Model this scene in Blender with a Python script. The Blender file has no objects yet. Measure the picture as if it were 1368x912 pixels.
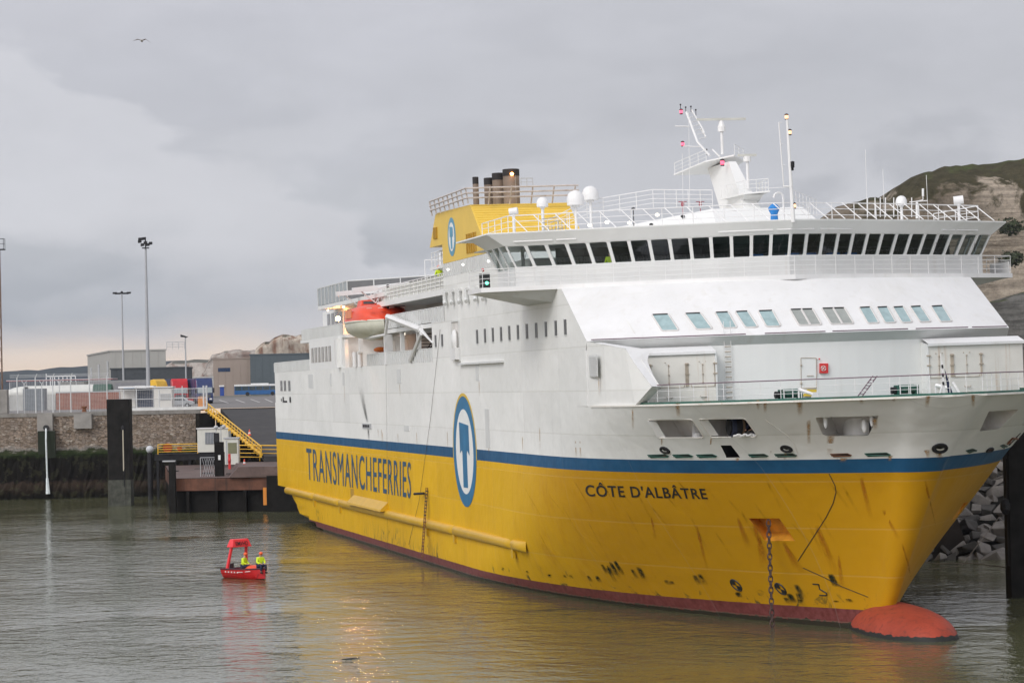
import bpy, bmesh, math, random
import numpy as np
from mathutils import Vector, Matrix
random.seed(7)
HAZE = 0.45e-4
WATER_Z = -0.3
R = math.radians
sc = bpy.context.scene
COL = sc.collection

# ------------------------------------------------------------------ camera
CAM = np.array([0, 0, 12.1706]); FPX = 3600.0
ROLL, PITCH = 0.0217646685, 0.0162487700
_fw = np.array([0, math.cos(PITCH), math.sin(PITCH)])
_up0 = np.array([0, -math.sin(PITCH), math.cos(PITCH)]); _r0 = np.array([1., 0, 0])
_r = _r0*math.cos(ROLL) - _up0*math.sin(ROLL)
_up = _up0*math.cos(ROLL) + _r0*math.sin(ROLL)
cd = bpy.data.cameras.new('camera'); cam = bpy.data.objects.new('camera', cd); COL.objects.link(cam)
cd.sensor_fit = 'HORIZONTAL'; cd.sensor_width = 36; cd.lens = 36*FPX/1368
cd.clip_start = 1; cd.clip_end = 20000
cam.matrix_world = Matrix(((_r[0], _up[0], -_fw[0], CAM[0]), (_r[1], _up[1], -_fw[1], CAM[1]), (_r[2], _up[2], -_fw[2], CAM[2]), (0, 0, 0, 1)))
sc.camera = cam

# ------------------------------------------------------------------ world, sun, exposure
def nn(nt, t, **kw):
    n = nt.nodes.new(t)
    for k, v in kw.items():
        if k == 'ins':
            for a, b in v.items(): n.inputs[a].default_value = b
        else: setattr(n, k, v)
    return n
def ramp(nt, stops, interp='LINEAR'):
    n = nt.nodes.new('ShaderNodeValToRGB'); cr = n.color_ramp; cr.interpolation = interp
    while len(cr.elements) < len(stops): cr.elements.new(0.5)
    for e, (p, c) in zip(cr.elements, stops):
        e.position = p; e.color = (c, c, c, 1) if isinstance(c, (int, float)) else (c[0], c[1], c[2], 1)
    return n
def mathn(nt, op, a, b=None, c=None, clamp=False):
    n = nt.nodes.new('ShaderNodeMath'); n.operation = op; n.use_clamp = clamp
    for i, x in enumerate((a, b, c)):
        if x is None: continue
        if isinstance(x, (int, float)): n.inputs[i].default_value = x
        else: nt.links.new(x, n.inputs[i])
    return n.outputs[0]
def mixc(nt, fac, a, b, mode='MIX'):
    n = nt.nodes.new('ShaderNodeMix'); n.data_type = 'RGBA'; n.blend_type = mode; n.clamp_factor = True
    for i, x in ((0, fac), (6, a), (7, b)):
        if isinstance(x, (int, float)): n.inputs[i].default_value = x
        elif isinstance(x, tuple): n.inputs[i].default_value = (x[0], x[1], x[2], 1)
        else: nt.links.new(x, n.inputs[i])
    return n.outputs[2]
SUN_AZ, SUN_EL = R(217), R(38)          # compass-like: direction the light comes from, measured from +Y clockwise
w = bpy.data.worlds.new('World'); sc.world = w; w.use_nodes = True
nt = w.node_tree; nt.nodes.clear()
out = nt.nodes.new('ShaderNodeOutputWorld'); bg = nt.nodes.new('ShaderNodeBackground')
sky = nn(nt, 'ShaderNodeTexSky', sky_type='NISHITA', sun_disc=False, sun_elevation=SUN_EL, sun_rotation=SUN_AZ)
tc = nt.nodes.new('ShaderNodeTexCoord')
sep = nt.nodes.new('ShaderNodeSeparateXYZ'); nt.links.new(tc.outputs['Generated'], sep.inputs[0])
X_, Y_, Z_ = sep.outputs
mp = nn(nt, 'ShaderNodeMapping'); mp.inputs['Scale'].default_value = (1, 1, 2.4); nt.links.new(tc.outputs['Generated'], mp.inputs[0])
def wnoise(scale, detail, rough=0.55, dist=0.0):
    n = nn(nt, 'ShaderNodeTexNoise', ins={'Scale': scale, 'Detail': detail, 'Roughness': rough, 'Distortion': dist})
    nt.links.new(mp.outputs[0], n.inputs['Vector']); return n.outputs['Fac']
n1 = wnoise(9, 5, 0.5, 0.3); n2 = wnoise(24, 6, 0.55, 0.4); n3 = wnoise(4, 3)
zz = mathn(nt, 'ADD', Z_, mathn(nt, 'MULTIPLY', mathn(nt, 'SUBTRACT', n1, 0.5), 0.036))
zz = mathn(nt, 'ADD', zz, mathn(nt, 'MULTIPLY', mathn(nt, 'SUBTRACT', n2, 0.5), 0.010))
zs = mathn(nt, 'MULTIPLY', zz, 5.0)
grad = ramp(nt, [(0.0, (0.86, 0.66, 0.50)), (0.06, (0.82, 0.68, 0.57)), (0.10, (0.56, 0.53, 0.535)), (0.14, (0.385, 0.41, 0.455)), (0.21, (0.415, 0.435, 0.48)),
                 (0.33, (0.57, 0.58, 0.62)), (0.48, (0.545, 0.55, 0.595)), (0.70, (0.56, 0.562, 0.61)), (1.0, (0.60, 0.60, 0.64))])
nt.links.new(zs, grad.inputs[0])
# the pale peach break in the cloud lies to the left only
warm = mathn(nt, 'MULTIPLY', mathn(nt, 'SUBTRACT', 0.02, X_), 12.0, clamp=True)
cool = ramp(nt, [(0.0, (0.50, 0.50, 0.53)), (0.3, (0.50, 0.505, 0.545)), (1.0, (0.575, 0.575, 0.615))]); nt.links.new(zs, cool.inputs[0])
base = mixc(nt, warm, cool.outputs[0], grad.outputs[0])
# billowing brighter heap of cloud with a defined edge
heap = ramp(nt, [(0.44, 0.0), (0.53, 1.0)]); nt.links.new(wnoise(13, 7, 0.5, 0.2), heap.inputs[0])
hz_ = ramp(nt, [(0.0, 0.0), (0.18, 0.3), (0.34, 1.0), (0.52, 0.25), (1.0, 0.12)]); nt.links.new(zs, hz_.inputs[0])
base = mixc(nt, mathn(nt, 'MULTIPLY', mathn(nt, 'MULTIPLY', heap.outputs[0], hz_.outputs[0]), 0.8), base, (0.66, 0.66, 0.70))
edge_ = mathn(nt, 'ADD', 0.060, mathn(nt, 'MULTIPLY', mathn(nt, 'ADD', X_, 0.05), -0.55))
wob_ = mathn(nt, 'ADD', mathn(nt, 'MULTIPLY', mathn(nt, 'SUBTRACT', wnoise(22, 7, 0.5, 0.2), 0.5), 0.045), mathn(nt, 'MULTIPLY', mathn(nt, 'SUBTRACT', wnoise(70, 5, 0.55), 0.5), 0.010))
dd = mathn(nt, 'ADD', mathn(nt, 'SUBTRACT', edge_, Z_), wob_)
bk_ = ramp(nt, [(0.0, 0.0), (0.035, 0.0), (0.075, 1.0), (0.30, 0.65), (0.60, 0.0)]); nt.links.new(mathn(nt, 'MULTIPLY', dd, 8.0), bk_.inputs[0])
lf_ = mathn(nt, 'MULTIPLY', mathn(nt, 'SUBTRACT', 0.0, X_), 40.0, clamp=True)
base = mixc(nt, mathn(nt, 'MULTIPLY', mathn(nt, 'MULTIPLY', bk_.outputs[0], lf_), 0.85), base, (0.645, 0.645, 0.685))
soft = mathn(nt, 'ADD', 0.80, mathn(nt, 'ADD', mathn(nt, 'MULTIPLY', n3, 0.26), mathn(nt, 'MULTIPLY', n2, 0.16)))
# overhead and behind the viewer the overcast is thinner and brighter
high = ramp(nt, [(0.12, 1.0), (0.32, 1.22), (1.0, 1.15)]); nt.links.new(Z_, high.inputs[0])
back = mathn(nt, 'ADD', 1.0, mathn(nt, 'MULTIPLY', mathn(nt, 'ADD', mathn(nt, 'MULTIPLY', Y_, -0.8), mathn(nt, 'MULTIPLY', X_, -0.6), clamp=True), 1.55))
amt = mathn(nt, 'MULTIPLY', mathn(nt, 'MULTIPLY', soft, high.outputs[0]), back)
vm = nt.nodes.new('ShaderNodeVectorMath'); vm.operation = 'SCALE'; nt.links.new(base, vm.inputs[0]); nt.links.new(mathn(nt, 'MULTIPLY', amt, 10.0), vm.inputs['Scale'])
mx = mixc(nt, 0.95, sky.outputs[0], vm.outputs[0])
nt.links.new(mx, bg.inputs[0]); bg.inputs[1].default_value = 0.1
nt.links.new(bg.outputs[0], out.inputs[0])
sl = bpy.data.lights.new('sun', 'SUN'); sl.energy = 1.25; sl.angle = R(20); sl.color = (1, 0.96, 0.9)
so = bpy.data.objects.new('sun', sl); COL.objects.link(so)
_sd = Vector((math.sin(SUN_AZ)*math.cos(SUN_EL), math.cos(SUN_AZ)*math.cos(SUN_EL), math.sin(SUN_EL)))
so.rotation_euler = _sd.to_track_quat('Z', 'Y').to_euler(); so.location = (0, 0, 80)
sc.view_settings.view_transform = 'Standard'; sc.view_settings.look = 'None'
sc.view_settings.exposure = 0.0; sc.view_settings.gamma = 1.0; sc.view_settings.use_curve_mapping = False

# ------------------------------------------------------------------ where a sight line of the photograph meets a real surface
SO = np.array([-11.54761932, 268.66669282, 0.0]); SF = np.array([0.22080906, -0.97531706, 0.0])
SP = np.array([0.97522161, 0.22078745, 0.01399]); SZ = np.array([-0.01364469, -0.00308912, 0.99990214])
def ray(x, y): return _fw + _r*(x-684)/FPX - _up*(y-456)/FPX
def inter(x, y, n, c):
    d = ray(x, y); t = (c-(CAM-SO)@n)/(d@n); q = CAM+t*d-SO
    return np.array([q@SF, q@SP, q@SZ])
def sd(x, y, Y=-12.1): return inter(x, y, SP, Y)      # lengthwise plane of the ship
def ft(x, y, X): return inter(x, y, SF, X)            # crosswise plane
def fz(x, y, z): return inter(x, y, SZ, z)            # deck level
def wd(x, y, depth):
    d = ray(x, y); return CAM + d*(depth/d[1])
def sray(x, y):
    d = ray(x, y); o = CAM-SO
    return np.array([o@SF, o@SP, o@SZ]), np.array([d@SF, d@SP, d@SZ])

# ------------------------------------------------------------------ materials
MATS = {}
def mat(name, col, rough=0.6, metal=0.0, var=0.12, vscale=1.5, bump=0.0, bscale=8.0, streak=None, sfac=0.35, emit=None, estr=0, spec=0.5, dirt=None, dfac=0.4, dscale=0.6):
    if name in MATS: return MATS[name]
    m = bpy.data.materials.new(name); m.use_nodes = True; nt = m.node_tree
    b = nt.nodes['Principled BSDF']; b.inputs['Roughness'].default_value = rough; b.inputs['Metallic'].default_value = metal
    b.inputs['Specular IOR Level'].default_value = spec
    tc = nt.nodes.new('ShaderNodeTexCoord'); src = tc.outputs['Object']
    n = nn(nt, 'ShaderNodeTexNoise', ins={'Scale': vscale, 'Detail': 6.0, 'Roughness': 0.6}); nt.links.new(src, n.inputs['Vector'])
    lo = tuple(max(0, c*(1-var)) for c in col); hi = tuple(min(1, c*(1+var)) for c in col)
    rp = ramp(nt, [(0.3, lo), (0.7, hi)]); nt.links.new(n.outputs['Fac'], rp.inputs[0]); c = rp.outputs[0]
    if streak:
        mpn = nn(nt, 'ShaderNodeMapping'); mpn.inputs['Scale'].default_value = (2.2, 2.2, 0.16); nt.links.new(src, mpn.inputs[0])
        s = nn(nt, 'ShaderNodeTexNoise', ins={'Scale': 1.0, 'Detail': 5.0, 'Roughness': 0.65}); nt.links.new(mpn.outputs[0], s.inputs['Vector'])
        sr = ramp(nt, [(0.56, 0.0), (0.74, 1.0)]); nt.links.new(s.outputs['Fac'], sr.inputs[0])
        c = mixc(nt, mathn(nt, 'MULTIPLY', sr.outputs[0], sfac), c, streak)
    if dirt:
        s = nn(nt, 'ShaderNodeTexNoise', ins={'Scale': dscale, 'Detail': 8.0, 'Roughness': 0.7, 'Distortion': 0.5}); nt.links.new(src, s.inputs['Vector'])
        sr = ramp(nt, [(0.5, 0.0), (0.66, 1.0)]); nt.links.new(s.outputs['Fac'], sr.inputs[0])
        c = mixc(nt, mathn(nt, 'MULTIPLY', sr.outputs[0], dfac), c, dirt)
    nt.links.new(c, b.inputs['Base Color'])
    if bump:
        bn = nn(nt, 'ShaderNodeTexNoise', ins={'Scale': bscale, 'Detail': 6.0}); nt.links.new(src, bn.inputs['Vector'])
        bp = nn(nt, 'ShaderNodeBump', ins={'Strength': 0.6, 'Distance': bump}); nt.links.new(bn.outputs['Fac'], bp.inputs['Height']); nt.links.new(bp.outputs[0], b.inputs['Normal'])
    if emit:
        b.inputs['Emission Color'].default_value = (*emit, 1); b.inputs['Emission Strength'].default_value = estr
    MATS[name] = m; return m
def glass(name, tint, clear=0.6, rough=0.03):
    m = bpy.data.materials.new(name); m.use_nodes = True; nt = m.node_tree; nt.nodes.clear()
    o = nt.nodes.new('ShaderNodeOutputMaterial'); t = nn(nt, 'ShaderNodeBsdfTransparent'); t.inputs[0].default_value = (*tint, 1)
    g = nn(nt, 'ShaderNodeBsdfGlossy', ins={'Roughness': rough}); g.inputs[0].default_value = (0.9, 0.95, 1, 1)
    lw = nn(nt, 'ShaderNodeLayerWeight', ins={'Blend': 0.5}); ms = nt.nodes.new('ShaderNodeMixShader'); fr_ = mathn(nt, 'ADD', 0.045, mathn(nt, 'MULTIPLY', mathn(nt, 'POWER', lw.outputs['Facing'], 4.0), 0.85), clamp=True)
    nt.links.new(fr_, ms.inputs[0]); nt.links.new(t.outputs[0], ms.inputs[1]); nt.links.new(g.outputs[0], ms.inputs[2]); nt.links.new(ms.outputs[0], o.inputs[0])
    return m

def hull_paint():
    m = bpy.data.materials.new('hull_paint'); m.use_nodes = True; nt = m.node_tree; b = nt.nodes['Principled BSDF']
    tc = nt.nodes.new('ShaderNodeTexCoord'); src = tc.outputs['Object']
    sp = nt.nodes.new('ShaderNodeSeparateXYZ'); nt.links.new(src, sp.inputs[0]); X, Y, Z = sp.outputs
    def noise(scale, sx=1, sy=1, sz=1, detail=6.0, rough=0.6, dist=0.0):
        mpn = nn(nt, 'ShaderNodeMapping'); mpn.inputs['Scale'].default_value = (sx, sy, sz); nt.links.new(src, mpn.inputs[0])
        n = nn(nt, 'ShaderNodeTexNoise', ins={'Scale': scale, 'Detail': detail, 'Roughness': rough, 'Distortion': dist}); nt.links.new(mpn.outputs[0], n.inputs['Vector']); return n.outputs['Fac']
    def rp(x, *st):
        r = ramp(nt, list(st)); nt.links.new(x, r.inputs[0]); return r.outputs[0]
    big = noise(0.12); mid = noise(0.8); fine = noise(3.0, 1, 1, 1)
    streak = noise(1.0, 2.0, 2.0, 0.14, 5.0, 0.65)
    streak2 = noise(1.0, 0.9, 0.9, 0.10, 6.0, 0.7, 0.4)
    white = rp(big, (0.35, (0.71, 0.715, 0.69)), (0.65, (0.78, 0.78, 0.755)))
    yellow = rp(big, (0.32, (0.66, 0.375, 0.004)), (0.68, (0.74, 0.435, 0.008)))
    blue = rp(mid, (0.3, (0.013, 0.075, 0.165)), (0.7, (0.02, 0.10, 0.21)))
    red = rp(fine, (0.35, (0.13, 0.032, 0.028)), (0.65, (0.20, 0.058, 0.054)))
    # strakes of plating, each a touch different
    plate = mathn(nt, 'FRACT', mathn(nt, 'MULTIPLY', Z, 0.42))
    seam = mathn(nt, 'LESS_THAN', plate, 0.03)
    wn = nn(nt, 'ShaderNodeTexWhiteNoise', noise_dimensions='2D')
    cx = nt.nodes.new('ShaderNodeCombineXYZ'); nt.links.new(mathn(nt, 'FLOOR', mathn(nt, 'MULTIPLY', X, 0.11)), cx.inputs[0]); nt.links.new(mathn(nt, 'FLOOR', mathn(nt, 'MULTIPLY', Z, 0.42)), cx.inputs[1])
    nt.links.new(cx.outputs[0], wn.inputs['Vector'])
    pv = mathn(nt, 'ADD', 0.945, mathn(nt, 'MULTIPLY', wn.outputs['Value'], 0.085))
    vs_ = mathn(nt, 'LESS_THAN', mathn(nt, 'FRACT', mathn(nt, 'MULTIPLY', X, 0.11)), 0.006)
    # grime on the white: grey rain streaks, then rust
    gs = rp(streak, (0.5, 0.0), (0.75, 1.0))
    white = mixc(nt, mathn(nt, 'MULTIPLY', gs, 0.10), white, (0.42, 0.42, 0.40))
    rs = rp(streak2, (0.66, 0.0), (0.78, 1.0))
    white = mixc(nt, mathn(nt, 'MULTIPLY', rs, 0.30), white, (0.42, 0.22, 0.09))
    # orange scrapes in patches, then an even darker ochre, both growing towards the bow
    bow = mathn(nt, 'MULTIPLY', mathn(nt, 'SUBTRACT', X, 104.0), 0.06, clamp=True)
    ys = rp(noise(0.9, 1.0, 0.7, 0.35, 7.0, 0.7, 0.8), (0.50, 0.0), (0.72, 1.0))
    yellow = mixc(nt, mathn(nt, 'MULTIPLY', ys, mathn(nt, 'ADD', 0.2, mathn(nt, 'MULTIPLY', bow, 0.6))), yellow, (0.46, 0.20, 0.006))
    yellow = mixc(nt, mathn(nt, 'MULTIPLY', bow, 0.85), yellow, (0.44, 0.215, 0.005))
    # rub marks close above the boot topping: black-green scuffs and vertical dirt
    low = mathn(nt, 'SUBTRACT', 1.0, mathn(nt, 'MULTIPLY', mathn(nt, 'SUBTRACT', Z, 0.7), 0.75), clamp=True)
    sc1 = rp(noise(0.55, 1, 1, 0.9, 9.0, 0.72, 1.2), (0.585, 0.0), (0.63, 1.0))
    yellow = mixc(nt, mathn(nt, 'MULTIPLY', mathn(nt, 'MULTIPLY', sc1, low), 0.85), yellow, (0.03, 0.045, 0.02))
    bars = rp(noise(3.2, 1, 1, 0.25, 3.0), (0.5, 0.0), (0.6, 1.0))
    mida = mathn(nt, 'MULTIPLY', mathn(nt, 'MULTIPLY', mathn(nt, 'LESS_THAN', X, 82.0), mathn(nt, 'GREATER_THAN', X, 50.0)), low)
    yellow = mixc(nt, mathn(nt, 'MULTIPLY', mathn(nt, 'MULTIPLY', bars, mida), 0.45), yellow, (0.16, 0.12, 0.04))
    wob = mathn(nt, 'MULTIPLY', mathn(nt, 'SUBTRACT', mid, 0.5), 0.05)
    z2 = mathn(nt, 'ADD', Z, wob)
    # weed line at the water
    weedz = mathn(nt, 'ADD', -0.25, mathn(nt, 'MULTIPLY', fine, 0.55))
    c = mixc(nt, mathn(nt, 'GREATER_THAN', Z, weedz), (0.035, 0.03, 0.02), red)
    rscr = rp(noise(1.2, 1, 1, 0.5, 8.0, 0.75, 0.6), (0.58, 0.0), (0.66, 1.0))
    c = mixc(nt, mathn(nt, 'MULTIPLY', rscr, 0.5), c, (0.10, 0.03, 0.025))
    c = mixc(nt, mathn(nt, 'GREATER_THAN', z2, mathn(nt, 'ADD', 0.52, mathn(nt, 'MULTIPLY', mathn(nt, 'MULTIPLY', mathn(nt, 'SUBTRACT', X, 100.0), 0.025, clamp=True), 0.22))), c, yellow)
    c = mixc(nt, mathn(nt, 'GREATER_THAN', Z, 7.6), c, blue)
    c = mixc(nt, mathn(nt, 'GREATER_THAN', Z, 8.29), c, white)
    pc = nt.nodes.new('ShaderNodeCombineXYZ')
    for i in range(3): nt.links.new(pv, pc.inputs[i])
    c = mixc(nt, 1.0, c, pc.outputs[0], 'MULTIPLY')
    c = mixc(nt, mathn(nt, 'MULTIPLY', seam, 0.05), c, (0.9, 0.85, 0.6))
    c = mixc(nt, mathn(nt, 'MULTIPLY', mathn(nt, 'MAXIMUM', vs_, mathn(nt, 'MULTIPLY', seam, mathn(nt, 'GREATER_THAN', Z, 8.3))), 0.16), c, (0.3, 0.3, 0.28))
    nt.links.new(c, b.inputs['Base Color'])
    b.inputs['Roughness'].default_value = 0.5; b.inputs['Specular IOR Level'].default_value = 0.2
    hb1 = mathn(nt, 'ADD', mathn(nt, 'MULTIPLY', noise(0.55, 1, 1, 1, 2.0), 1.0), mathn(nt, 'MULTIPLY', seam, -0.12))
    bp = nn(nt, 'ShaderNodeBump', ins={'Strength': 0.55, 'Distance': 0.15}); nt.links.new(hb1, bp.inputs['Height']); nt.links.new(bp.outputs[0], b.inputs['Normal'])
    return m
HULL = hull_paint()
WHITE = mat('ship_white', (0.74, 0.745, 0.73), 0.45, var=0.04, vscale=0.3, streak=(0.5, 0.43, 0.34), sfac=0.09, bump=0.02, bscale=0.7)
WHITE2 = mat('fresh_white', (0.725, 0.725, 0.72), 0.4, var=0.045, vscale=0.5, streak=(0.55, 0.52, 0.45), sfac=0.3, dirt=(.62, .61, .57), dfac=.35, dscale=.35)
GREYW = mat('ship_grey_white', (0.60, 0.61, 0.60), 0.5, var=0.06, vscale=0.5, streak=(0.35, 0.28, 0.2), sfac=0.2)
INNER = mat('recess_grey', (0.62, 0.60, 0.57), 0.6, var=0.12, vscale=0.9, streak=(0.35, 0.17, 0.08), sfac=0.3)
RUSTW = mat('rust_stained_white', (0.70, 0.68, 0.63), 0.55, var=0.06, streak=(0.42, 0.25, 0.12), sfac=0.55, vscale=0.9)
YEL = mat('funnel_yellow', (0.74, 0.50, 0.07), 0.45, var=0.05, vscale=0.5, streak=(0.45, 0.3, 0.06), sfac=0.25)
YELH = mat('strake_yellow', (0.58, 0.34, 0.007), 0.4, var=0.08, vscale=0.8, streak=(0.4, 0.22, 0.03), sfac=0.35)
OCH = mat('louvre_ochre', (0.42, 0.24, 0.02), 0.6)
BLUE = mat('logo_blue', (0.02, 0.15, 0.30), 0.5, var=0.15, vscale=1.2)
SKYB = mat('logo_pale_blue', (0.10, 0.30, 0.44), 0.5)
LOGOW = mat('logo_white', (0.76, 0.77, 0.75), 0.5, var=0.04)
LETB = mat('letter_blue', (0.018, 0.075, 0.15), 0.5, var=0.15, vscale=2, dirt=(0.10, 0.12, 0.10), dfac=0.3)
BLACK = mat('black_paint', (0.012, 0.012, 0.013), 0.5)
DARK = mat('dark_steel', (0.024, 0.024, 0.026), 0.6, var=0.3, spec=.2)
GREEN = mat('deck_green', (0.015, 0.09, 0.065), 0.55, var=0.2, dirt=(0.15, 0.08, 0.04), dfac=0.3)
RED = mat('signal_red', (0.62, 0.03, 0.03), 0.4, var=0.06)
ORANGE = mat('orange_red', (0.72, 0.07, 0.025), 0.35, var=0.08, vscale=1.2)
RUST = mat('rust', (0.16, 0.065, 0.03), 0.85, var=0.45, vscale=2.5, bump=0.02)
CHAIN = mat('chain_rust', (0.075, 0.045, 0.04), 0.8, var=0.4, vscale=4)
WIRE = mat('railing_wire', (0.16, 0.10, 0.13), 0.6)
BROWNP = mat('exhaust_brown', (0.20, 0.155, 0.125), 0.6, var=0.2, vscale=1.0, streak=(0.06, 0.045, 0.04), sfac=0.6)
SOOT = mat('soot_black', (0.02, 0.018, 0.02), 0.8)
GLASSD = glass('bridge_glass', (0.62, 0.68, 0.68))
GLASSB = mat('curtained_glass', (0.30, 0.41, 0.42), 0.12, var=0.14, vscale=2.5, streak=(0.5, 0.6, 0.6), sfac=0.3)
GLASSG = mat('grey_curtained_glass', (0.30, 0.32, 0.30), 0.15, var=0.1, vscale=2.5)
PANE = mat('dark_pane', (0.10, 0.115, 0.125), 0.1, var=0.3, vscale=1)
SLIT = mat('slit_glass', (0.055, 0.06, 0.062), 0.3, var=0.2)
SCREEN = mat('screen_glass', (0.27, 0.30, 0.30), 0.12, var=0.08)
SCREEND = mat('smoked_glass', (0.12, 0.125, 0.13), 0.12, var=0.1)
STEEL = mat('galvanised', (0.42, 0.43, 0.44), 0.5, var=0.1)
LAMPW = mat('deck_lamp_white', (1, 0.9, 0.7), emit=(1, 0.92, 0.75), estr=1.6)
LAMPO = mat('deck_lamp_orange', (1, 0.5, 0.2), emit=(1, 0.40, 0.09), estr=30)
LAMPX = mat('strong_lamp_orange', (1, 0.5, 0.2), emit=(1, 0.40, 0.12), estr=160)
LAMPR = mat('red_lamp', (0.9, 0.1, 0.15), emit=(1, 0.12, 0.22), estr=1.6)
LAMPG = mat('green_lamp', (0.1, 0.8, 0.5), emit=(0.15, 1, 0.6), estr=3)
HIVIS = mat('hi_vis_yellow', (0.62, 0.80, 0.02), 0.7, var=0.1, vscale=8)
NAVY = mat('navy_cloth', (0.012, 0.018, 0.05), 0.8, var=0.3, vscale=6)
CAPB = mat('cap_blue', (0.02, 0.05, 0.35), 0.6)
SKIN = mat('skin', (0.52, 0.30, 0.20), 0.55, var=0.05)
ROPE = mat('rope', (0.10, 0.08, 0.06), 0.9)
LOGOY = mat('logo_yellow_rim', (0.62, 0.42, 0.05), 0.5)

# ------------------------------------------------------------------ mesh builder
class MB:
    def __init__(s): s.v = []; s.f = []; s.m = []
    def add(s, vs, fs, mi=0):
        o = len(s.v); s.v += [tuple(float(c) for c in p) for p in vs]; s.f += [tuple(i+o for i in f) for f in fs]; s.m += [mi]*len(fs); return s
    def box(s, x0, x1, y0, y1, z0, z1, mi=0):
        x0, x1 = min(x0, x1), max(x0, x1); y0, y1 = min(y0, y1), max(y0, y1); z0, z1 = min(z0, z1), max(z0, z1)
        return s.add([(x0,y0,z0),(x1,y0,z0),(x1,y1,z0),(x0,y1,z0),(x0,y0,z1),(x1,y0,z1),(x1,y1,z1),(x0,y1,z1)],
                     [(0,3,2,1),(4,5,6,7),(0,1,5,4),(1,2,6,5),(2,3,7,6),(3,0,4,7)], mi)
    def hexa(s, p, mi=0):   # 8 corners, bottom four then top four
        return s.add(p, [(0,3,2,1),(4,5,6,7),(0,1,5,4),(1,2,6,5),(2,3,7,6),(3,0,4,7)], mi)
    def prism(s, pts, off, mi=0):   # 3-D polygon extruded by vector
        n = len(pts); a = [np.array(p, float) for p in pts]; b = [p+np.array(off, float) for p in a]
        return s.add(a+b, [tuple(range(n))[::-1], tuple(range(n, 2*n))]+[(i, (i+1) % n, n+(i+1) % n, n+i) for i in range(n)], mi)
    def tube(s, p, q, r, n=6, r2=None, mi=0):
        p = np.array(p, float); q = np.array(q, float); r2 = r if r2 is None else r2; d = q-p; L = np.linalg.norm(d)
        if L < 1e-6: return s
        d /= L; a = np.cross(d, (0, 0, 1) if abs(d[2]) < 0.9 else (1, 0, 0)); a /= np.linalg.norm(a); b = np.cross(d, a)
        vs = [p+r*(a*math.cos(t)+b*math.sin(t)) for t in [2*math.pi*i/n for i in range(n)]]+[q+r2*(a*math.cos(t)+b*math.sin(t)) for t in [2*math.pi*i/n for i in range(n)]]
        return s.add(vs, [tuple(range(n))[::-1], tuple(range(n, 2*n))]+[(i, (i+1) % n, n+(i+1) % n, n+i) for i in range(n)], mi)
    def path(s, pts, r, n=6, mi=0):
        for a, b in zip(pts, pts[1:]): s.tube(a, b, r, n, mi=mi)
        return s
    def lathe(s, prof, o=(0,0,0), n=16, mi=0, axis=2, cap=True):   # prof: (radius, height)
        vs = []; fs = []; o = np.array(o, float)
        for rr, h in prof:
            for i in range(n):
                t = 2*math.pi*i/n; p = [rr*math.cos(t), rr*math.sin(t), h]
                if axis == 0: p = [p[2], p[0], p[1]]
                if axis == 1: p = [p[1], p[2], p[0]]
                vs.append(o+np.array(p))
        for j in range(len(prof)-1):
            for i in range(n): fs.append((j*n+i, j*n+(i+1) % n, (j+1)*n+(i+1) % n, (j+1)*n+i))
        if cap: fs += [tuple(range(n))[::-1], tuple(range((len(prof)-1)*n, len(prof)*n))]
        return s.add(vs, fs, mi)
    def ball(s, c, r, n=12, mi=0):
        r = (r, r, r) if isinstance(r, (int, float)) else r; k = n//2+1
        prof = [(math.sin(math.pi*j/(k-1)) or 1e-4, -math.cos(math.pi*j/(k-1))) for j in range(k)]
        vs = []; fs = []
        for rr, h in prof:
            for i in range(n):
                t = 2*math.pi*i/n; vs.append((c[0]+r[0]*rr*math.cos(t), c[1]+r[1]*rr*math.sin(t), c[2]+r[2]*h))
        for j in range(k-1):
            for i in range(n): fs.append((j*n+i, j*n+(i+1) % n, (j+1)*n+(i+1) % n, (j+1)*n+i))
        return s.add(vs, fs, mi)
    def grid(s, P, mi=0, flip=False):   # P[i][j] points
        a = len(P); b = len(P[0]); vs = [p for row in P for p in row]
        fs = [(i*b+j, (i+1)*b+j, (i+1)*b+j+1, i*b+j+1) for i in range(a-1) for j in range(b-1)]
        if flip: fs = [f[::-1] for f in fs]
        return s.add(vs, fs, mi)
    def rail(s, pts, h, step=1.5, r=0.03, n=3, rp=None, up=(0,0,1), mi=0):
        up = np.array(up, float); pts = [np.array(p, float) for p in pts]
        for k in range(1, n+1):
            o = up*h*k/n; s.path([p+o for p in pts], r*(1.2 if k == n else 0.8), 5, mi)
        for a, b in zip(pts, pts[1:]):
            L = np.linalg.norm(b-a); m = max(1, int(round(L/step)))
            for i in range(m): q = a+(b-a)*i/m; s.tube(q, q+up*h, rp or r, 5, mi=mi)
        s.tube(pts[-1], pts[-1]+up*h, rp or r, 5, mi=mi); return s
    def build(s, name, mats, parent=None, smooth=False, label=None, kind=None, bevel=0, sharp=35):
        me = bpy.data.meshes.new(name); me.from_pydata(s.v, [], s.f); mats = mats if isinstance(mats, (list, tuple)) else [mats]
        for m in mats: me.materials.append(m)
        me.polygons.foreach_set('material_index', s.m)
        bm = bmesh.new(); bm.from_mesh(me); bmesh.ops.recalc_face_normals(bm, faces=bm.faces); bm.to_mesh(me); bm.free()
        if smooth:
            me.polygons.foreach_set('use_smooth', [True]*len(me.polygons)); me.set_sharp_from_angle(angle=R(sharp))
        me.update()
        o = bpy.data.objects.new(name, me); COL.objects.link(o)
        if parent: o.parent = parent
        if bevel:
            b = o.modifiers.new('bevel', 'BEVEL'); b.width = bevel; b.segments = 2; b.limit_method = 'ANGLE'
        if label: o['label'] = label
        if kind: o['kind'] = kind
        return o
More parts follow.
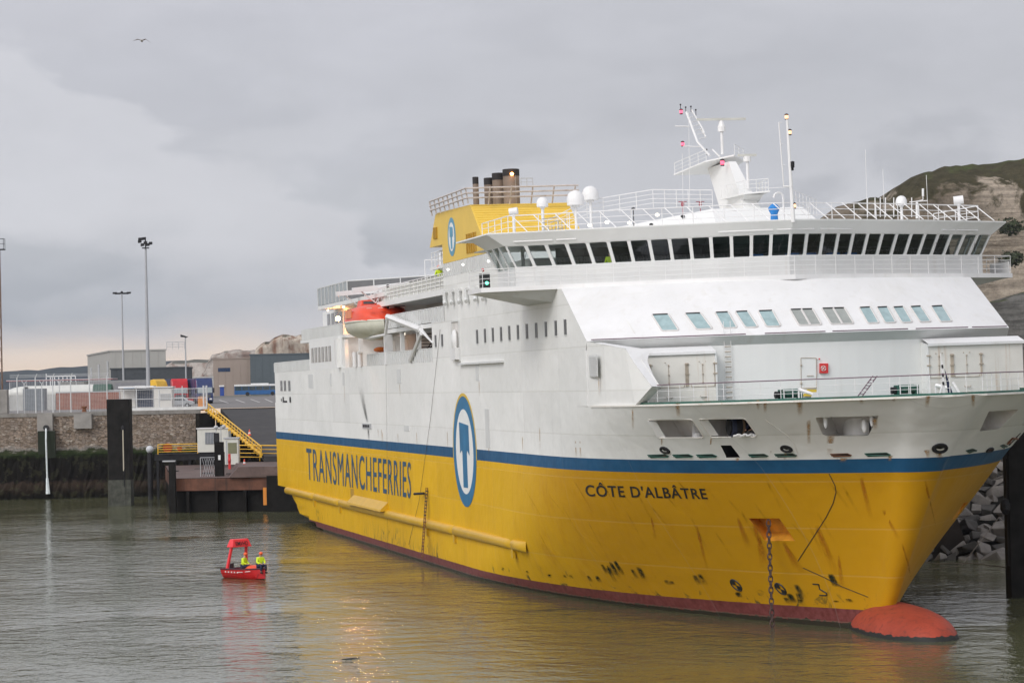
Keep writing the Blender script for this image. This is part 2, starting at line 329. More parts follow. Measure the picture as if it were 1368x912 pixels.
def thing(name, label, cat, loc=(0,0,0), rotz=0, group=None, mat4=None):
    o = bpy.data.objects.new(name, None); COL.objects.link(o); o.empty_display_size = 0.5
    if mat4 is not None: o.matrix_world = mat4
    else: o.location = [float(c) for c in loc]; o.rotation_euler = (0, 0, rotz)
    o['label'] = label; o['category'] = cat
    if group: o['group'] = group
    return o
def tag(o, label, cat, group=None):
    o['label'] = label; o['category'] = cat
    if group: o['group'] = group
    return o
def copy_tree(o, parent=None):
    c = o.copy(); COL.objects.link(c)
    if parent: c.parent = parent
    for ch in list(o.children): copy_tree(ch, c)
    return c
def text_shapes(txt, bold=0.0, cond=1.0, spacing=1.0):
    """flat triangles of the words in a unit-high box -> (verts2d, faces, width)"""
    cu = bpy.data.curves.new('t', 'FONT'); cu.body = txt; cu.size = 1.0; cu.offset = bold; cu.space_character = spacing; cu.resolution_u = 4
    o = bpy.data.objects.new('t', cu); COL.objects.link(o)
    dg = bpy.context.evaluated_depsgraph_get(); me = bpy.data.meshes.new_from_object(o.evaluated_get(dg))
    vs = [(v.co.x, v.co.y) for v in me.vertices]; fs = [tuple(p.vertices) for p in me.polygons]
    bpy.data.objects.remove(o); bpy.data.meshes.remove(me); bpy.data.curves.remove(cu)
    x0 = min(v[0] for v in vs); x1 = max(v[0] for v in vs)
    return [((v[0]-x0)/(x1-x0), v[1]) for v in vs], fs

# ================================================================== THE FERRY
def spline(xs, ys):
    xs = np.array(xs, float); ys = np.array(ys, float); d = np.diff(ys)/np.diff(xs); m = np.zeros(len(xs)); m[0] = d[0]; m[-1] = d[-1]
    for i in range(1, len(xs)-1): m[i] = 0 if d[i-1]*d[i] <= 0 else 2*d[i-1]*d[i]/(d[i-1]+d[i])
    def f(x):
        x = min(max(x, xs[0]), xs[-1]); i = min(int(np.searchsorted(xs, x, 'right'))-1, len(xs)-2); i = max(i, 0)
        h = xs[i+1]-xs[i]; t = (x-xs[i])/h
        return ys[i]*(1+2*t)*(1-t)**2+m[i]*h*t*(1-t)**2+ys[i+1]*t*t*(3-2*t)+m[i+1]*h*t*t*(t-1)
    return f
h_base = spline([-1.6, 0, 1.5, 3, 12], [11.6, 12.0, 12.1, 12.1, 12.1])
h_xs = spline([-1.6, 0, 3, 7.6, 11.3], [88, 92, 101, 110, 121])
h_xe = spline([-1.6, 0, 3.24, 6.7, 8.4, 11.3], [138.6, 139.3, 140.8, 142.3, 143.3, 146.15])
h_n = spline([-1.6, 0, 3, 7.6, 11.3], [1.6, 1.7, 2.0, 2.8, 3.0])
h_m = spline([-1.6, 0, 3, 7.6, 11.3], [.97, .95, .93, .9, .75])
def cyl_(X, z):   # the ship leans a touch, so low down the forebody stands to starboard
    t = max(0, min(1, (X-95)/28)); return -1.2*max(0, 1-max(z, -.5)/9)*t*t*(3-2*t)
h_x0 = spline([-1.6, 0, .86, 1.6, 2.5, 3.2, 12], [30, 17, 6, 2.2, .3, 0, 0])
def hb(X, z):
    b = h_base(z); x0 = h_x0(z)
    if X <= h_xs(z):
        if z < 2.6 and X < x0+7: b *= 0.72+0.28*math.sqrt(max(0, min(1, (X-x0)/7)))
        return b
    xe = h_xe(z); xs_ = h_xs(z); rs = 0.9
    f_ = lambda X: b*max(0.0, 1-min(1.0, (X-xs_)/(xe-xs_))**h_n(z))**h_m(z)
    if X > xe-rs: return f_(xe-rs)*math.sqrt(max(0.0, 1-((X-xe+rs)/rs)**2))
    return f_(X)
def hullhit(x, y):
    o, d = sray(x, y)
    def inside(t): p = o+d*t; return p[0] < h_xe(min(max(p[2], -1.6), 11.3)) and abs(p[1]-cyl_(p[0], p[2])) < hb(p[0], min(max(p[2], -1.6), 11.3)) and p[0] > 0
    t0 = (150-o[0])/d[0]; t1 = (-5-o[0])/d[0]; n = 170; prev = t0
    for i in range(1, n+1):
        t = t0+(t1-t0)*i/n
        if inside(t):
            a, b = prev, t
            for _ in range(22):
                c = (a+b)/2
                if inside(c): b = c
                else: a = c
            return o+d*b
        prev = t
    return o+d*t1
def hnorm(p):   # outward normal of the hull at a point
    s = -1 if p[1] < 0 else 1; e = 0.15; X, z = p[0], min(p[2], 11.2)
    g = np.array([-(hb(X+e, z)-hb(X-e, z))/(2*e), s, -(hb(X, z+e)-hb(X, z-e))/(2*e)])
    g[0] = g[0]; return g/np.linalg.norm(g)
def hp(x, y, off=0.02):
    p = hullhit(x, y); return p+hnorm(p)*off
def deckz(X): return 11.13+0.12*max(0, (X-120)/26)**1.5
def mirror(p): return np.array([p[0], -p[1], p[2]])

M4 = Matrix(((SF[0], SP[0], SZ[0], SO[0]), (SF[1], SP[1], SZ[1], SO[1]), (SF[2], SP[2], SZ[2], SO[2]), (0, 0, 0, 1)))
ferry = thing('ferry', 'huge yellow and white car ferry moored with its bow towards the viewer', 'ferry', mat4=M4)

def make_hull():
    zl = [-1.6, -1.0, -.5, 0, .4, .8, 1.3, 1.8, 2.4, 3, 3.7, 4.4, 5.1, 5.8, 6.5, 7.2, 7.9, 8.6, 9.3, 10.0, 10.6, None]
    ts = [0, .03, .07, .12]+[.12+.88*(1-(1-i/64)**2.0) for i in range(1, 65)]
    loops = []
    for z in zl:
        st = []
        for t in ts:
            if t <= .12: X = 0 + 20*(t/.12)
            else: X = 20+(max(1, 126))*(0)+(t-.12)/.88*(h_xe(11.15 if z is None else z)-20)
            zz = deckz(X) if z is None else z
            if z is None: X = 20+(t-.12)/.88*(h_xe(zz)-20) if t > .12 else X
            if X < h_x0(zz)+20*(t/.12 if t < .12 else 1): X = h_x0(zz)+ (20-h_x0(zz) if h_x0(zz) < 20 else 0)*(t/.12) if t <= .12 else max(X, h_x0(zz)+t)
            st.append((X, zz))
        ring = [(X, cyl_(X, zz)-hb(X, zz), zz) for X, zz in st[:-1]]+[(st[-1][0], cyl_(*st[-1]), st[-1][1])]+[(X, cyl_(X, zz)+hb(X, zz), zz) for X, zz in st[:-1][::-1]]
        loops.append(ring)
    n = len(loops[0]); k = len(ts)
    vs = [p for l in loops for p in l]; fs = []
    for a in range(len(loops)-1):
        for i in range(n-1): fs.append((a*n+i, a*n+i+1, (a+1)*n+i+1, (a+1)*n+i))
        fs.append((a*n+n-1, a*n, (a+1)*n, (a+1)*n+n-1))
    for a in (0, len(loops)-1):
        for i in range(k-1):
            q = (a*n+i, a*n+i+1, a*n+n-2-i, a*n+n-1-i)
            fs.append(q if len(set(q)) == 4 else tuple(dict.fromkeys(q)))
    b = MB(); b.v = vs; b.f = fs; b.m = [0]*len(fs)
    return b
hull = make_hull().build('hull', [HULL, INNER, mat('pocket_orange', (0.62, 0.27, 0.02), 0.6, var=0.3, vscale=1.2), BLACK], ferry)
# openings cut through the shell, each a real recess
def cutter(px, depth, mi, direction=None, mir=False, out=0.5):
    P = [hullhit(*p) for p in px]; c = sum(P)/len(P); nrm = hnorm(c)
    d = np.array(direction, float) if direction is not None else -np.array([nrm[0], nrm[1], 0]); d /= np.linalg.norm(d)
    A = [p-d*out for p in P]; B = [p+d*depth for p in P]
    if mir: A = [mirror(p) for p in A]; B = [mirror(p) for p in B]
    n = len(A); b = MB(); b.add(A+B, [tuple(range(n))[::-1], tuple(range(n, 2*n))]+[(i, (i+1) % n, n+(i+1) % n, n+i) for i in range(n)], mi)
    return b, P, d
OPEN1 = [(867, 560.5), (922, 559.7), (925, 561), (940, 583), (938, 584.3), (881, 584.6), (879, 583.5), (866, 562)]
OPEN2 = [(935, 559.5), (993, 558.5), (997, 560.5), (1011, 581), (1009, 583), (951, 583.8), (948.5, 582), (934, 561)]
OPEN3 = [(1090, 557.5), (1173.5, 555.2), (1173, 557), (1160, 581), (1157, 582), (1104, 582.3), (1098.5, 579.5), (1090, 560)]
BLACKO = [(963, 594.6), (977, 594.6), (989, 610.8), (970.5, 611)]
ANCH = [(1000, 692), (1041, 692), (1062, 722), (1022, 722)]
cb = MB(); cuts = []
for px, dep, mi, dr in ((OPEN1, 1.5, 1, None), (OPEN2, 2.4, 1, None), (OPEN3, 2.0, 1, None), (BLACKO, 1.2, 3, None), (ANCH, 1.0, 2, (-.75, .45, .35))):
    for mir in (False, True):
        b, P, d = cutter(px, dep, mi, dr, mir); o = len(cb.v); cb.v += b.v; cb.f += [tuple(i+o for i in f) for f in b.f]; cb.m += b.m
        if not mir: cuts.append((P, d))
cut = cb.build('opening_cutter', [HULL, INNER, MATS['rust'] if False else bpy.data.materials['pocket_orange'], BLACK], ferry)
md = hull.modifiers.new('cut', 'BOOLEAN'); md.object = cut; md.operation = 'DIFFERENCE'; md.solver = 'EXACT'
try: md.material_mode = 'INDEX'
except Exception: pass
bpy.context.view_layer.update()
dg = bpy.context.evaluated_depsgraph_get(); me = bpy.data.meshes.new_from_object(hull.evaluated_get(dg))
hull.modifiers.clear(); hull.data = me; bpy.data.objects.remove(cut)
me.polygons.foreach_set('use_smooth', [True]*len(me.polygons)); me.set_sharp_from_angle(angle=R(28))

# decal helpers on the hull surface
def letters(name, txt, quad, m, parent, bold=0.0, spacing=1.0, surf=None, off=0.02, capfit=True):
    vs, fs = text_shapes(txt, bold, spacing=spacing)
    ref, _ = text_shapes('E', bold); ch = max(v[1] for v in ref); lo = min(v[1] for v in ref)
    tl, tr, br, bl = [np.array(q, float) for q in quad]; out = []
    for u, v in vs:
        v = (v-lo)/(ch-lo); p = (1-v)*((1-u)*bl+u*br)+v*((1-u)*tl+u*tr)
        out.append(surf(*p) if surf else hp(p[0], p[1], off))
    b = MB(); b.add(out, fs); o = b.build(name, m, parent)
    sm = o.modifiers.new('sol', 'SOLIDIFY'); sm.thickness = 0.006; sm.offset = 0
    return o
side_s = lambda x, y: sd(x, y, -12.125)
letters('side_lettering', 'TRANSMANCHEFERRIES', [(409, 598.5), (548.6, 617.6), (548.8, 665), (410.5, 640)], LETB, hull, bold=0.0, spacing=1.15, surf=side_s)
letters('name_lettering', "CÔTE D'ALBÂTRE", [(781.5, 647.2), (942, 652.3), (946, 666), (783.5, 662.2)], BLACK, hull, bold=0.012, spacing=1.1)
STAINS = {}
def stain_mat(name, col, sx=6.0, sz=1.2, thr=.45, amt=1.0):
    if name in STAINS: return STAINS[name]
    m = bpy.data.materials.new(name); m.use_nodes = True; nt = m.node_tree; b = nt.nodes['Principled BSDF']; b.inputs['Roughness'].default_value = .8; b.inputs['Base Color'].default_value = (*col, 1); b.inputs['Specular IOR Level'].default_value = .1
    at = nt.nodes.new('ShaderNodeAttribute'); at.attribute_name = 'fade'; tc = nt.nodes.new('ShaderNodeTexCoord'); mp_ = nn(nt, 'ShaderNodeMapping'); mp_.inputs['Scale'].default_value = (sx, sx, sz); nt.links.new(tc.outputs['Object'], mp_.inputs[0])
    n = nn(nt, 'ShaderNodeTexNoise', ins={'Scale': 1.0, 'Detail': 6.0, 'Roughness': .7}); nt.links.new(mp_.outputs[0], n.inputs['Vector'])
    r_ = ramp(nt, [(max(0, thr-.12), 0.0), (thr+.12, 1.0)]); nt.links.new(n.outputs['Fac'], r_.inputs[0])
    nt.links.new(mathn(nt, 'MULTIPLY', mathn(nt, 'MULTIPLY', at.outputs['Fac'], r_.outputs[0]), amt), b.inputs['Alpha']); STAINS[name] = m; return m
def stain(name, x0, y0, x1, y1, w0, w1, m, parent, surf=None, head=.15, cols=(0, .7, 1, .7, 0)):
    """a run of dirt down the plating from one spot to another, fading at its edges and foot"""
    P = []; F = []; n = 9
    for i in range(n):
        t = i/(n-1); c = (surf or hullhit)(x0+(x1-x0)*t, y0+(y1-y0)*t); nr = hnorm(c) if not surf else np.array((0, -1., 0)); tg = np.cross(nr, (0, 0, 1)); tg /= np.linalg.norm(tg); w = w0+(w1-w0)*t
        fz_ = min(1, t/head)*(1-max(0, t-.25)/.75)
        row = []
        for k, cc in enumerate(cols): p = c+tg*w*(k/(len(cols)-1)*2-1); p = np.array((p[0], -abs(hb(p[0], min(p[2], 11.2)))+cyl_(p[0], p[2]), p[2])) if (not surf and c[1] < 0 and False) else p; row.append(p+nr*.012); F.append(cc*fz_)
        P.append(row)
    b = MB(); b.grid(P); o = b.build(name, m, parent); at = o.data.attributes.new('fade', 'FLOAT', 'POINT'); at.data.foreach_set('value', F); return o
# draught numeral and thruster signs near the waterline
def stroke(name, pts, r, m, parent):
    b = MB(); b.path([hp(x, y, 0.01) for x, y in pts], r, 5); return b.build(name, m, parent)
stroke('draught_mark', [(1086, 779.5), (1094, 780), (1095, 786), (1104, 791.5), (1105, 793.5), (1103, 794.8), (1095, 794.3)], 0.035, BLACK, hull)
for cx_, cy_ in ((983.5, 781), (1043, 786)):
    b = MB(); ring = []
    for i in range(25):
        t = 2*math.pi*i/24; ring.append(hp(cx_+7.5*math.cos(t)*0.9+3.2*math.sin(t), cy_+7.0*math.sin(t)+2.2*math.cos(t), 0.012))
    b.path(ring, 0.045, 5)
    c = hp(cx_, cy_, 0.012)
    b.prism([c, ring[0], ring[2], ring[4], ring[6]], hnorm(c)*0.02); b.prism([c, ring[12], ring[14], ring[16], ring[18]], hnorm(c)*0.02)
    b.build('thruster_sign', BLACK, hull)
# black scuffs from fenders, each its own patch of dirt on the paint
SCM = stain_mat('weed_black', (0.02, 0.03, 0.015), 5.0, 3.0, .43, 1.0)
rs_ = random.Random(9)
for cx_, cy_, w_, h_, n_ in ((817, 764, 13, 26, 7), (795, 774, 9, 11, 3), (852, 770, 8, 22, 3), (755, 771, 10, 6, 2), (740, 769, 8, 5, 2), (672, 760, 7, 5, 2), (1055, 802, 16, 18, 5), (1110, 776, 12, 18, 3), (1072, 792, 4, 22, 1), (890, 778, 8, 10, 2), (935, 776, 6, 22, 2), (1128, 803, 12, 6, 2), (700, 764, 8, 5, 1), (990, 793, 6, 10, 2)):
    for k in range(n_):
        x = cx_+rs_.uniform(-w_, w_); y = cy_+rs_.uniform(-h_*.25, h_*.15); L_s = h_*rs_.uniform(.5, 1.0)
        stain('scuff_mark', x-L_s*.3, y-L_s*.5, x+L_s*.3, min(y+L_s*.5, 760+(x-650)*.115+(4 if x < 1000 else 0)), .22, .34, SCM, hull)
# fairleads and green-lipped slots along the blue stripe
def oval(cx_, cy_, rx, ry, rot, name='fairlead', m_=BLACK, lip=GREYW):
    b = MB(); n = 16; cs = []
    for i in range(n+1):
        t = 2*math.pi*i/n; dx = rx*math.cos(t); dy = ry*math.sin(t); cs.append((cx_+dx*math.cos(rot)-dy*math.sin(rot), cy_+dx*math.sin(rot)+dy*math.cos(rot)))
    P = [hp(x, y, 0.02) for x, y in cs]; b.path(P, 0.06, 6, 1); c = hp(cx_, cy_, 0.03)
    q = [p for p in P[:-1]]; b.add([c]+q, [(0, i+1, (i+1) % n+1) for i in range(n)], 0)
    inn = [c+(p-c)*0.55+np.array([0, 0, .02])+hnorm(c)*0.03 for p in q]; b.add([c+hnorm(c)*0.04]+inn, [(0, i+1, (i+1) % n+1) for i in range(n//2)], 2)
    return b.build(name, [m_, DARK, lip], hull)
oval(888.5, 600.8, 6.3, 3.4, .35); oval(1050.8, 599, 7.3, 3.9, .2); oval(1255.5, 598.3, 9.5, 5.6, -.08, lip=RUSTW); oval(1322, 600.5, 4.5, 2, -.3, m_=RUST, lip=DARK)
for x0, x1, y, m_ in ((865, 894, 609.3, GREEN), (898.5, 926, 609.1, GREEN), (930, 958, 609, GREEN), (999.5, 1026.5, 608.6, GREEN), (1034.5, 1065, 608.2, GREEN), (1109, 1138, 608, RUST), (1155, 1190, 607.3, GREEN), (1290, 1305, 603, GREEN), (1336, 1346, 596.5, GREEN), (1349, 1357, 594, GREEN)):
    b = MB(); h = 2.0 if x0 < 1280 else 1.7; k = -0.03 if x0 < 1200 else -0.16
    q = [(x0, y-h), (x1-6, y-h+k*(x1-x0)), (x1, y+h*.3+k*(x1-x0)), (x1-3, y+h+k*(x1-x0)), (x0+5, y+h)]
    P = [hp(px, py, 0.015) for px, py in q]; c = sum(P)/len(P); b.add(P, [tuple(range(5))], 0); b.path(P+[P[0]], 0.018, 5, 1)
    b.tube(P[0]*.6+P[4]*.4+hnorm(c)*.03, P[2]*.5+P[3]*.5+hnorm(c)*.03, 0.028, 6, mi=1)
    b.build('mooring_slot', [BLACK, m_], hull)
# crooked weld line and hanging cable on the bow plating
stroke('bow_cable', [(1107.5, 632), (1115.5, 648), (1117, 657), (1113, 672), (1104, 690), (1090, 712), (1075, 735), (1066, 749)], 0.022, DARK, hull)
stroke('bow_cable', [(1073, 758), (1100, 770), (1125, 783), (1160, 797)], 0.02, DARK, hull)
for pts in ([(1052, 612), (1040, 590), (1010, 561)],): stroke('rust_run', [(1022, 560), (1050, 580), (1060, 590), (1066, 606)], 0.012, RUSTW, hull)

# bulbous bow
b = MB(); rows = []
for i in range(25):
    u = i/24; X = 132.5+13.0*u; a = max(0.0, (X-139.5)/6.0); rr = math.sqrt(max(0.0004, 1-min(1, a)**2.6)) ; fo = min(1, .25+.75*((X-132.5)/6.0)) if X < 138.5 else 1; fo = fo*fo*(3-2*fo)
    Yc = 0.0-0.75*min(1, (X-132.5)/8); row = []
    for j in range(28):
        t = 2*math.pi*j/28; cz, sz = math.cos(t), math.sin(t); row.append((X, Yc+2.05*rr*fo*math.copysign(abs(cz)**.85, cz), -.55+(1.62*rr*fo)*math.copysign(abs(sz)**.95, sz)))
    rows.append(row+[row[0]])
b.grid(rows); b.add(rows[-1][:-1], [tuple(range(28))])
BULB = mat('bulb_red', (0.32, 0.052, 0.028), 0.6, var=0.15, vscale=.7, dirt=(0.12, 0.03, 0.022), dfac=0.6, dscale=3.2, spec=.25)
nt_ = BULB.node_tree; bs = nt_.nodes['Principled BSDF']; src = bs.inputs['Base Color'].links[0].from_socket
tc_ = nt_.nodes.new('ShaderNodeTexCoord'); sp_ = nt_.nodes.new('ShaderNodeSeparateXYZ'); nt_.links.new(tc_.outputs['Object'], sp_.inputs[0])
nz = nn(nt_, 'ShaderNodeTexNoise', ins={'Scale': 3.0, 'Detail': 5.0}); nt_.links.new(tc_.outputs['Object'], nz.inputs['Vector'])
edge = mathn(nt_, 'ADD', mathn(nt_, 'MULTIPLY', nz.outputs['Fac'], 0.35), -0.24)
nt_.links.new(mixc(nt_, mathn(nt_, 'GREATER_THAN', sp_.outputs[2], edge), (0.02, 0.02, 0.018), src), bs.inputs['Base Color'])
b.build('bulbous_bow', BULB, ferry, smooth=True, sharp=80)

# rubbing strake in segments
edges = [383, 421, 455, 571, 608, 686, 703]
for a, c in zip(edges, edges[1:]):
    Xa = sd(a+1.2, 690)[0] if False else sd(a+.8, 650+(a-383)*.22)[0]; Xb = sd(c-.8, 650+(c-383)*.22)[0]
    rows = []
    for k, X in enumerate([Xa, Xa+.25, Xb-1.6, Xb-.9, Xb-.35, Xb]):
        e = (.55, 1, 1, .9, .55, .05)[k]
        rows.append([(X, -12.09-.36*e*math.sin(math.pi*q/8)**.8, 2.72+.33*math.cos(math.pi*q/8)) for q in range(9)])
    b = MB(); b.grid(rows); b.add(rows[0], [tuple(range(9))]); b.add(rows[-1], [tuple(range(9))[::-1]])
    if Xb < 107: b.box(Xb-.05, Xb+.5, -12.25, -12.08, 1.9, 2.9)
    b.build('rubbing_strake', YELH, ferry, smooth=True, sharp=50)
    if Xb < 107 and False: pass
b = MB(); b.hexa([(46, -12.75, 2.95), (62, -12.75, 2.95), (62, -12.1, 3.0), (46, -12.1, 3.0), (46, -12.7, 3.1), (62, -12.7, 3.1), (62, -12.11, 3.65), (46, -12.11, 3.65)]); b.build('fender_wedge', YELH, ferry)
a = sd(468.5, 652); c = sd(473.5, 668); MB().box(a[0], c[0], -12.13, -12.08, c[2], a[2]).build('pilot_door', OCH, ferry)
# pilot ladder down the side
b = MB(); X0_ = 78.4
for s_ in (-.28, .28): b.tube((X0_+s_, -12.72, .35), (X0_+s_, -12.2, 5.3), .03, 5, mi=1)
for i in range(20): z = .5+i*.24; y = -12.72+.52*(z-.35)/4.95; b.tube((X0_-.32, y, z), (X0_+.32, y, z), .045, 5, mi=(1 if z < 3.2 else 0))
b.tube((X0_-1.2, -12.2, 4.85), (X0_-2.2, -12.7, 4.8), .1, 6, mi=0)
b.build('pilot_ladder', [DARK, RUST], ferry)
# anchor chain hanging from the pocket
top = hullhit(1032, 700)+np.array([-.25, .1, 0.6]); b = MB(); L = 0; link = 0.30; i = 0; p0 = hp(1032, 700, .35)
zz = p0[2]+.25
while zz > -0.8:
    off = np.array([p0[0], p0[1], zz]); ring = []
    for k in range(13):
        t = 2*math.pi*k/12; a_ = .105*math.cos(t); c_ = .19*math.sin(t)
        ring.append(off+(np.array([0, a_, c_]) if i % 2 == 0 else np.array([a_, 0, c_])))
    b.path(ring, .038, 5); zz -= link*.93; i += 1
b.build('anchor_chain', CHAIN, ferry, smooth=True)

# big round logo on the side
def disc(cX, cz, r0, r1, y, m_, name, parent, a0=0, a1=360, n=64, th=.012):
    b = MB(); P = [[(cX+rr*math.cos(R(a0+(a1-a0)*i/n)), y, cz+rr*math.sin(R(a0+(a1-a0)*i/n))) for rr in (r0, r1)] for i in range(n+1)]
    b.grid(P); o = b.build(name, m_, parent); s = o.modifiers.new('s', 'SOLIDIFY'); s.thickness = th; s.offset = 0; return o
def tmark(cX, cz, s, y, m_, name, parent):
    pts = [(-1.55, 2.1), (1.55, 1.9), (1.6, -.15), (.85, .2), (.72, -.05), (.72, -3.0+.6), (-.72, -3.0+.6), (-.72, -.05), (-.85, .2), (-1.5, -.05)]
    b = MB(); b.prism([(cX+a*s, y, cz+c*s) for a, c in pts], (0, -.012, 0)); return b.build(name, m_, parent)
logo = disc(91.55, 8.07, 2.78, 3.62, -12.118, BLUE, 'round_emblem', ferry)
disc(91.55, 8.07, .001, 2.80, -12.116, LOGOW, 'emblem_field', logo)
disc(91.55, 8.10, 3.60, 3.80, -12.116, LOGOY, 'emblem_rim', logo, a0=-8, a1=188)
tmark(91.6, 8.0, .95, -12.13, BLUE, 'emblem_letter', logo)

# ------------------------------------------------ superstructure bodies
def fx(Y, X0, c=0.024): return X0-c*Y*Y
YS = [-12.1+24.2*i/24 for i in range(25)]
def body(xa, xc0, z0, xc1, z1, cm=0.024, c1=None):   # block with curved, maybe sloping, front
    bot = [(xa, -12.1, z0)]+[(fx(y, xc0, cm), y, z0) for y in YS]+[(xa, 12.1, z0)]
    top_ = [(xa, -12.1, z1)]+[(fx(y, xc1, c1 or cm), y, z1) for y in YS]+[(xa, 12.1, z1)]
    n = len(bot); b = MB(); b.add(bot+top_, [tuple(range(n))[::-1], tuple(range(n, 2*n))])
    b.add(bot+top_, [(0, 1, n+1, n), (n-2, n-1, 2*n-1, 2*n-2), (n-1, 0, n, 2*n-1)])
    b.add(bot+top_, [(i, i+1, n+i+1, n+i) for i in range(1, n-2)], 1); return b
sup = MB().box(0.4, 86.4, -12.1, 12.1, 11.131, 14.1).build('superstructure', HULL, ferry)
body(86.402, 127.95, 11.131, 127.95, 14.12).build('forward_bulkhead', [HULL, WHITE], ferry)
body(86.402, 127.95, 14.122, 128.3, 14.60).build('forward_knuckle', [HULL, GREYW], ferry, smooth=True, sharp=25)
front = body(86.402, 128.3, 14.602, 123.9, 17.64, c1=.030).build('sloping_front', [HULL, WHITE2], ferry, smooth=True, sharp=25)
MB().box(86.402, 112, -12.1, 12.1, 17.642, 19.7).box(81.7, 86.4, -12.1, -8.6, 14.102, 16.75).box(81.7, 86.4, 8.6, 12.1, 14.102, 19.7).box(86.5, 110, -5.5, 12.0, 19.702, 20.6).build('deckhouse_side', HULL, ferry)
# thin line at the foot of the slope
for (a, c) in ((-11.9, -4.2), (-3.2, .1), (.5, 5.0), (5.5, 9.0), (9.3, 11.9)):
    b = MB(); ys = np.linspace(a, c, 8); b.path([(fx(y, 128.36), y, 14.68) for y in ys], .03, 4); b.build('gutter_rail', WIRE, front)
b = MB(); b.tube((fx(-9.6, 127.8), -9.65, 14.95), (fx(-9.8, 124.9), -9.8, 16.6), .015, 4); b.build('cable', RUSTW, front)
# windows in the sloping front
def slope_pt(x, y, off=0):
    o, d = sray(x, y); lo, hi = (140-o[0])/d[0], (100-o[0])/d[0]
    def g(t): p = o+d*t; q_ = (p[2]-14.602)/3.038; return p[0]-(fx(p[1], 128.3)*(1-q_)+fx(p[1], 123.9, .030)*q_) - off
    for _ in range(40):
        m_ = (lo+hi)/2
        if g(m_) > 0: lo = m_
        else: hi = m_
    return o+d*hi
def wall_pt(x, y, X0=127.95, off=0):
    o, d = sray(x, y); lo, hi = (140-o[0])/d[0], (100-o[0])/d[0]
    for _ in range(40):
        m_ = (lo+hi)/2; p = o+d*m_
        if p[0]-fx(p[1], X0)-off > 0: lo = m_
        else: hi = m_
    return o+d*hi
SL = [(870.5, 893, 420, 442, 907), (914.5, 936, 418.5, 440, 952), (955, 973, 417, 438.3, 985), (982, 999, 416, 437.5, 1013), (1012.5, 1032, 415, 436.3, 1043.5),
      (1055, 1085.5, 413, 434.5, 1098), (1097.5, 1128, 411.5, 433, 1141), (1147.5, 1162.5, 410.5, 431.8, 1174.5), (1171, 1185.5, 410.2, 431.3, 1197), (1192.5, 1206.5, 410, 431, 1219), (1215.5, 1230, 409.3, 430.2, 1244), (1243.5, 1259, 408.8, 429.8, 1272)]
for i, (x0, x1, y0, y1, xr) in enumerate(SL):
    dx = xr-x1; q = [(x0, y0), (x1, y0-.8), (xr, y1-.8), (x0+dx, y1)]
    P = [slope_pt(x, y, .03) for x, y in q]; fr = MB(); c = sum(P)/4; n_ = np.array([.5, 0, .87])
    def rnd(P, k=.12):
        out = []
        for j in range(4):
            p = P[j]; a = P[j-1]; c2 = P[(j+1) % 4]
            da = (a-p)/np.linalg.norm(a-p); dc = (c2-p)/np.linalg.norm(c2-p)
            for t in (0, .5, 1): out.append(p+da*k*(1-t)**2+dc*k*t**2)
        return out
    Q = rnd(P); fr.path(Q+[Q[0]], .05, 5)
    if 5 <= i <= 6: fr.tube((P[0]+P[1])/2, (P[2]+P[3])/2, .06, 5)
    fr.tube(Q[1]*.999+Q[1]*.001, Q[4], .05, 5, mi=1)  # dark top edge painted in as the shade of a recessed frame
    w_ = fr.build('window', [mat('window_frame', (0.62, 0.60, 0.58), 0.5) if not (5 <= i <= 6) else MATS.get('window_frame'), DARK], front)
    MB().prism(Q, n_*-.02).build('pane', GLASSG if 5 <= i <= 6 else GLASSB, w_)
# narrow windows along the side
def slit(x, y0, y1, w_=.5, Y=-12.1, m_=SLIT, name='window'):
    a = sd(x, y0, Y); c = sd(x, y1, Y); b = MB()
    b.box(a[0]-w_/2, a[0]+w_/2, Y-.03, Y-.005, c[2], a[2], 0)
    b.box(a[0]-w_/2-.05, a[0]-w_/2, Y-.045, Y, c[2]-.05, a[2]+.05, 1).box(a[0]-w_/2-.05, a[0]+w_/2, Y-.045, Y, c[2]-.05, c[2], 1)
    return b.build(name, [m_, GREYW], sup)
for x, y in ((637.5, 440.6), (648, 439), (658.5, 437.8), (669.5, 436.6), (680.5, 435.2), (692, 434), (704, 432.6), (716.5, 431.2), (729.3, 429.8), (742.5, 428.2), (755.2, 426.6)): slit(x, y, y+18.3+(x-637)*.018, .46)
for x, y in ((582, 447.5), (590.7, 446.5)): slit(x, y, y+16, .5)
for x in (597.5, 606.5, 616.5, 626, 638, 648.5): # outlets under the deck edge
    p = sd(x, 385+(638-x)*.13, -12.1); q = sd(x+1.8, 401+(638-x)*.13, -12.1); b = MB()
    b.tube((p[0], -12.3, p[2]), (p[0], -12.3, q[2]+.2), .13, 8); b.tube((p[0], -12.3, q[2]+.2), (p[0]+.35, -12.35, q[2]), .14, 8); b.box(p[0]-.2, p[0]+.2, -12.3, -12.1, p[2]-.05, p[2]+.1); b.build('drain_pipe', GREYW, sup)
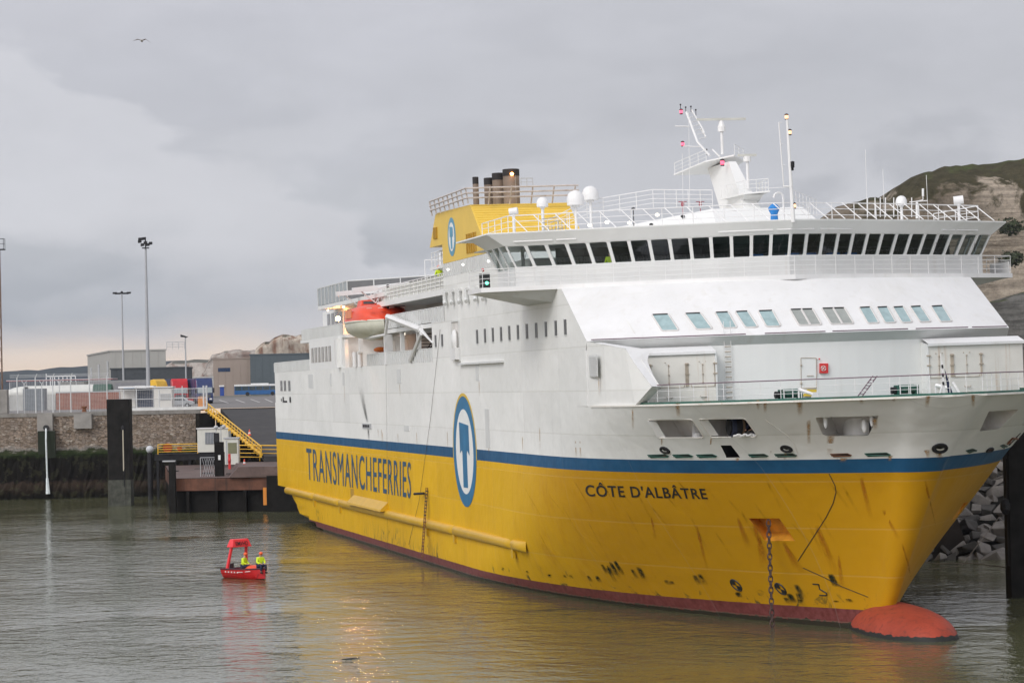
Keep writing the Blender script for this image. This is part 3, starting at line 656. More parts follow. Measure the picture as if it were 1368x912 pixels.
# boarding recess
a = sd(604.5, 430.5); c = sd(615.5, 482)
b = MB(); b.box(a[0], c[0], -12.13, -12.105, c[2], a[2], 0); b.box(a[0]-.1, a[0], -12.2, -12.1, c[2], a[2], 1).box(c[0], c[0]+.1, -12.2, -12.1, c[2], a[2], 1).box(a[0]-.1, c[0]+.1, -12.2, -12.1, a[2], a[2]+.08, 1)
d_ = b.build('boarding_door', [INNER, GREYW], sup)
b = MB(); b.ball(((a[0]+c[0])/2+.35, -12.3, c[2]+1.35), (.55, .22, .75), 12); b.box(a[0]+.5, c[0], -12.45, -12.1, c[2]+.1, c[2]+.9); b.build('rolled_slide', WHITE2, d_, smooth=True)
b = MB(); s0 = sd(616, 485.5); s1 = sd(673, 480)
b.box(s0[0], s1[0], -12.32, -12.1, s0[2]-.1, s0[2]+.03); b.build('boarding_ledge', GREYW, sup)
# rust-edged side fittings: flush hatches, vents, soot stain outlet
def sidebox(x0, y0, x1, y1, m_, name, th=.03, Y=-12.1):
    a = sd(x0, y0, Y); c = sd(x1, y1, Y); return MB().box(a[0], c[0], Y-th, Y, min(a[2], c[2]), max(a[2], c[2])).build(name, m_, sup)
for q in ((635.5, 487, 640.5, 508, GREYW), (648, 546, 655.5, 598, GREYW), (441, 499, 443.5, 515, GREYW), (457.5, 497, 461, 514.5, GREYW), (530.5, 493, 536, 511.5, GREYW), (540, 568, 547, 575.5, GREYW), (412, 500, 418.5, 518, GREYW)): sidebox(*q, 'side_hatch')
so_ = sidebox(484.5, 565.3, 496.5, 572.5, STEEL, 'soot_outlet', .06)
so2 = MB(); a = sd(486, 566); c = sd(495, 571.5)
for k in range(4): xx = a[0]+(c[0]-a[0])*(k+.1)/4; so2.box(xx, xx+.6*(c[0]-a[0])/4, -12.2, -12.15, c[2]+.05, a[2]-.05)
so2.build('outlet_grille', SOOT, so_)
# louvre by the knuckle
a = sd(794, 477, -12.05); b = MB()
for k in range(12): b.box(a[0]-.8, a[0]+.8, -12.16, -12.1, a[2]-1.0+k*.09, a[2]-.955+k*.09)
b.box(a[0]-.85, a[0]+.85, -12.13, -12.1, a[2]-1.05, a[2]+.12); b.build('side_louvre', GREYW, sup)
# rust drips along the side, real stains with their own shape
RPALE = stain_mat('rust_run_pale', (.44, .27, .12), 9.0, .8, .40, .85)
for x, y0, y1 in ((511, 576, 594), (509.5, 572, 590), (531.5, 578, 594), (556.5, 576, 596), (597.5, 575, 600), (721, 570, 602), (698, 582, 604), (769, 588, 611), (775, 588, 612), (505, 572, 585), (653, 598, 606), (640, 508, 530), (534, 512, 530), (460, 515, 540), (800, 506, 530), (845, 545, 575)):
    stain('rust_run', x, y0, x+.8, y1, .10, .14, RPALE, hull)
for x0, y0, x1, y1, w0, w1 in ((491, 565, 481, 515, .5, 1.5), (492, 572, 493, 590, .5, .5)): stain('soot_smear', x0, y0, x1, y1, w0, w1, stain_mat('soot_smear', (.05, .05, .05), .5, .4, .35, .6), hull, surf=lambda x, y: sd(x, y, -12.11))
# long mooring / falls ropes down the side
for pts in ([(588, 440), (575, 560), (560, 668), (546, 727)], [(515.5, 486), (517, 600), (517.5, 735)]):
    stroke('side_cable', pts, 0.014, GREYW if pts[0][0] != 588 else ROPE, hull) if pts[0][0] > 700 else MB().path([sd(x, y, -12.16) for x, y in pts], 0.007 if pts[0][0] != 588 else .013, 4).build('side_cable', ROPE, hull)

# ------------------------------------------------ stern corner, aft decks
b = MB()
for x in (376.2, 381, 386.8):
    a = sd(x-1.6, 508.5, -12.1); c = sd(x+1.4, 522, -12.1); b.box(a[0], c[0], -12.13, -12.1, c[2], a[2], 0)
b.build('stern_window', PANE, sup)
b = MB()
for x0, y0, x1, y1 in ((375.6, 532, 376.4, 536), (377.6, 530, 379.5, 537.5), (379.4, 535, 383.8, 537.5), (386.8, 530, 389.0, 537.5)): a = sd(x0, y0); c = sd(x1, y1); b.box(a[0], c[0], -12.125, -12.1, c[2], a[2])
b.build('stern_lettering', BLACK, sup)
MB().box(-.35, .39, -11.9, -11.0, 8.6, 14.0).box(-.35, .39, 11.0, 11.9, 8.6, 14.0).box(-.3, .39, -11, 11, 12.5, 14.08).build('stern_post', WHITE, ferry)
def ribbed(x0, x1, z0, z1, Y=-12.1, th=.06, step=.6, name='bulwark', m_=GREYW, both=True):
    for s in ((-1, 1) if both else (-1,)):
        b = MB(); yy = abs(Y)*s; b.box(x0, x1, yy-(0 if s > 0 else 0), yy-s*th, z0, z1)
        n = int((x1-x0)/step)
        for i in range(n+1): X = x0+(x1-x0)*i/max(1, n); b.box(X-.03, X+.03, yy, yy+s*.07, z0, z1)
        b.box(x0, x1, yy+s*.02, yy-s*.12, z1, z1+.07); b.build(name, m_, ferry)
ribbed(.5, 24, 14.102, 15.0); ribbed(55, 81.7, 14.102, 14.98, name='lifeboat_deck_bulwark', step=.8); ribbed(20, 43, 16.86, 17.75)
MB().box(.45, .55, -12.1, 12.1, 14.102, 15).box(20.0, 20.1, -12.05, 12.05, 16.86, 17.75).build('aft_bulwark', GREYW, ferry)
b = MB(); b.box(24, 42.5, -12.1, -5, 14.102, 16.6).box(24, 42.5, -5, 5, 14.102, 16.6).box(24, 42.5, 5, 12.1, 14.102, 16.6); b.box(18.6, 43, -12.1, 12.1, 16.602, 16.858)
ab = b.build('aft_deckhouse', WHITE, ferry)
for i in range(6): x = 25.2+i*2.0; MB().box(x, x+1.35, -12.13, -12.1, 14.75, 16.05).box(x+.6, x+.7, -12.16, -12.13, 14.75, 16.05, 1).build('window', [PANE, GREYW], ab)
MB().box(38.8, 40.6, -12.13, -12.1, 14.4, 16.5).box(40.8, 41.6, -12.4, -12.1, 14.15, 16.6, 1).build('doorway', [INNER, WHITE], ab)
b = MB(); b.box(22.2, 62, -10.5, 10.5, 16.86, 19.3); b.box(30, 64, -12.1, 12.1, 19.302, 19.62); b.box(30, 62, -11.5, 11.5, 19.62, 19.66)
ub = b.build('upper_deckhouse', WHITE, ferry)
for i in range(9): x = 25+i*2.3; MB().box(x, x+1.6, -10.53, -10.5, 17.9, 19.05).build('window', PANE, ub)
# smoked screens round the sun deck
b = MB()
for i in range(8):
    x = 30+i*2.0; b.box(x+.05, x+1.95, -12.06, -12.0, 19.68, 21.15, 0); b.box(x-.05, x+.05, -12.1, -11.96, 19.66, 21.2, 1)
b.box(30, 46, -12.09, -11.97, 21.15, 21.22, 1)
for i in range(10): y = -12+i*2.4; b.box(29.95, 30.0, y+.05, y+2.35, 19.68, 21.15, 0); b.box(29.93, 30.03, y-.05, y+.05, 19.66, 21.2, 1)
b.box(29.93, 30.03, -12, 12, 21.15, 21.22, 1)
b.build('glass_screen', [SCREEN, GREYW], ferry)
b = MB(); pts = [(46, -12.05), (48.2, -10.2), (50.4, -8.4), (52.6, -6.6), (56, -6.2), (60, -5.8), (64, -5.4)]
for (xa, ya), (xb, yb) in zip(pts, pts[1:]):
    b.prism([(xa, ya, 19.7), (xb, yb, 19.7), (xb, yb, 21.15), (xa, ya, 21.15)], (.0, .06, 0), 0); b.tube((xa, ya, 19.66), (xa, ya, 21.2), .06, 6, mi=1); b.tube((xa, ya, 21.18), (xb, yb, 21.18), .05, 5, mi=1)
b.build('glass_screen', [SCREEND, GREYW], ferry)
# inner wall of the lifeboat recess, with doors and windows
b = MB(); b.box(42.5, 86.4, -8.6, 8.6, 14.102, 16.6).box(62, 86.4, -8.6, 8.6, 16.6, 18.55); b.box(42.5, 86.4, -8.6, 8.6, 16.602, 16.62)
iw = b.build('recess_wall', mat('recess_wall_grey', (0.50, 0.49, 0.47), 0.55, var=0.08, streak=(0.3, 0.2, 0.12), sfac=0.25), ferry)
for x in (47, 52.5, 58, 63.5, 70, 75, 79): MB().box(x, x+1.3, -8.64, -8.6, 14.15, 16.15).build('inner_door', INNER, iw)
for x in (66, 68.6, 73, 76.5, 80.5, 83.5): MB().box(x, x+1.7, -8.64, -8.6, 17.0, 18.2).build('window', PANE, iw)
b = MB(); b.box(64, 81.68, -12.1, -8.6, 16.45, 16.75).box(64, 81.68, 8.6, 12.1, 16.45, 16.75); b.box(81.7, 86.4, -12.1, -8.6, 16.752, 16.80)
b.box(60, 86.398, -12.1, 12.1, 18.552, 18.95); b.box(42.5, 64, -10.6, -8.6, 16.45, 16.75); b.build('deck_slab', WHITE, ferry)
for x in (43.2, 50.5, 62.5, 69, 75.5): MB().box(x-.15, x+.15, -12.0, -11.7, 14.1, 16.45).build('pillar', WHITE, ferry)
ribbed(64, 86.3, 16.80, 17.75, name='balcony_bulwark', step=1.0)
b = MB(); b.rail([(57, -12, 18.95), (86.3, -12, 18.95)], 1.05, 1.6, .03, 4); b.build('deck_rail', WHITE2, ferry)
b = MB()
for i in range(46): x = 62+i*.53; b.box(x, x+.42, -11.97, -11.93, 18.98, 19.9)
b.build('rail_screen', mat('rail_cloth', (0.62, 0.62, 0.58), 0.7, var=.15), ferry)
b = MB()   # stairs and life rings deck clutter inside the recess
for k in range(9): b.box(71+k*.0, 72.1, -11.2+k*.02, -9.4, 14.25+k*.24, 14.29+k*.24)
for s in (71, 72.1): b.tube((s, -11.2, 14.1), (s, -9.4, 16.4), .04, 5)
b.build('deck_stair', DARK, ferry)
MB().tube((79.3, -11.6, 14.25), (80.6, -11.6, 16.2), .05, 5).tube((80.3, -11.6, 14.25), (81.4, -11.6, 16.2), .05, 5).build('accommodation_stair', DARK, ferry)
for x, m_, nm in ((46.5, ORANGE, 'raft_bag'),): 
    b = MB(); b.ball((56.5, -11.3, 15.35), (1.6, .5, .22), 12); b.build('raft_bag', mat('bag_orange', (.85, .2, .02), .6), ferry, smooth=True)
for x in (49.5, 52.0): MB().lathe([(.2, 0), (.2, 1.2)], (x, -12.2, 14.1), 12).build('liferaft_canister', WHITE2, ferry)
# small deckhouse behind the funnel and frames on the upper deck
b = MB(); b.box(80, 86.39, -9.5, 9.5, 18.952, 22.2); b.box(78.8, 86.39, -11.5, -9.5, 20.5, 20.7); b.box(66, 79.9, -6, 6, 18.952, 20.7)
b.build('upper_casing', WHITE, ferry)
MB().box(82.4, 84.6, -9.54, -9.5, 19.0, 21.4).box(83.4, 83.6, -9.6, -9.54, 19.0, 21.4, 1).build('casing_door', [INNER, DARK], ferry)
b = MB(); b.rail([(66, -6, 20.7), (79.9, -6, 20.7)], 1.0, 1.5, .03, 3); b.rail([(64, -9, 19.62), (64, 9, 19.62)], 2.3, 2.0, .035, 2); b.rail([(79, -11.4, 20.7), (86, -11.4, 20.7)], 1.0, 1.2, .03, 3)
b.path([(60, -7, 19.6), (60, -7, 22.6), (60, -3, 22.8), (63, -3, 20)], .07, 5); b.build('upper_rail', WHITE2, ferry)

# ------------------------------------------------ funnel
FP = [(84.5, 24.15), (95.9, 23.95), (100.7, 20.62), (86.45, 20.62), (86.45, 21.92), (82.0, 21.95)]
b = MB(); b.prism([(x, -12.1, z) for x, z in FP], (0, 6.5, 0)); fun = b.build('funnel', YEL, ferry)
b = MB()
for k in range(20):
    t = (k+.5)/20; x = 95.9+4.8*t; z = 23.95-3.33*t; b.tube((x+.0, -12.0, z+.0), (x+.0, -5.7, z+.0), .035, 4)
b.build('casing_rib', YEL, fun)
MB().prism([(87, -11.6, 19.702), (101, -11.6, 19.702), (101, -11.6, 20.6), (87, -11.6, 20.6)], (0, 6, 0)).build('funnel_base', WHITE, fun)
b = MB(); b.box(86.5, 104, -12.1, -12.0, 19.705, 20.6)
for i in range(24): x = 86.6+i*.75; b.box(x, x+.08, -12.16, -12.1, 19.7, 20.6)
b.build('ribbed_screen', GREYW, fun)
fl = disc(0, 0, .001, 1, 0, SKYB, 'funnel_emblem', fun); 
bpy.data.objects.remove(fl)
def odisc(cX, cz, rx, rz, y, m_, name, parent):
    b = MB(); P = [(cX+rx*math.cos(2*math.pi*i/40), y, cz+rz*math.sin(2*math.pi*i/40)) for i in range(40)]; b.prism(P, (0, -.012, 0)); return b.build(name, m_, parent)
fe = odisc(89.75, 22.25, 1.28, 1.28, -12.105, SKYB, 'funnel_emblem', fun); odisc(89.75, 22.25, .92, .95, -12.12, LOGOW, 'emblem_field', fe); tmark(89.75, 22.25, .33, -12.135, SKYB, 'emblem_letter', fe)
for x0, y0, x1, y1 in ((624, 313, 637, 337), (580, 304.5, 584.8, 319.5)):
    a = sd(x0, y0); c = sd(x1, y1); b = MB(); b.box(a[0], c[0], -12.13, -12.1, c[2]+.05, a[2]-.0)
    for k in range(4): xx = a[0]+(c[0]-a[0])*k/4; b.box(xx, xx+.15, -12.2, -12.13, c[2]+.05, a[2])
    b.build('louvre', OCH, fun)
b = MB(); FR = [(84.2, -12.4), (96.4, -12.4), (97.2, -5.2)]
for k, h in enumerate((.25, .55, .85)): b.path([(x+(.15*k), y-.05*k, 24.1+h) for x, y in FR], .055, 5)
for i in range(9): x = 84.3+i*1.5; b.tube((x, -12.3, 24.0), (x, -12.45, 25.0), .05, 5)
for i in range(5): y = -11+i*1.4; b.tube((96.4, y, 23.9), (97.1, y, 25.0), .05, 5)
b.build('funnel_rail', mat('rusty_rail', (0.50, 0.45, 0.42), 0.6, var=.2, streak=(.25, .12, .06), sfac=.6), fun)
def exhaust(x, y, z1, r): 
    b = MB(); b.lathe([(r, 23.9), (r, z1-.45)], (x, y, 0), 16, 0); b.lathe([(r*1.03, z1-.45), (r*1.03, z1), (r*.8, z1+.02), (r*.8, z1-.3)], (x, y, 0), 16, 1); return b.build('exhaust_pipe', [BROWNP, SOOT], fun, smooth=True)
exhaust(90, -10.42, 26.15, .2); exhaust(89, -9.30, 26.15, .33); exhaust(89.8, -8.82, 26.4, .42); exhaust(91, -8.22, 26.55, .55)
b = MB()
for k in range(7): b.tube((91.5, -8.35, 24.2+k*.3), (91.5, -8.05, 24.2+k*.3), .02, 4)
for y in (-8.35, -8.05): b.tube((91.5, y, 24), (91.5, y, 26.2), .025, 4)
b.rail([(91.6, -7.7, 25.4), (91.6, -6.9, 25.4)], .5, .4, .02, 2); b.build('exhaust_ladder', STEEL, fun)
l_ = MB().ball((91.6, -8.3, 26.2), (.12, .12, .1), 8).build('funnel_lamp', LAMPO, fun)

# ------------------------------------------------ bridge
BX = spline([0, 2.3, 6, 9.3, 11.5, 15.4, 16.4], [124.1, 123.45, 121.8, 120.3, 119.0, 116.9, 116.2])
def bx(Y, off=0): return BX(abs(Y))+off
by = [-16+i*1.0 for i in range(33)]
def bslab(z0, z1, ymax, off, back, name, m_, parent, zf=None):
    ys = [max(-ymax, min(ymax, y)) for y in by]; ys = sorted(set(round(y, 3) for y in ys)); fr_ = [(bx(y, off), y) for y in ys]
    bk = back[::-1]; P = fr_+bk; b = MB(); b.prism([(x, y, z0) for x, y in P], (0, 0, z1-z0)); return b.build(name, m_, parent)
wing = [(109.5, -12.1), (110.5, -13), (112.8, -16)]
back = wing + [(112.8, 16), (110.5, 13), (109.5, 12.1)]
deckb = bslab(17.642, 17.9, 16, 0, [(112.8, -16), (109.5, -12.0), (109.5, 12.0), (112.8, 16)], 'bridge', WHITE2, ferry)
# underside bracket of each wing
for s in (-1, 1):
    b = MB(); b.add([(112.9, s*15.8, 17.64), (116.3, s*15.8, 17.64), (118.4, s*12.1, 17.64), (109.6, s*12.1, 17.64), (111, s*12.1, 16.95), (117.4, s*12.1, 16.95)],
                    [(0, 1, 2, 3), (0, 1, 5, 4), (1, 2, 5), (0, 4, 3), (3, 4, 5, 2)]); b.build('wing_bracket', GREYW, deckb)
# apron wall below the windows, window band, fascia: three rings that lean outward
def ring_strip(lo, hi, ys_lo, ys_hi, zl, zh, b, mi=0):
    P = [[(bx(y0, lo), y0, zl), (bx(y1, hi), y1, zh)] for y0, y1 in zip(ys_lo, ys_hi)]; b.grid(P, mi)
nW = 28; YL = [-14.0+28.0*i/nW for i in range(nW+1)]; YT = [y*1.045 for y in YL]; YR = [y*1.115 for y in YL]
LO, MI, HI = -1.0, -.5, -.05
b = MB(); ring_strip(LO, LO, YL, YL, 17.9, 18.93, b)
for s in (0, -1): b.add([(bx(YL[s], LO), YL[s], 17.9), (112.2, YL[s], 17.9), (112.2, YL[s], 18.93), (bx(YL[s], LO), YL[s], 18.93)], [(0, 1, 2, 3)])
o_ = b.build('bridge_apron', mat('apron_white', (.63, .635, .625), .5, var=.05, vscale=.6, streak=(.45, .38, .3), sfac=.25), deckb); s_ = o_.modifiers.new('s', 'SOLIDIFY'); s_.thickness = .12; s_.offset = 0
b = MB(); ring_strip(MI, HI, YT, YR, 20.22, 20.9, b)
for s in (0, -1): b.add([(bx(YT[s], MI), YT[s], 20.22), (112.0, YT[s], 20.22), (111.6, YR[s], 20.9), (bx(YR[s], HI), YR[s], 20.9)], [(0, 1, 2, 3)])
o_ = b.build('bridge_fascia', WHITE, deckb); s_ = o_.modifiers.new('s', 'SOLIDIFY'); s_.thickness = .08; s_.offset = 0
rf = MB(); P = [(bx(y, HI+.03), y) for y in YR]+[(108, YR[-1]), (108, YR[0])]; rf.prism([(x, y, 20.86) for x, y in P], (0, 0, .08)); rf.build('bridge_roof', WHITE, deckb)
rf = MB(); P = [(bx(y, MI-.1), y) for y in YT]+[(108.5, YT[-1]), (108.5, YT[0])]; rf.prism([(x, y, 20.24) for x, y in P], (0, 0, .05)); rf.build('bridge_ceiling', GREYW, deckb)
for i in range(nW):
    c0 = np.array((bx(YL[i], LO), YL[i], 18.93)); c1 = np.array((bx(YL[i+1], LO), YL[i+1], 18.93)); t0 = np.array((bx(YT[i], MI), YT[i], 20.22)); t1 = np.array((bx(YT[i+1], MI), YT[i+1], 20.22))
    def L_(u, v): return (1-v)*((1-u)*c0+u*c1)+v*((1-u)*t0+u*t1)
    fr = MB(); g = .085; gv = .05; inn_ = [L_(g, gv), L_(1-g, gv), L_(1-g, 1-gv), L_(g, 1-gv)]; outq = [L_(0, 0), L_(1, 0), L_(1, 1), L_(0, 1)]
    inn_ = [L_(g+.03, gv), L_(1-g-.03, gv), L_(1-g, gv+.05), L_(1-g, 1-gv-.05), L_(1-g-.03, 1-gv), L_(g+.03, 1-gv), L_(g, 1-gv-.05), L_(g, gv+.05)]
    nrm = np.cross(c1-c0, t0-c0); nrm /= np.linalg.norm(nrm)
    if nrm[0] < 0: nrm = -nrm
    A = outq+inn_; B = [p-nrm*.10 for p in A]; V = A+B; F_ = [(0, 1, 5, 4), (1, 6, 5), (1, 2, 7, 6), (2, 8, 7), (2, 3, 9, 8), (3, 10, 9), (3, 0, 11, 10), (0, 4, 11)]
    fr.add(V, F_+[tuple(j+12 for j in f[::-1]) for f in F_]+[(4+k, 4+(k+1) % 8, 16+(k+1) % 8, 16+k) for k in range(8)])
    wn_ = fr.build('window', WHITE, deckb)
    MB().add([p-nrm*.05 for p in inn_], [tuple(range(8))]).build('pane', GLASSD, wn_)
for i in list(range(0, nW, 3))+[13, 16]:
    y0 = (YL[i]+YL[i+1])/2; zt_ = 20.12; X0w = bx(YT[i], MI)+.05; b = MB(); b.tube((X0w, y0+.2, zt_), (bx(y0, LO)+.42, y0-.15, 19.35), .014, 4); b.tube((bx(y0, LO)+.30, y0-.12, 19.15), (bx(y0, LO)+.48, y0-.22, 19.7), .012, 4); b.build('wiper', DARK, deckb)
# end and rear windows of the wings
for s in (0, -1):
    b = MB(); y0, y1 = YL[s], YT[s]; X1 = bx(y0, LO); X1t = bx(y1, MI)
    for k in range(3):
        a0 = 112.2+(X1-112.2)*k/3; a1 = 112.2+(X1-112.2)*(k+1)/3; T0 = 112.0+(X1t-112)*k/3; T1 = 112+(X1t-112)*(k+1)/3
        b.add([(a0+.12, y0, 18.93), (a1-.12, y0, 18.93), (T1-.12, y1, 20.22), (T0+.12, y1, 20.22)], [(0, 1, 2, 3)], 0)
        b.hexa([(a0-.08, y0-.05, 18.93), (a0+.12, y0-.05, 18.93), (a0+.12, y0+.05, 18.93), (a0-.08, y0+.05, 18.93), (T0-.08, y1-.05, 20.22), (T0+.12, y1-.05, 20.22), (T0+.12, y1+.05, 20.22), (T0-.08, y1+.05, 20.22)], 1)
    b.build('wing_window', [GLASSD, WHITE], deckb)
b = MB(); b.box(111.9, 112.0, -10.5, 13.8, 17.9, 20.24, 0); b.box(112.0, 112.6, 13.6, 13.7, 17.9, 20.24, 0)
for s in (-1,): b.box(112.0, 112.1, s*11, s*14, 17.9, 18.93, 1); b.box(112.0, 112.08, s*12.4, s*12.6, 18.93, 20.24, 1); b.box(112, 112.08, s*13.9, s*14.05, 18.93, 20.24, 1)
b.build('bridge_rear_wall', [mat('bridge_interior', (0.09, 0.095, 0.09), 0.7, var=.4, vscale=1.2), WHITE], deckb)
b = MB()
for y in range(-10, 11, 4): b.box(bx(y, -3.3), bx(y, -2.2), y-1.3, y+1.3, 17.9, 18.95)
b.build('bridge_console', mat('console_dark', (0.03, 0.035, 0.05), 0.5), deckb)
b = MB()
for y in (-1.5, .5, 1.6, 3.2, 4.4): b.box(bx(y, -2.0), bx(y, -1.6), y-.35, y+.35, 18.85, 19.15)
b.build('bridge_chair', mat('seat_blue', (0.02, .12, .35), .6), deckb)
# walkway rail round the bridge front
b = MB(); rp_ = [(112.9, -15.9, 17.9)]+[(bx(y, -.08), y, 17.9) for y in np.linspace(-15.9, 15.9, 25)]+[(112.9, 15.9, 17.9)]
b.rail(rp_, 1.02, 2.7, .022, 4, rp=.02); b.build('walkway_rail', WHITE2, deckb)
MB().box(113.5, 116.3, 15.85, 15.92, 17.9, 18.6).build('wing_shield', WHITE2, deckb)
b = MB()
for y in (-12.6, -8.2, -2.6, 7, 10.8): b.ball((bx(y, -.85), y+.7, 18.72), (.06, .33, .05), 8)
b.build('bulkhead_lamp', STEEL, deckb)
b = MB()
for y0, y1 in ((-14.2, -12.2), (-12, -11), (-3.8, -1), (-.8, 1.4), (1.8, 4.0), (10.6, 11.6), (11.8, 13.4)):
    MB().path([(bx(y, MI+.16), y, 20.40) for y in np.linspace(y0, y1, 4)], .06, 6).build('sun_blind', WHITE2, deckb)
# starboard side light and its box
b = MB(); b.box(114.9, 115.5, -15.75, -15.25, 17.95, 18.75, 0); sl_ = b.build('side_light', BLACK, deckb); MB().ball((115.55, -15.45, 18.2), .1, 8).build('green_lens', LAMPG, sl_); MB().ball((115.3, -15.6, 18.95), .1, 8).build('red_knob', RED, sl_)

# ---- wheelhouse top
def roofpt(x, y, X): p = ft(x, y, X); return p
top_rail = [(109, -14.2, 20.94)]+[(bx(y, -1.6), y, 20.94) for y in np.linspace(-14.2, 14.2, 19)]+[(109, 14.2, 20.94)]
b = MB(); b.rail(top_rail, 1.0, 1.9, .026, 3)
for y in np.linspace(-14, 14, 26): b.tube((bx(y, -1.6), y, 21.94), (bx(y, -.15), y+(.55), 20.94), .03, 5)
b.build('roof_rail', WHITE2, deckb)
b = MB(); b.hexa([(106, -9.5, 20.94), (119.5, -3.0, 20.94), (119.5, 3.2, 20.94), (106, 9.5, 20.94), (106, -7.5, 21.35), (117.5, -2.6, 22.0), (117.5, 2.8, 22.0), (106, 8, 21.5)])
b.build('roof_house', WHITE, deckb)
b = MB(); b.rail([(104, -9, 21.3), (108, -7.5, 22.2), (112, -4.5, 22.5), (117, -2.4, 22.05)], 1.05, 1.2, .022, 4); b.rail([(117, 2.4, 22.05), (108, 7, 22.0)], 1.0, 1.5, .02, 3); b.build('upper_roof_rail', WHITE2, deckb)
def dome(x, y, X, r, zb=20.94, drum=False):
    c = ft(x, y, X); b = MB()
    if drum: b.tube(c+np.array([-.1, -r, 0]), c+np.array([.1, r, .05]), r*.95, 14)
    else:
        b.lathe([(r*.97, -.7*r), (r, -.2*r), (r*.98, .15*r), (r*.8, .62*r), (r*.5, .88*r), (r*.15, .99*r), (.01, r)], c, 18); 
    b.tube((c[0], c[1], zb), (c[0], c[1], c[2]-.6*r), .09, 8); b.tube((c[0], c[1], c[2]-r*.95), (c[0], c[1], c[2]-r*.7), r*.45, 12)
    return b.build('radar_dome', WHITE2, deckb, smooth=True, sharp=50)
dome(768.7, 266, 111, .52); dome(788.5, 259.5, 109, .5); dome(724.5, 271, 113, .34); dome(1204, 269, 112, .34); dome(686, 283, 114.5, .22, drum=True); dome(1280.5, 268, 113, .27, drum=True)
# lattice aerial array beside the domes
b = MB(); a = ft(745, 296, 113.5)
for k in range(5): b.tube((113.3, a[1]-.9, 21.0+k*.22), (113.3, a[1]+.5-.1*k, 21.1+k*.22), .022, 4)
for k in range(8): b.tube((113.3, a[1]-.9+k*.2, 21.0), (113.3, a[1]-.9+k*.2, 21.25+.1*k), .022, 4)
b.build('aerial_array', mat('array_grey', (.3, .33, .36), .5), deckb)
# floodlights
for x, y in ((788, 301), (811, 297), (841, 297.5), (878, 287)):
    c = ft(x, y, 115.5); b = MB(); b.ball(c, (.12, .14, .1), 8); b.build('floodlight', LAMPW, deckb)
b = MB()
for x, y in ((846, 279), (912, 289), (936, 290), (1074, 296), (870, 300)): c = ft(x, y, 116); b.ball(c, (.12, .14, .09), 6); b.tube((c[0], c[1], 20.9), c, .025, 4)
b.build('roof_vent', DARK, deckb)
# thin whip aerials
b = MB()
for x, y0, y1, X in ((921.5, 150, 293, 116), (1157.7, 200, 272, 117), (1181, 226, 272, 117), (1239, 234, 268, 114), (913, 205, 300, 117)):
    p = ft(x-1.5, y0, X); q = ft(x, y1, X); MB().tube((q[0], q[1], min(q[2], 21)), p, .014, 4).build('whip_aerial', WHITE2, deckb)
b.tube(ft(1239, 268, 114), ft(1215, 270, 114), .03, 5)
for x in (1159, 1169, 1176, 1183, 1194, 1218): MB().tube(ft(x, 264, 114), ft(x, 290, 114), .03, 5).build('aerial_post', WHITE2, deckb)
b.tube(ft(1225, 270, 114), ft(1225, 292, 114), .08, 8); b.tube(ft(1233, 252, 114), ft(1233, 262, 114), .07, 8); b.path([ft(1233, 252, 114), ft(1233, 267, 114), ft(1219, 270, 114)], .025, 5)
b.build('aerial_bracket', WHITE2, deckb)
b = MB()
for x in (912, 935.5): c = ft(x, 273, 115); b.ball(c, (.1, .1, .16), 8); b.tube(c+np.array([0, -.25, .15]), c+np.array([0, .25, .15]), .02, 4); b.tube(c, c-np.array([0, 0, .9]), .02, 4)
b.build('fog_horn', mat('dull_red', (.3, .02, .04), .5), deckb)

# ---- main mast
tw = [sd(x, y, -.55) for x, y in ((941, 225), (969, 216), (1001.5, 297), (969, 299))]
b = MB(); A4 = [(tw[3], -.6, .55), (tw[2], -.6, .55), (tw[1], -.35, .1), (tw[0], -.35, .1)]; b.add([(p[0], y0, p[2]) for p, y0, y1 in A4]+[(p[0], y1, p[2]) for p, y0, y1 in A4], [(3, 2, 1, 0), (4, 5, 6, 7), (0, 1, 5, 4), (1, 2, 6, 5), (2, 3, 7, 6), (3, 0, 4, 7)]); mast = b.build('main_mast', WHITE, ferry)
fl1 = [sd(x, y, -.57) for x, y in ((962, 222), (971, 216), (1003, 297), (996, 297))]
b = MB()
p0, p1 = sd(906, 224.5, -1.2), sd(984, 210.5, -.6)
b.add([(107.6, -1.9, 24.70), (112.0, -1.2, 25.12), (113.8, 0, 25.3), (112.0, 1.2, 25.12), (107.6, 1.4, 24.72)]+[(107.6, -1.9, 24.78), (112.0, -1.2, 25.2), (113.8, 0, 25.38), (112.0, 1.2, 25.2), (107.6, 1.4, 24.80)], [(0, 1, 2, 3, 4), (5, 6, 7, 8, 9), (0, 1, 6, 5), (1, 2, 7, 6), (2, 3, 8, 7), (3, 4, 9, 8), (4, 0, 5, 9)])
b.rail([(107.7, -1.85, 24.78), (112, -1.15, 25.2)], .65, 1.0, .018, 3); b.rail([(112, 1.15, 25.2), (113.6, 0.1, 25.35)], .65, .8, .018, 3); b.build('upper_platform', WHITE, mast)
b = MB(); b.add([(114.0, -1.05, 22.72), (117.5, -.6, 22.8), (117.8, .8, 22.88), (114.5, 1.1, 22.8)]+[(114.0, -1.05, 22.80), (117.5, -.6, 22.88), (117.8, .8, 22.96), (114.5, 1.1, 22.88)], [(0, 1, 2, 3), (4, 5, 6, 7), (0, 1, 5, 4), (1, 2, 6, 5), (2, 3, 7, 6), (3, 0, 4, 7)])
b.hexa([(115, -.4, 22.2), (116, -.4, 22.2), (116, .5, 22.2), (115, .5, 22.2), (114.2, -.7, 22.75), (117, -.5, 22.8), (117, .7, 22.8), (114.2, .9, 22.8)]); b.rail([(114.2, -1, 22.8), (117.4, -.6, 22.88), (117.7, .75, 22.95), (114.6, 1.05, 22.88)], .7, .8, .018, 3); b.build('lower_platform', WHITE, mast)
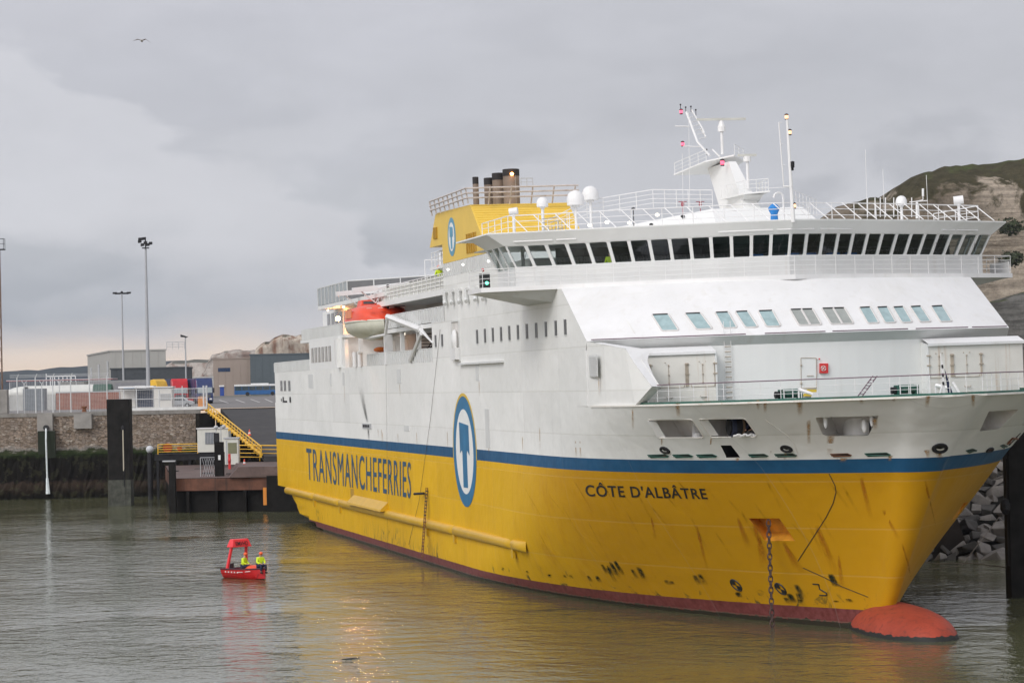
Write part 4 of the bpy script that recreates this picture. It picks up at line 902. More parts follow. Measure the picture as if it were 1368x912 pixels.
b = MB(); A_ = lambda x, y, Y: sd(x, y, Y)
b.path([A_(948, 208, -.35), A_(932, 190, -.35), A_(917, 150, -.35)], .07, 6); b.path([A_(941, 178, .25), A_(938, 171, .25), A_(924, 147, .25)], .05, 6)
for k in range(7): t = k/6; p = A_(935-16*t, 185-33*t, -.35); q = A_(943-18*t, 184-34*t, .25); b.tube(p, q, .03, 4)
b.path([A_(943, 183, .25), A_(936, 172, .25)], .05, 5); b.tube(A_(902, 168.5, -.5), A_(921, 169, 0), .03, 4); b.tube(A_(912, 195.5, -.4), A_(935, 196, -.3), .03, 4)
b.path([A_(952, 200, .2), A_(962, 210, .2)], .06, 5); b.build('mast_frame', WHITE2, mast)
def radar(x, y0, y1, y2, half, Y):
    s0 = sd(x, y0, Y); s1 = sd(x, y1, Y); s2 = sd(x, y2, Y); b = MB(); b.box(s0[0]-.08, s0[0]+.08, Y-half, Y+half, s0[2]-.07, s0[2]+.07); b.build('radar_scanner', mat('scanner', (.55, .55, .5), .5), mast)
    b = MB(); b.tube((s0[0], Y, s0[2]-.08), (s0[0], Y, s1[2]+.3), .1, 8, r2=.22); b.tube((s0[0], Y, s1[2]+.3), (s0[0], Y, s1[2]), .24, 10); b.tube((s0[0], Y, s1[2]), (s0[0], Y, s2[2]), .09, 8); b.build('radar_pedestal', WHITE2, mast, smooth=True)
radar(963.5, 159.5, 176, 207, 1.5, 0); radar(998, 207.5, 216, 252, .55, .1)
def lamp(x, y, Y, m_, r=.1, body_=True, parent=mast, nm='signal_lamp'):
    c = sd(x, y, Y); b = MB(); b.lathe([(r*.8, -r), (r, -r*.4), (r, r*.5), (r*.8, r)], c, 10, 0)
    if body_: b.lathe([(r*1.1, r), (r*1.1, r*1.5), (r*.4, r*1.9)], c, 10, 1); b.lathe([(r*.9, -r*1.6), (r*1.0, -r)], c, 10, 1)
    return b.build(nm, [m_, DARK], parent)
lamp(910, 149.5, -.4, LAMPR, .1); lamp(912, 192.5, -.4, LAMPR, .1); lamp(965, 217.5, -.75, LAMPR, .12)
b = MB()
for x, y in ((909, 140), (916, 143.5), (923, 142.5), (929.5, 147), (944, 200)): c = sd(x, y, -.2); MB().ball(c, .06, 6).tube(c, c-np.array([0, 0, .35]), .02, 4).build('mast_top_fitting', DARK, mast)
# light mast forward
b = MB(); q = sd(1060, 297, 0); p = sd(1051.5, 160, 0); b.tube(q, p, .12, 8, r2=.07); q2 = sd(1047, 249, -.1); p2 = sd(1040.5, 164, -.1); b.tube(q2, p2, .035, 6)
for t in (0, .33, .66, 1): a = q2*(1-t)+p2*t; b.tube(a, (a[0], 0.05, a[2]), .025, 4)
b.tube(q2, sd(1058, 249, 0), .05, 5); b.tube(sd(1012, 252, 0), sd(1058, 250, 0), .02, 4)
fm = b.build('light_mast', WHITE2, ferry)
LAMPM = mat('mast_lamp', (1, .6, .35), emit=(1, .5, .25), estr=1.6)
for x, y, m_ in ((1050.8, 156.5, LAMPM), (1055, 177, LAMPM), (1061, 275, LAMPM), (1058, 224, DARK), (1059, 220, DARK)): lamp(x, y, .1, m_, .1, parent=fm)
b = MB(); c = sd(1034, 281, 0)
b.lathe([(.22, -.55), (.2, -.2), (.3, .0), (.34, .12), (.2, .3), (.05, .38)], c, 12); b.build('covered_searchlight', mat('tarp_blue', (0.02, .2, .55), .6, var=.2, vscale=6), ferry, smooth=True)
b = MB(); c2 = sd(1040, 264, .15); b.path([c2+np.array([0, .28*math.cos(t), .28*math.sin(t)]) for t in np.linspace(-.4, math.pi, 10)], .06, 6); b.tube(c2+np.array([0, .28, 0]), (c2[0], c2[1]+.28, 20.9), .06, 6); b.build('loop_aerial', WHITE2, ferry)

# ------------------------------------------------ foredeck
dY = lambda X: hb(X, deckz(X))
DX = [124.9, 127, 129, 131, 133, 135, 137, 139, 141, 142.5, 143.8, 144.8, 145.5]
edge_s = [(X, -dY(X)+.22, deckz(X)) for X in DX]; edge_p = [(x, -y, z) for x, y, z in edge_s[::-1]]
E_ = edge_s+[(145.9, 0, deckz(145.9))]+edge_p
b = MB(); 
for s in (E_,):
    P = [[(x, y, z), (x, y, z+.13), (x*.9995-.03, y*.995, z+.13), (x*.9995-.03, y*.995, z)] for x, y, z in s]; b.grid(P)
b.build('deck_coaming', GREEN, ferry)
b = MB(); P = [[(x+.25*(1 if abs(y) < 9 else .3), y*1.022, z-.06), (x+.25*(1 if abs(y) < 9 else .3), y*1.022, z+.03), (x, y, z+.03)] for x, y, z in E_]; b.grid(P); b.build('deck_edge', RUSTW, ferry)
b = MB(); P = [(X, -dY(X)+.3) for X in DX]+[(145.6, 0)]+[(X, dY(X)-.3) for X in DX[::-1]]; b.add([(x, y, deckz(x)+.012) for x, y in P]+[(126, 0, 11.16)], [(i, (i+1) % len(P), len(P)) for i in range(len(P))]); b.build('foredeck', GREEN, ferry)
b = MB(); RL = [(x-.1, y*.98, z) for x, y, z in E_[3:-3]]
b.path([(x, y, z+1.0) for x, y, z in RL], .028, 5, 0)
for k in (.35, .68): b.path([(x, y, z+k) for x, y, z in RL], .010, 4, 1)
for i, (x, y, z) in enumerate(RL): b.tube((x, y, z), (x, y, z+1.0), .018, 5, mi=1)
for (a, c) in zip(RL, RL[1:]): m_ = [(u+v)/2 for u, v in zip(a, c)]; b.tube(m_, (m_[0], m_[1], m_[2]+1), .018, 5, mi=1)
b.build('foredeck_rail', [WIRE, WHITE2], ferry)
# corner structures: side plates running forward, lit lip, weathertight doors in a shallow bay
bayY = lambda px: -ft(px, 485, 127.6)[1]
for s in (-1, 1):
    hY = lambda X: dY(min(X, 145))-.02
    prof = [(124.8, 11.14), (131.4, 11.17), (133.2, 12.1), (130.5, 14.08), (124.8, 14.6)] if s < 0 else [(124.8, 11.14), (128.4, 11.17), (128.6, 12.1), (127.9, 14.08), (124.8, 14.6)]
    BW = 129.02 if s < 0 else 128.3; BC = .024 if s < 0 else .010
    b = MB(); O_ = [(X, s*(12.112 if X < 125 else hY(X)), z) for X, z in prof]; I_ = [(X-.1, s*(hY(X)-.5), z-.03) for X, z in prof]
    b.add(O_+I_, [(0, 1, 2, 3, 4), (5, 6, 7, 8, 9), (0, 1, 6, 5), (1, 2, 7, 6)], 0)
    if s < 0: b.build('bow_wing_plate', [HULL], ferry)
    b = MB(); k_ = [(133.2, 12.1, .5), (132.3, 12.75, .62), (131.3, 13.45, .85), (130.55, 14.06, 1.35)] if s < 0 else [(128.6, 12.1, .3), (128.4, 12.75, .4), (128.2, 13.45, .5), (127.95, 14.06, .9)]
    P = [[(X+.03, s*(hY(X)+.01), z+.02), (X-.25, s*(hY(X)-w_), z+.01-.05*w_)] for X, z, w_ in k_]; (b.grid(P) if s < 0 else None)
    q0 = P[-1]; yi = bayY(952)
    xf = lambda y: fx(y, BW, BC)
    ys = np.linspace(hY(130.5)-1.35 if s < 0 else 12.05, yi, 9)
    b.grid([[(xf(y)-.8, s*y, 14.12), (xf(y)+.14, s*y, 13.84), (xf(y)+.14, s*y, 13.70)] for y in ys])
    if s < 0: b.add([q0[0], q0[1], (xf(ys[0])+.14, s*ys[0], 13.84), (xf(ys[0])-.8, s*ys[0], 14.12), (126, s*11.6, 14.5), (126, s*hY(126), 14.5)], [(0, 1, 2, 3, 4, 5)])
    b.build('bay_canopy', WHITE2, ferry)
    MB().hexa([(xf(yi)-1.0, s*yi-.05, 11.15), (xf(yi)+.05, s*yi-.05, 11.15), (xf(yi)+.05, s*yi+.05, 11.15), (xf(yi)-1.0, s*yi+.05, 11.15), (xf(yi)-1.0, s*yi-.05, 13.95), (xf(yi)+.05, s*yi-.05, 13.8), (xf(yi)+.05, s*yi+.05, 13.8), (xf(yi)-1.0, s*yi+.05, 13.95)]).build('bay_side', WHITE, ferry)
    b = MB(); P = [[(xf(y), y*s, 11.15), (xf(y), y*s, 13.8)] for y in np.linspace(yi+.02, 11.55 if s < 0 else 11.95, 8)]; b.grid(P); bay = b.build('bay_wall', RUSTW, ferry)
    hys = [bayY(px) for px in (872.5, 916.5, 951)]
    HR = mat('hinge_rust', (.40, .34, .27), .7, var=.3, vscale=3)
    for k, y in enumerate(hys):
        X = xf(y)+.01; b = MB(); wv = .05 if k != 1 else .09; b.box(X, X+.04, y*s-wv, y*s+wv, 12.0, 13.25); b.box(X, X+.08, y*s-.11, y*s+.11, 13.15, 13.22).box(X, X+.08, y*s-.11, y*s+.11, 12.62, 12.69); b.build('door_hinge', HR, bay)
    for y0, y1 in ((hys[0]-.15, hys[1]+.15), (hys[1]-.2, hys[2]+.05)):
        ym = (y0+y1)/2*s; X = xf(ym)+.02; b = MB(); xs0, xs1 = xf(y0)+.02, xf(y1)+.02
        b.path([(xs0, y0*s, 12.1), (xs0, y0*s, 11.98), (xs1, y1*s, 11.98), (xs1, y1*s, 12.1)], .018, 4)
        b.tube((X, ym, 12.1), (X, ym, 13.2), .014, 4)
        for z in (12.2, 12.65, 13.15): b.ball((X+.02, ym, z), .05, 6)
        for dy in (-.18, .18): b.ball((X+.02, ym+dy, 13.3), .035, 6)
        b.path([(X, ym-.18, 11.5), (X+.06, ym-.15, 11.44), (X+.06, ym+.15, 11.44), (X, ym+.18, 11.5)], .025, 5); b.build('bow_door', HR, bay)
# door, fire-plan box, ladder, stair on the forward bulkhead
def wallbox(x0, y0, x1, y1, th, m_, nm, parent, X0=127.95):
    P = [wall_pt(x, y, X0) for x, y in ((x0, y0), (x1, y0), (x1, y1), (x0, y1))]; b = MB(); b.prism(P, (th, 0, 0)); return b.build(nm, m_, parent)
fb_ = [o for o in ferry.children if o.name.startswith('forward_bulkhead')][0]
dr = wallbox(1070.5, 478.5, 1091, 518, .05, WHITE, 'crew_door', fb_)
b = MB(); P = [wall_pt(x, y, 128.02) for x, y in ((1070, 478), (1070.5, 518.5), (1091, 518), (1090.5, 478), (1070, 478))]; b.path(P, .018, 4)
for y in (488, 512): b.ball(wall_pt(1070.5, y, 128.05), .06, 6)
b.tube(wall_pt(1078, 502, 128.06), wall_pt(1087, 501.6, 128.06), .02, 4); b.build('door_edge', MATS['hinge_rust'], dr)
MB().prism([wall_pt(x, y, 128.03) for x, y in ((1078, 520), (1090, 520), (1090, 529), (1072, 529))], (.1, 0, 0)).build('yellow_step', mat('step_yellow', (.7, .5, .05), .6), fb_)
fbx = wallbox(1094.5, 485.3, 1105.3, 498.3, .15, RED, 'fire_plan_box', fb_)
c = wall_pt(1100, 491.8, 128.12); b = MB()
for a0 in (20, 110, 200, 290): b.path([c+np.array([.01, .13*math.cos(R(a0+t)), .13*math.sin(R(a0+t))]) for t in (0, 25, 50, 70)], .02, 4)
b.tube(c+np.array([.01, -.06, -.06]), c+np.array([.01, .06, .06]), .02, 4); b.tube(c+np.array([.01, -.06, .05]), c+np.array([.01, .02, -.02]), .02, 4); b.build('white_symbol', LOGOW, fbx)
b = MB(); b.ball(wall_pt(1094.5, 479.3, 128.05), .05, 6); b.build('alarm_button', RED, fb_)
b = MB(); b.box(0, 0.01, 0, 0.01, 0, 0.01)
b = MB(); ctr = [wall_pt(x, 500, 128.1) for x in (969, 978)]
for p in ctr: b.tube((p[0], p[1], 11.2), (p[0], p[1], 15.4), .018, 4, mi=1)
for k in range(11): z = 11.35+k*.27; b.tube((ctr[0][0], ctr[0][1]+.02, z), (ctr[1][0], ctr[1][1]-.02, z), .028, 5, mi=0)
b.build('wall_ladder', [MATS['hinge_rust'], WHITE2], fb_)
b = MB(); 
for d0 in (0, 5.8): b.tube(wall_pt(1146+d0, 529, 129.5), wall_pt(1166+d0, 502, 129.5), .035, 5)
for k in range(7): b.tube(wall_pt(1148+k*2.7, 526-k*3.7, 129.5), wall_pt(1153.5+k*2.7, 526-k*3.7, 129.5), .02, 4)
b.build('deck_stair', WIRE, ferry)
# winches, rollers, jackstaff
def winch(Y, X, nm):
    z = deckz(X); b = MB(); b.box(X-.3, X+.3, Y-.55, Y-.4, z, z+.55, 0).box(X-.3, X+.3, Y+.4, Y+.55, z, z+.55, 0); b.tube((X, Y-.4, z+.35), (X, Y+.4, z+.35), .22, 12, mi=0); b.tube((X, Y-.8, z+.3), (X, Y-.55, z+.3), .18, 10, mi=1)
    b.box(X-.4, X+.4, Y-.7, Y+.6, z, z+.1, 0)
    for dy in (-.45, 0, .45): b.tube((X+.35, Y+dy, z), (X+.35, Y+dy, z+.55), .03, 5, mi=2)
    b.tube((X+.35, Y-.5, z+.5), (X+.35, Y+.5, z+.5), .03, 5, mi=2); return b.build(nm, [GREEN, DARK, WHITE2], ferry)
p = fz(1055, 531, 11.3); Xw = 138.5; Yf = lambda px: ft(px, 525, Xw)[1]
winch(Yf(1056), Xw, 'deck_winch'); winch(Yf(1211), Xw, 'deck_winch')
for px0, px1, yy in ((1067, 1088, 0), (1250, 1272, 0)):
    a = ft(px0, 520 if px0 < 1100 else 514.5, Xw+1.5); c = ft(px1, 527 if px0 < 1100 else 519, Xw+2); b = MB(); b.tube(a, c, .1, 8, r2=.07)
    e0 = np.array([c[0], c[1], deckz(c[0])]); b.add([e0+np.array([0, -.22, 0]), e0+np.array([0, .3, 0]), c+np.array([0, .12, .12]), c+np.array([0, -.08, .12])]+[e0+np.array([.1, -.22, 0]), e0+np.array([.1, .3, 0]), c+np.array([.1, .12, .12]), c+np.array([.1, -.08, .12])], [(0, 1, 2, 3), (4, 5, 6, 7), (0, 1, 5, 4), (1, 2, 6, 5), (2, 3, 7, 6), (3, 0, 4, 7)])
    b.tube(a, (a[0], a[1], deckz(a[0])), .05, 6); b.build('deck_davit', WHITE2, ferry)
X = 145.2; z = deckz(X); b = MB(); b.tube((X, -.05, z), (X-.15, -.1, z+2.0), .035, 6, r2=.02, mi=0)
b.prism([(X, -.14, z), (X, .02, z), (X-.1, -.04, z+1.6), (X-.1, -.12, z+1.6)], (.02, 0, 0), 0)
b.prism([(X+.05, .12, z), (X+.05, .38, z), (X-.1, .05, z+1.25)], (.02, 0, 0), 2)
for k in range(3): b.tube((X-.02*k, -.07, z+.5+k*.4), (X-.02*k-.02, -.08, z+.65+k*.4), .05, 6, mi=1)
b.tube((X, -.3, z), (X-.05, -.1, z+.55), .05, 5, mi=0).tube((X, .75, z), (X-.5, .6, z+.6), .07, 6, mi=0)
b.build('jackstaff', [WHITE2, DARK, NAVY], ferry)
# inside the mooring openings: lips, fenders, bollards, drum and machinery
P1, d1 = cuts[0]; P2, d2 = cuts[1]; P3, d3 = cuts[2]; P4, d4 = cuts[3]
for P, d in ((P1, d1), (P2, d2)):
    b = MB(); a, c = P[0], P[-3]; t_ = P[1]-P[0]; t_ /= np.linalg.norm(t_)
    b.add([P[7]+d*-.02, P[6]+d*-.02, P[6]+t_*.42+d*.2, P[7]+t_*.42+d*.2], [(0, 1, 2, 3)]); o_ = b.build('opening_lip', WHITE2, hull); s_ = o_.modifiers.new('s', 'SOLIDIFY'); s_.thickness = .05
    b = MB(); b.path([p for p in P]+[P[0]], .03, 5); b.build('opening_rim', RUSTW, hull)
cen = lambda P: sum(P)/len(P)
b = MB(); c = cen(P1)+d1*1.3+np.array([0, 0, .1]); b.box(c[0]-.2, c[0]+.2, c[1]-.12, c[1]+.12, c[2]-.8, c[2]+.8, 0); b.tube(c+np.array([.4, 0, -.75]), c+np.array([.4, 0, -.35]), .28, 12, mi=0); c_ = P1[4]+d1*.6; MB().tube(c_+np.array([0, -.2, .02]), c_+np.array([0, -.2, .28]), .16, 10).build('mooring_bollard', WHITE2, hull)
b.build('mooring_bollard', [WHITE2], hull)
c = cen(P2)+d2*1.45+np.array([0, 0, .28]); b = MB(); b.tube(c+np.array([.2, -1.05, -.25]), c+np.array([.2, -.2, -.25]), .42, 16, mi=0); b.tube(c+np.array([.2, -.95, -.25]), c+np.array([.2, -.75, -.25]), .55, 16, mi=1); b.tube(c+np.array([.2, -.4, -.25]), c+np.array([.2, -.3, -.25]), .5, 16, mi=2)
b.box(c[0]-.6, c[0]-.3, c[1]+.0, c[1]+1.3, c[2]-.5, c[2]+.7, 1); b.tube(c+np.array([0, .7, -.7]), c+np.array([0, .7, .7]), .14, 10, mi=3); b.tube(c+np.array([.3, -.9, .1]), c+np.array([.5, .6, -.15]), .06, 6, mi=2)
b.build('mooring_drum', [DARK, mat('drum_navy', (.015, .02, .045), .6), mat('drum_brown', (.17, .11, .06), .7), mat('pipe_brown', (.22, .11, .06), .6)], hull)
b = MB(); c = P2[4]+d2*.35; 
for k in range(7): b.ball(c+np.array([-.1*k*.6, -.25-.3*k*.5, .06+.05*(k % 2)]), (.1, .14, .07), 8)
b.build('rope_coil', WHITE2, hull, smooth=True)
c = cen(P3)+d3*1.5; b = MB()
b.tube(c+np.array([-.9, .5, -.8]), c+np.array([-.9, .5, .8]), .9, 16, mi=0); b.box(c[0]+.0, c[0]+.15, c[1]+.55, c[1]+.6, c[2]-.8, c[2]+.8, 1); b.build('chain_casing', [WHITE, DARK], hull, smooth=True)
b = MB()
for py, yy, r_ in ((563, 1099, .09), (561, 1161, .09), (569, 1151, .12)): q = hullhit(yy, py)+d3*.35; MB().ball(q, (r_, r_*1.2, .34), 10).build('fender_pad', WHITE2, hull, smooth=True)
b = MB(); P = [hp(x, y, .05) for x, y in ((1359, 587.5), (1350, 590), (1345, 592))]; b.path(P, .04, 5)
b.path([hp(x, y, .05) for x, y in ((1345.5, 591), (1352, 584.5), (1358, 585), (1367, 586))], .05, 5); b.build('bow_bracket', RUST, hull)

# ================================================================== LIFEBOAT, CREW
def at_ship(X, Y, z, rot=0):
    return M4 @ Matrix.Translation((X, Y, z)) @ Matrix.Rotation(rot, 4, 'Z')
# local axes of the boat: x forward, y port, z up, length 9.4, beam 4.0
lb = thing('lifeboat', 'orange-red and cream enclosed lifeboat hanging from davits above the side deck', 'lifeboat', mat4=at_ship(58.6, -11.95, 15.95) @ Matrix.Scale(1.09, 4))
def boat_rows(zs, half, L, fwd=1.0):
    rows = []
    for u in np.linspace(-1, 1, 15):
        w = max(.02, (1-abs(u)**3.2))**.55; rise = .55*abs(u)**3
        rows.append([(u*L/2*(1-.08*(1-k)), half*w*yy, z+rise*(1-k)) for k, yy, z in zs])
    return rows
S_ = [(1, -1, 1.42), (.9, -1.0, 1.1), (.6, -.93, .72), (.3, -.62, .34), (0, -.12, .1)]; S2 = S_+[(k, -y, z) for k, y, z in S_[::-1]]
b = MB(); b.grid(boat_rows(S2, 2.0, 9.4)); CREAM = mat('boat_cream', (0.66, 0.66, 0.56), .35, var=.06, dirt=(.45, .45, .35), dfac=.3); b.build('boat_hull', CREAM, lb, smooth=True, sharp=60)
b = MB(); rows = []
for u in np.linspace(-1, 1, 15):
    w = max(.02, (1-abs(u)**4))**.5; hgt = 1.12*max(.05, 1-abs(u)**5)
    rows.append([(u*4.55, 1.96*w*yy, 1.42+hgt*z) for yy, z in ((-1, 0), (-.98, .5), (-.86, .85), (-.55, 1.0), (0, 1.06), (.55, 1.0), (.86, .85), (.98, .5), (1, 0))])
b.grid(rows); cn = b.build('boat_canopy', ORANGE, lb, smooth=True, sharp=50)
b = MB(); rows = []
b.path([(u*4.65, -2.02*max(.02, 1-abs(u)**3.2)**.55, 1.42) for u in np.linspace(-1, 1, 15)], .07, 6).path([(u*4.65, 2.02*max(.02, 1-abs(u)**3.2)**.55, 1.42) for u in np.linspace(-1, 1, 15)], .07, 6); b.build('gunwale_fender', CREAM, lb)
b = MB(); b.hexa([(-2.2, -1.0, 2.5), (-.6, -1.0, 2.5), (-.6, .3, 2.5), (-2.2, .3, 2.5), (-2.1, -.9, 3.0), (-.8, -.9, 3.0), (-.8, .2, 3.0), (-2.1, .2, 3.0)]); cu_ = b.build('boat_cupola', ORANGE, lb, bevel=.06); MB().box(-.73, -.68, -.75, .05, 2.66, 2.9).build('cupola_window', PANE, cu_)
MB().box(-1.2, 1.2, -2.0, -1.93, 1.7, 2.3).build('side_hatch', mat('hatch_orange', (.72, .25, .12), .5), cn)
b = MB(); 
for y in (-1.2, -.4, .4, 1.2): b.box(4.1, 4.45, y-.16, y+.16, 2.25, 2.3)
b.build('reflective_strip', mat('strip_pink', (.8, .5, .45), .4), cn)
b = MB(); b.box(3.2, 3.9, .75, 1.4, 2.35, 2.75, 0).tube((3.5, .3, 1.9), (3.5, .3, 2.9), .12, 8, mi=0).tube((3.5, .3, 2.2), (3.5, .3, 3.9), .09, 6, mi=0); b.build('release_hook', DARK, lb)
b = MB(); b.tube((-4.2, 0, .7), (-4.8, 0, .8), .3, 10, r2=.22); b.tube((-4.7, -.3, .45), (-4.7, .3, .45), .1, 6); b.build('propeller_guard', CREAM, lb)
# davits that carry it
dv = [o for o in [ferry]][0]
for X in (52.3, 60.2):
    b = MB(); b.hexa([(X-.2, -10.6, 16.7), (X+.2, -10.6, 16.7), (X+.2, -9.9, 16.7), (X-.2, -9.9, 16.7), (X-.2, -10.9, 20.2), (X+.2, -10.9, 20.2), (X+.2, -9.7, 20.2), (X-.2, -9.7, 20.2)])
    b.hexa([(X-.22, -14.0, 19.75), (X+.22, -14.0, 19.75), (X+.22, -9.6, 20.0), (X-.22, -9.6, 20.0), (X-.22, -14.0, 20.1), (X+.22, -14.0, 20.1), (X+.22, -9.6, 20.45), (X-.22, -9.6, 20.45)])
    b.tube((X, -13.3, 19.8), (X, -12.2, 18.9), .05, 5).tube((X, -11.6, 19.9), (X, -12.2, 18.9), .04, 5); b.build('boat_davit', WHITE2, ferry)
b = MB(); A = np.array((61.8, -12.6, 17.35)); 
p0 = sd(518, 423, -12.9); p1 = sd(562, 440, -12.2); p2 = sd(578, 458, -12.15); p3 = sd(515, 447, -12.9); p4 = sd(489, 452, -12.9)
b.tube(p0, p1, .22, 6, r2=.25); b.tube(p1, p2, .15, 6, r2=.06); b.tube(p0, p3, .12, 6); b.tube(p3, p4, .1, 6); b.build('davit_strut', WHITE2, ferry)
b = MB(); b.tube(sd(563, 445, -12.3), sd(548, 482, -12.2), .16, 6); b.build('davit_post', WHITE2, ferry); MB().box(63, 63.6, -12.2, -11.6, 14.1, 16.4).build('davit_post', WHITE2, ferry)
# lamps burning on deck
def lampball(c, r, m_, nm='deck_lamp'): return MB().ball(c, r, 10).build(nm, m_, ferry, smooth=True)
lampball(sd(451.5, 425.5, -11.2), .2, LAMPX); lampball(sd(462, 473.5, -10.5), .13, LAMPO); lampball(sd(519.5, 466.5, -10.2), .13, LAMPO); lampball(sd(539, 446, -11), .15, LAMPW); lampball(sd(459, 410, -11.6), .13, LAMPW); lampball(sd(438, 414.5, -11.9), .10, LAMPW)
for x, y in ((598.5, 360), (618.5, 353.5), (652.5, 349)): lampball(sd(x, y, -12.25), .09, mat('bulkhead_glow', (.95, .95, .9), emit=(1, 1, .95), estr=1.2))
for (X, z) in ((44.0, 14.9),):
    pl = bpy.data.lights.new('orange_lamp_light', 'POINT'); pl.energy = 14; pl.color = (1, .42, .12); pl.shadow_soft_size = .15
    po = bpy.data.objects.new('orange_lamp_light', pl); COL.objects.link(po); po.parent = ferry; po.location = (X, -11.75, 15.5)

sp_l = bpy.data.lights.new('deck_floodlight', 'SPOT'); sp_l.energy = 800; sp_l.color = (1, .36, .12); sp_l.shadow_soft_size = .12; sp_l.spot_size = R(50); sp_l.spot_blend = .4
sp_o = bpy.data.objects.new('deck_floodlight', sp_l); COL.objects.link(sp_o); sp_o.parent = ferry; c_f = sd(476, 471, -12.6); sp_o.location = c_f
sp_o.rotation_euler = Vector((-.86, .28, .42)).to_track_quat('Z', 'Y').to_euler()
MB().tube((c_f[0], -12.1, c_f[2]), (c_f[0], -12.45, c_f[2]), .12, 8).build('floodlight_housing', WHITE2, ferry)
# ---- people: one skinned body each, with clothes as children
def skinmesh(name, J, E, m_, parent, root, sub=1):
    me = bpy.data.meshes.new(name); me.from_pydata([J[k][0] for k in J], [], []); me.materials.append(m_)
    keys = list(J); bm = bmesh.new(); bm.from_mesh(me); bm.verts.ensure_lookup_table()
    for a, c in E: bm.edges.new((bm.verts[keys.index(a)], bm.verts[keys.index(c)]))
    sk = bm.verts.layers.skin.verify()
    for i, k in enumerate(keys): r = J[k][1]; bm.verts[i][sk].radius = (r, r) if isinstance(r, (int, float)) else r; bm.verts[i][sk].use_root = (k == root)
    bm.to_mesh(me); bm.free()
    o = bpy.data.objects.new(name, me); COL.objects.link(o); o.parent = parent
    s = o.modifiers.new('skin', 'SKIN'); s.use_smooth_shade = True; q = o.modifiers.new('sub', 'SUBSURF'); q.levels = sub; q.render_levels = sub; return o
def person(mat4, label, pose, top_m, leg_m, hat_m, group=None):
    root = thing('person', label, 'person', mat4=mat4, group=group); P = {k: Vector(v) for k, v in pose.items()}
    J = {'pelvis': (P['pelvis'], .13), 'waist': (P['pelvis'].lerp(P['chest'], .5), .115), 'chest': (P['chest'], .14), 'neck': (P['neck'], .055), 'head0': (P['neck'].lerp(P['head'], .55), .075), 'head': (P['head'], .098), 'crown': (P['head']+(P['head']-P['neck']).normalized()*.08, .07)}
    E = [('pelvis', 'waist'), ('waist', 'chest'), ('chest', 'neck'), ('neck', 'head0'), ('head0', 'head'), ('head', 'crown')]
    for s in ('l', 'r'):
        J['sh'+s] = (P['sh'+s], .062); J['el'+s] = (P['el'+s], .045); J['wr'+s] = (P['wr'+s], .03); d = (P['wr'+s]-P['el'+s]).normalized(); J['pa'+s] = (P['wr'+s]+d*.07, .038)
        E += [('chest', 'sh'+s), ('sh'+s, 'el'+s), ('el'+s, 'wr'+s), ('wr'+s, 'pa'+s)]
        J['hi'+s] = (P['hi'+s], .09); J['kn'+s] = (P['kn'+s], .062); J['an'+s] = (P['an'+s], .042); J['to'+s] = (P['to'+s], .04)
        E += [('pelvis', 'hi'+s), ('hi'+s, 'kn'+s), ('kn'+s, 'an'+s), ('an'+s, 'to'+s)]
        side_ = Vector((0, 0, 1)).cross(d); side_ = side_.normalized() if side_.length > .1 else Vector((1, 0, 0))
        for f in range(5):
            o = (f-2)*.018; L = (.055, .075, .082, .076, .058)[f]; a = J['pa'+s][0]
            k1 = 'f%d%s' % (f, s); k2 = 'g%d%s' % (f, s)
            if f == 0: p1 = a-d*.03+side_*.045; p2 = p1+d*.035+side_*.012
            else: p1 = a+d*.045+side_*(-.04+o+.04); p2 = p1+d*L*.5-Vector((0, 0, .018))
            J[k1] = (p1, .0095); J[k2] = (p2, .008); E += [('pa'+s, k1), (k1, k2)]
    body_ = skinmesh('body', J, E, SKIN, root, 'pelvis')
    fwd = Vector(pose['face']).normalized(); h = P['head']; b = MB(); b.ball(h+fwd*.10-Vector((0, 0, .015)), (.014, .014, .022), 6, 0); rt = fwd.cross(Vector((0, 0, 1))).normalized()
    for s in (-1, 1): b.ball(h+rt*.095*s, (.016, .016, .03), 6, 0); b.ball(h+fwd*.09+rt*.035*s+Vector((0, 0, .015)), .011, 6, 1)
    b.tube(h+fwd*.098-rt*.02-Vector((0, 0, .05)), h+fwd*.098+rt*.02-Vector((0, 0, .05)), .006, 5, mi=2); b.build('face', [SKIN, BLACK, mat('lips', (.4, .12, .1), .6)], root)
    g = .035
    JT = {k: (J[k][0], J[k][1]+g) for k in ('pelvis', 'waist', 'chest')}; ET = [('pelvis', 'waist'), ('waist', 'chest')]; JT['col'] = (P['chest'].lerp(P['neck'], .7), .085); ET.append(('chest', 'col'))
    for s in ('l', 'r'):
        JT['sh'+s] = (P['sh'+s], .085); JT['el'+s] = (P['el'+s], .068); JT['wr'+s] = (P['el'+s].lerp(P['wr'+s], .92), .05); ET += [('chest', 'sh'+s), ('sh'+s, 'el'+s), ('el'+s, 'wr'+s)]
    skinmesh('jacket', JT, ET, top_m, root, 'pelvis', 2)
    JL = {'pelvis': (P['pelvis']-Vector((0, 0, .02)), .15)}; EL = []
    for s in ('l', 'r'):
        JL['hi'+s] = (P['hi'+s], .11); JL['kn'+s] = (P['kn'+s], .082); JL['an'+s] = (P['kn'+s].lerp(P['an'+s], .9), .065); EL += [('pelvis', 'hi'+s), ('hi'+s, 'kn'+s), ('kn'+s, 'an'+s)]
    skinmesh('trousers', JL, EL, leg_m, root, 'pelvis', 2)
    ud = (P['head']-P['neck']).normalized(); b = MB(); b.ball(h+ud*.045, (.125, .125, .105), 14); b.tube(h+ud*.03+fwd*.04, h+ud*.02+fwd*.16, .075, 8, r2=.05) if hat_m is CAPB else None
    b.build('hat' if hat_m is CAPB else 'helmet', hat_m, root, smooth=True)
    b = MB()
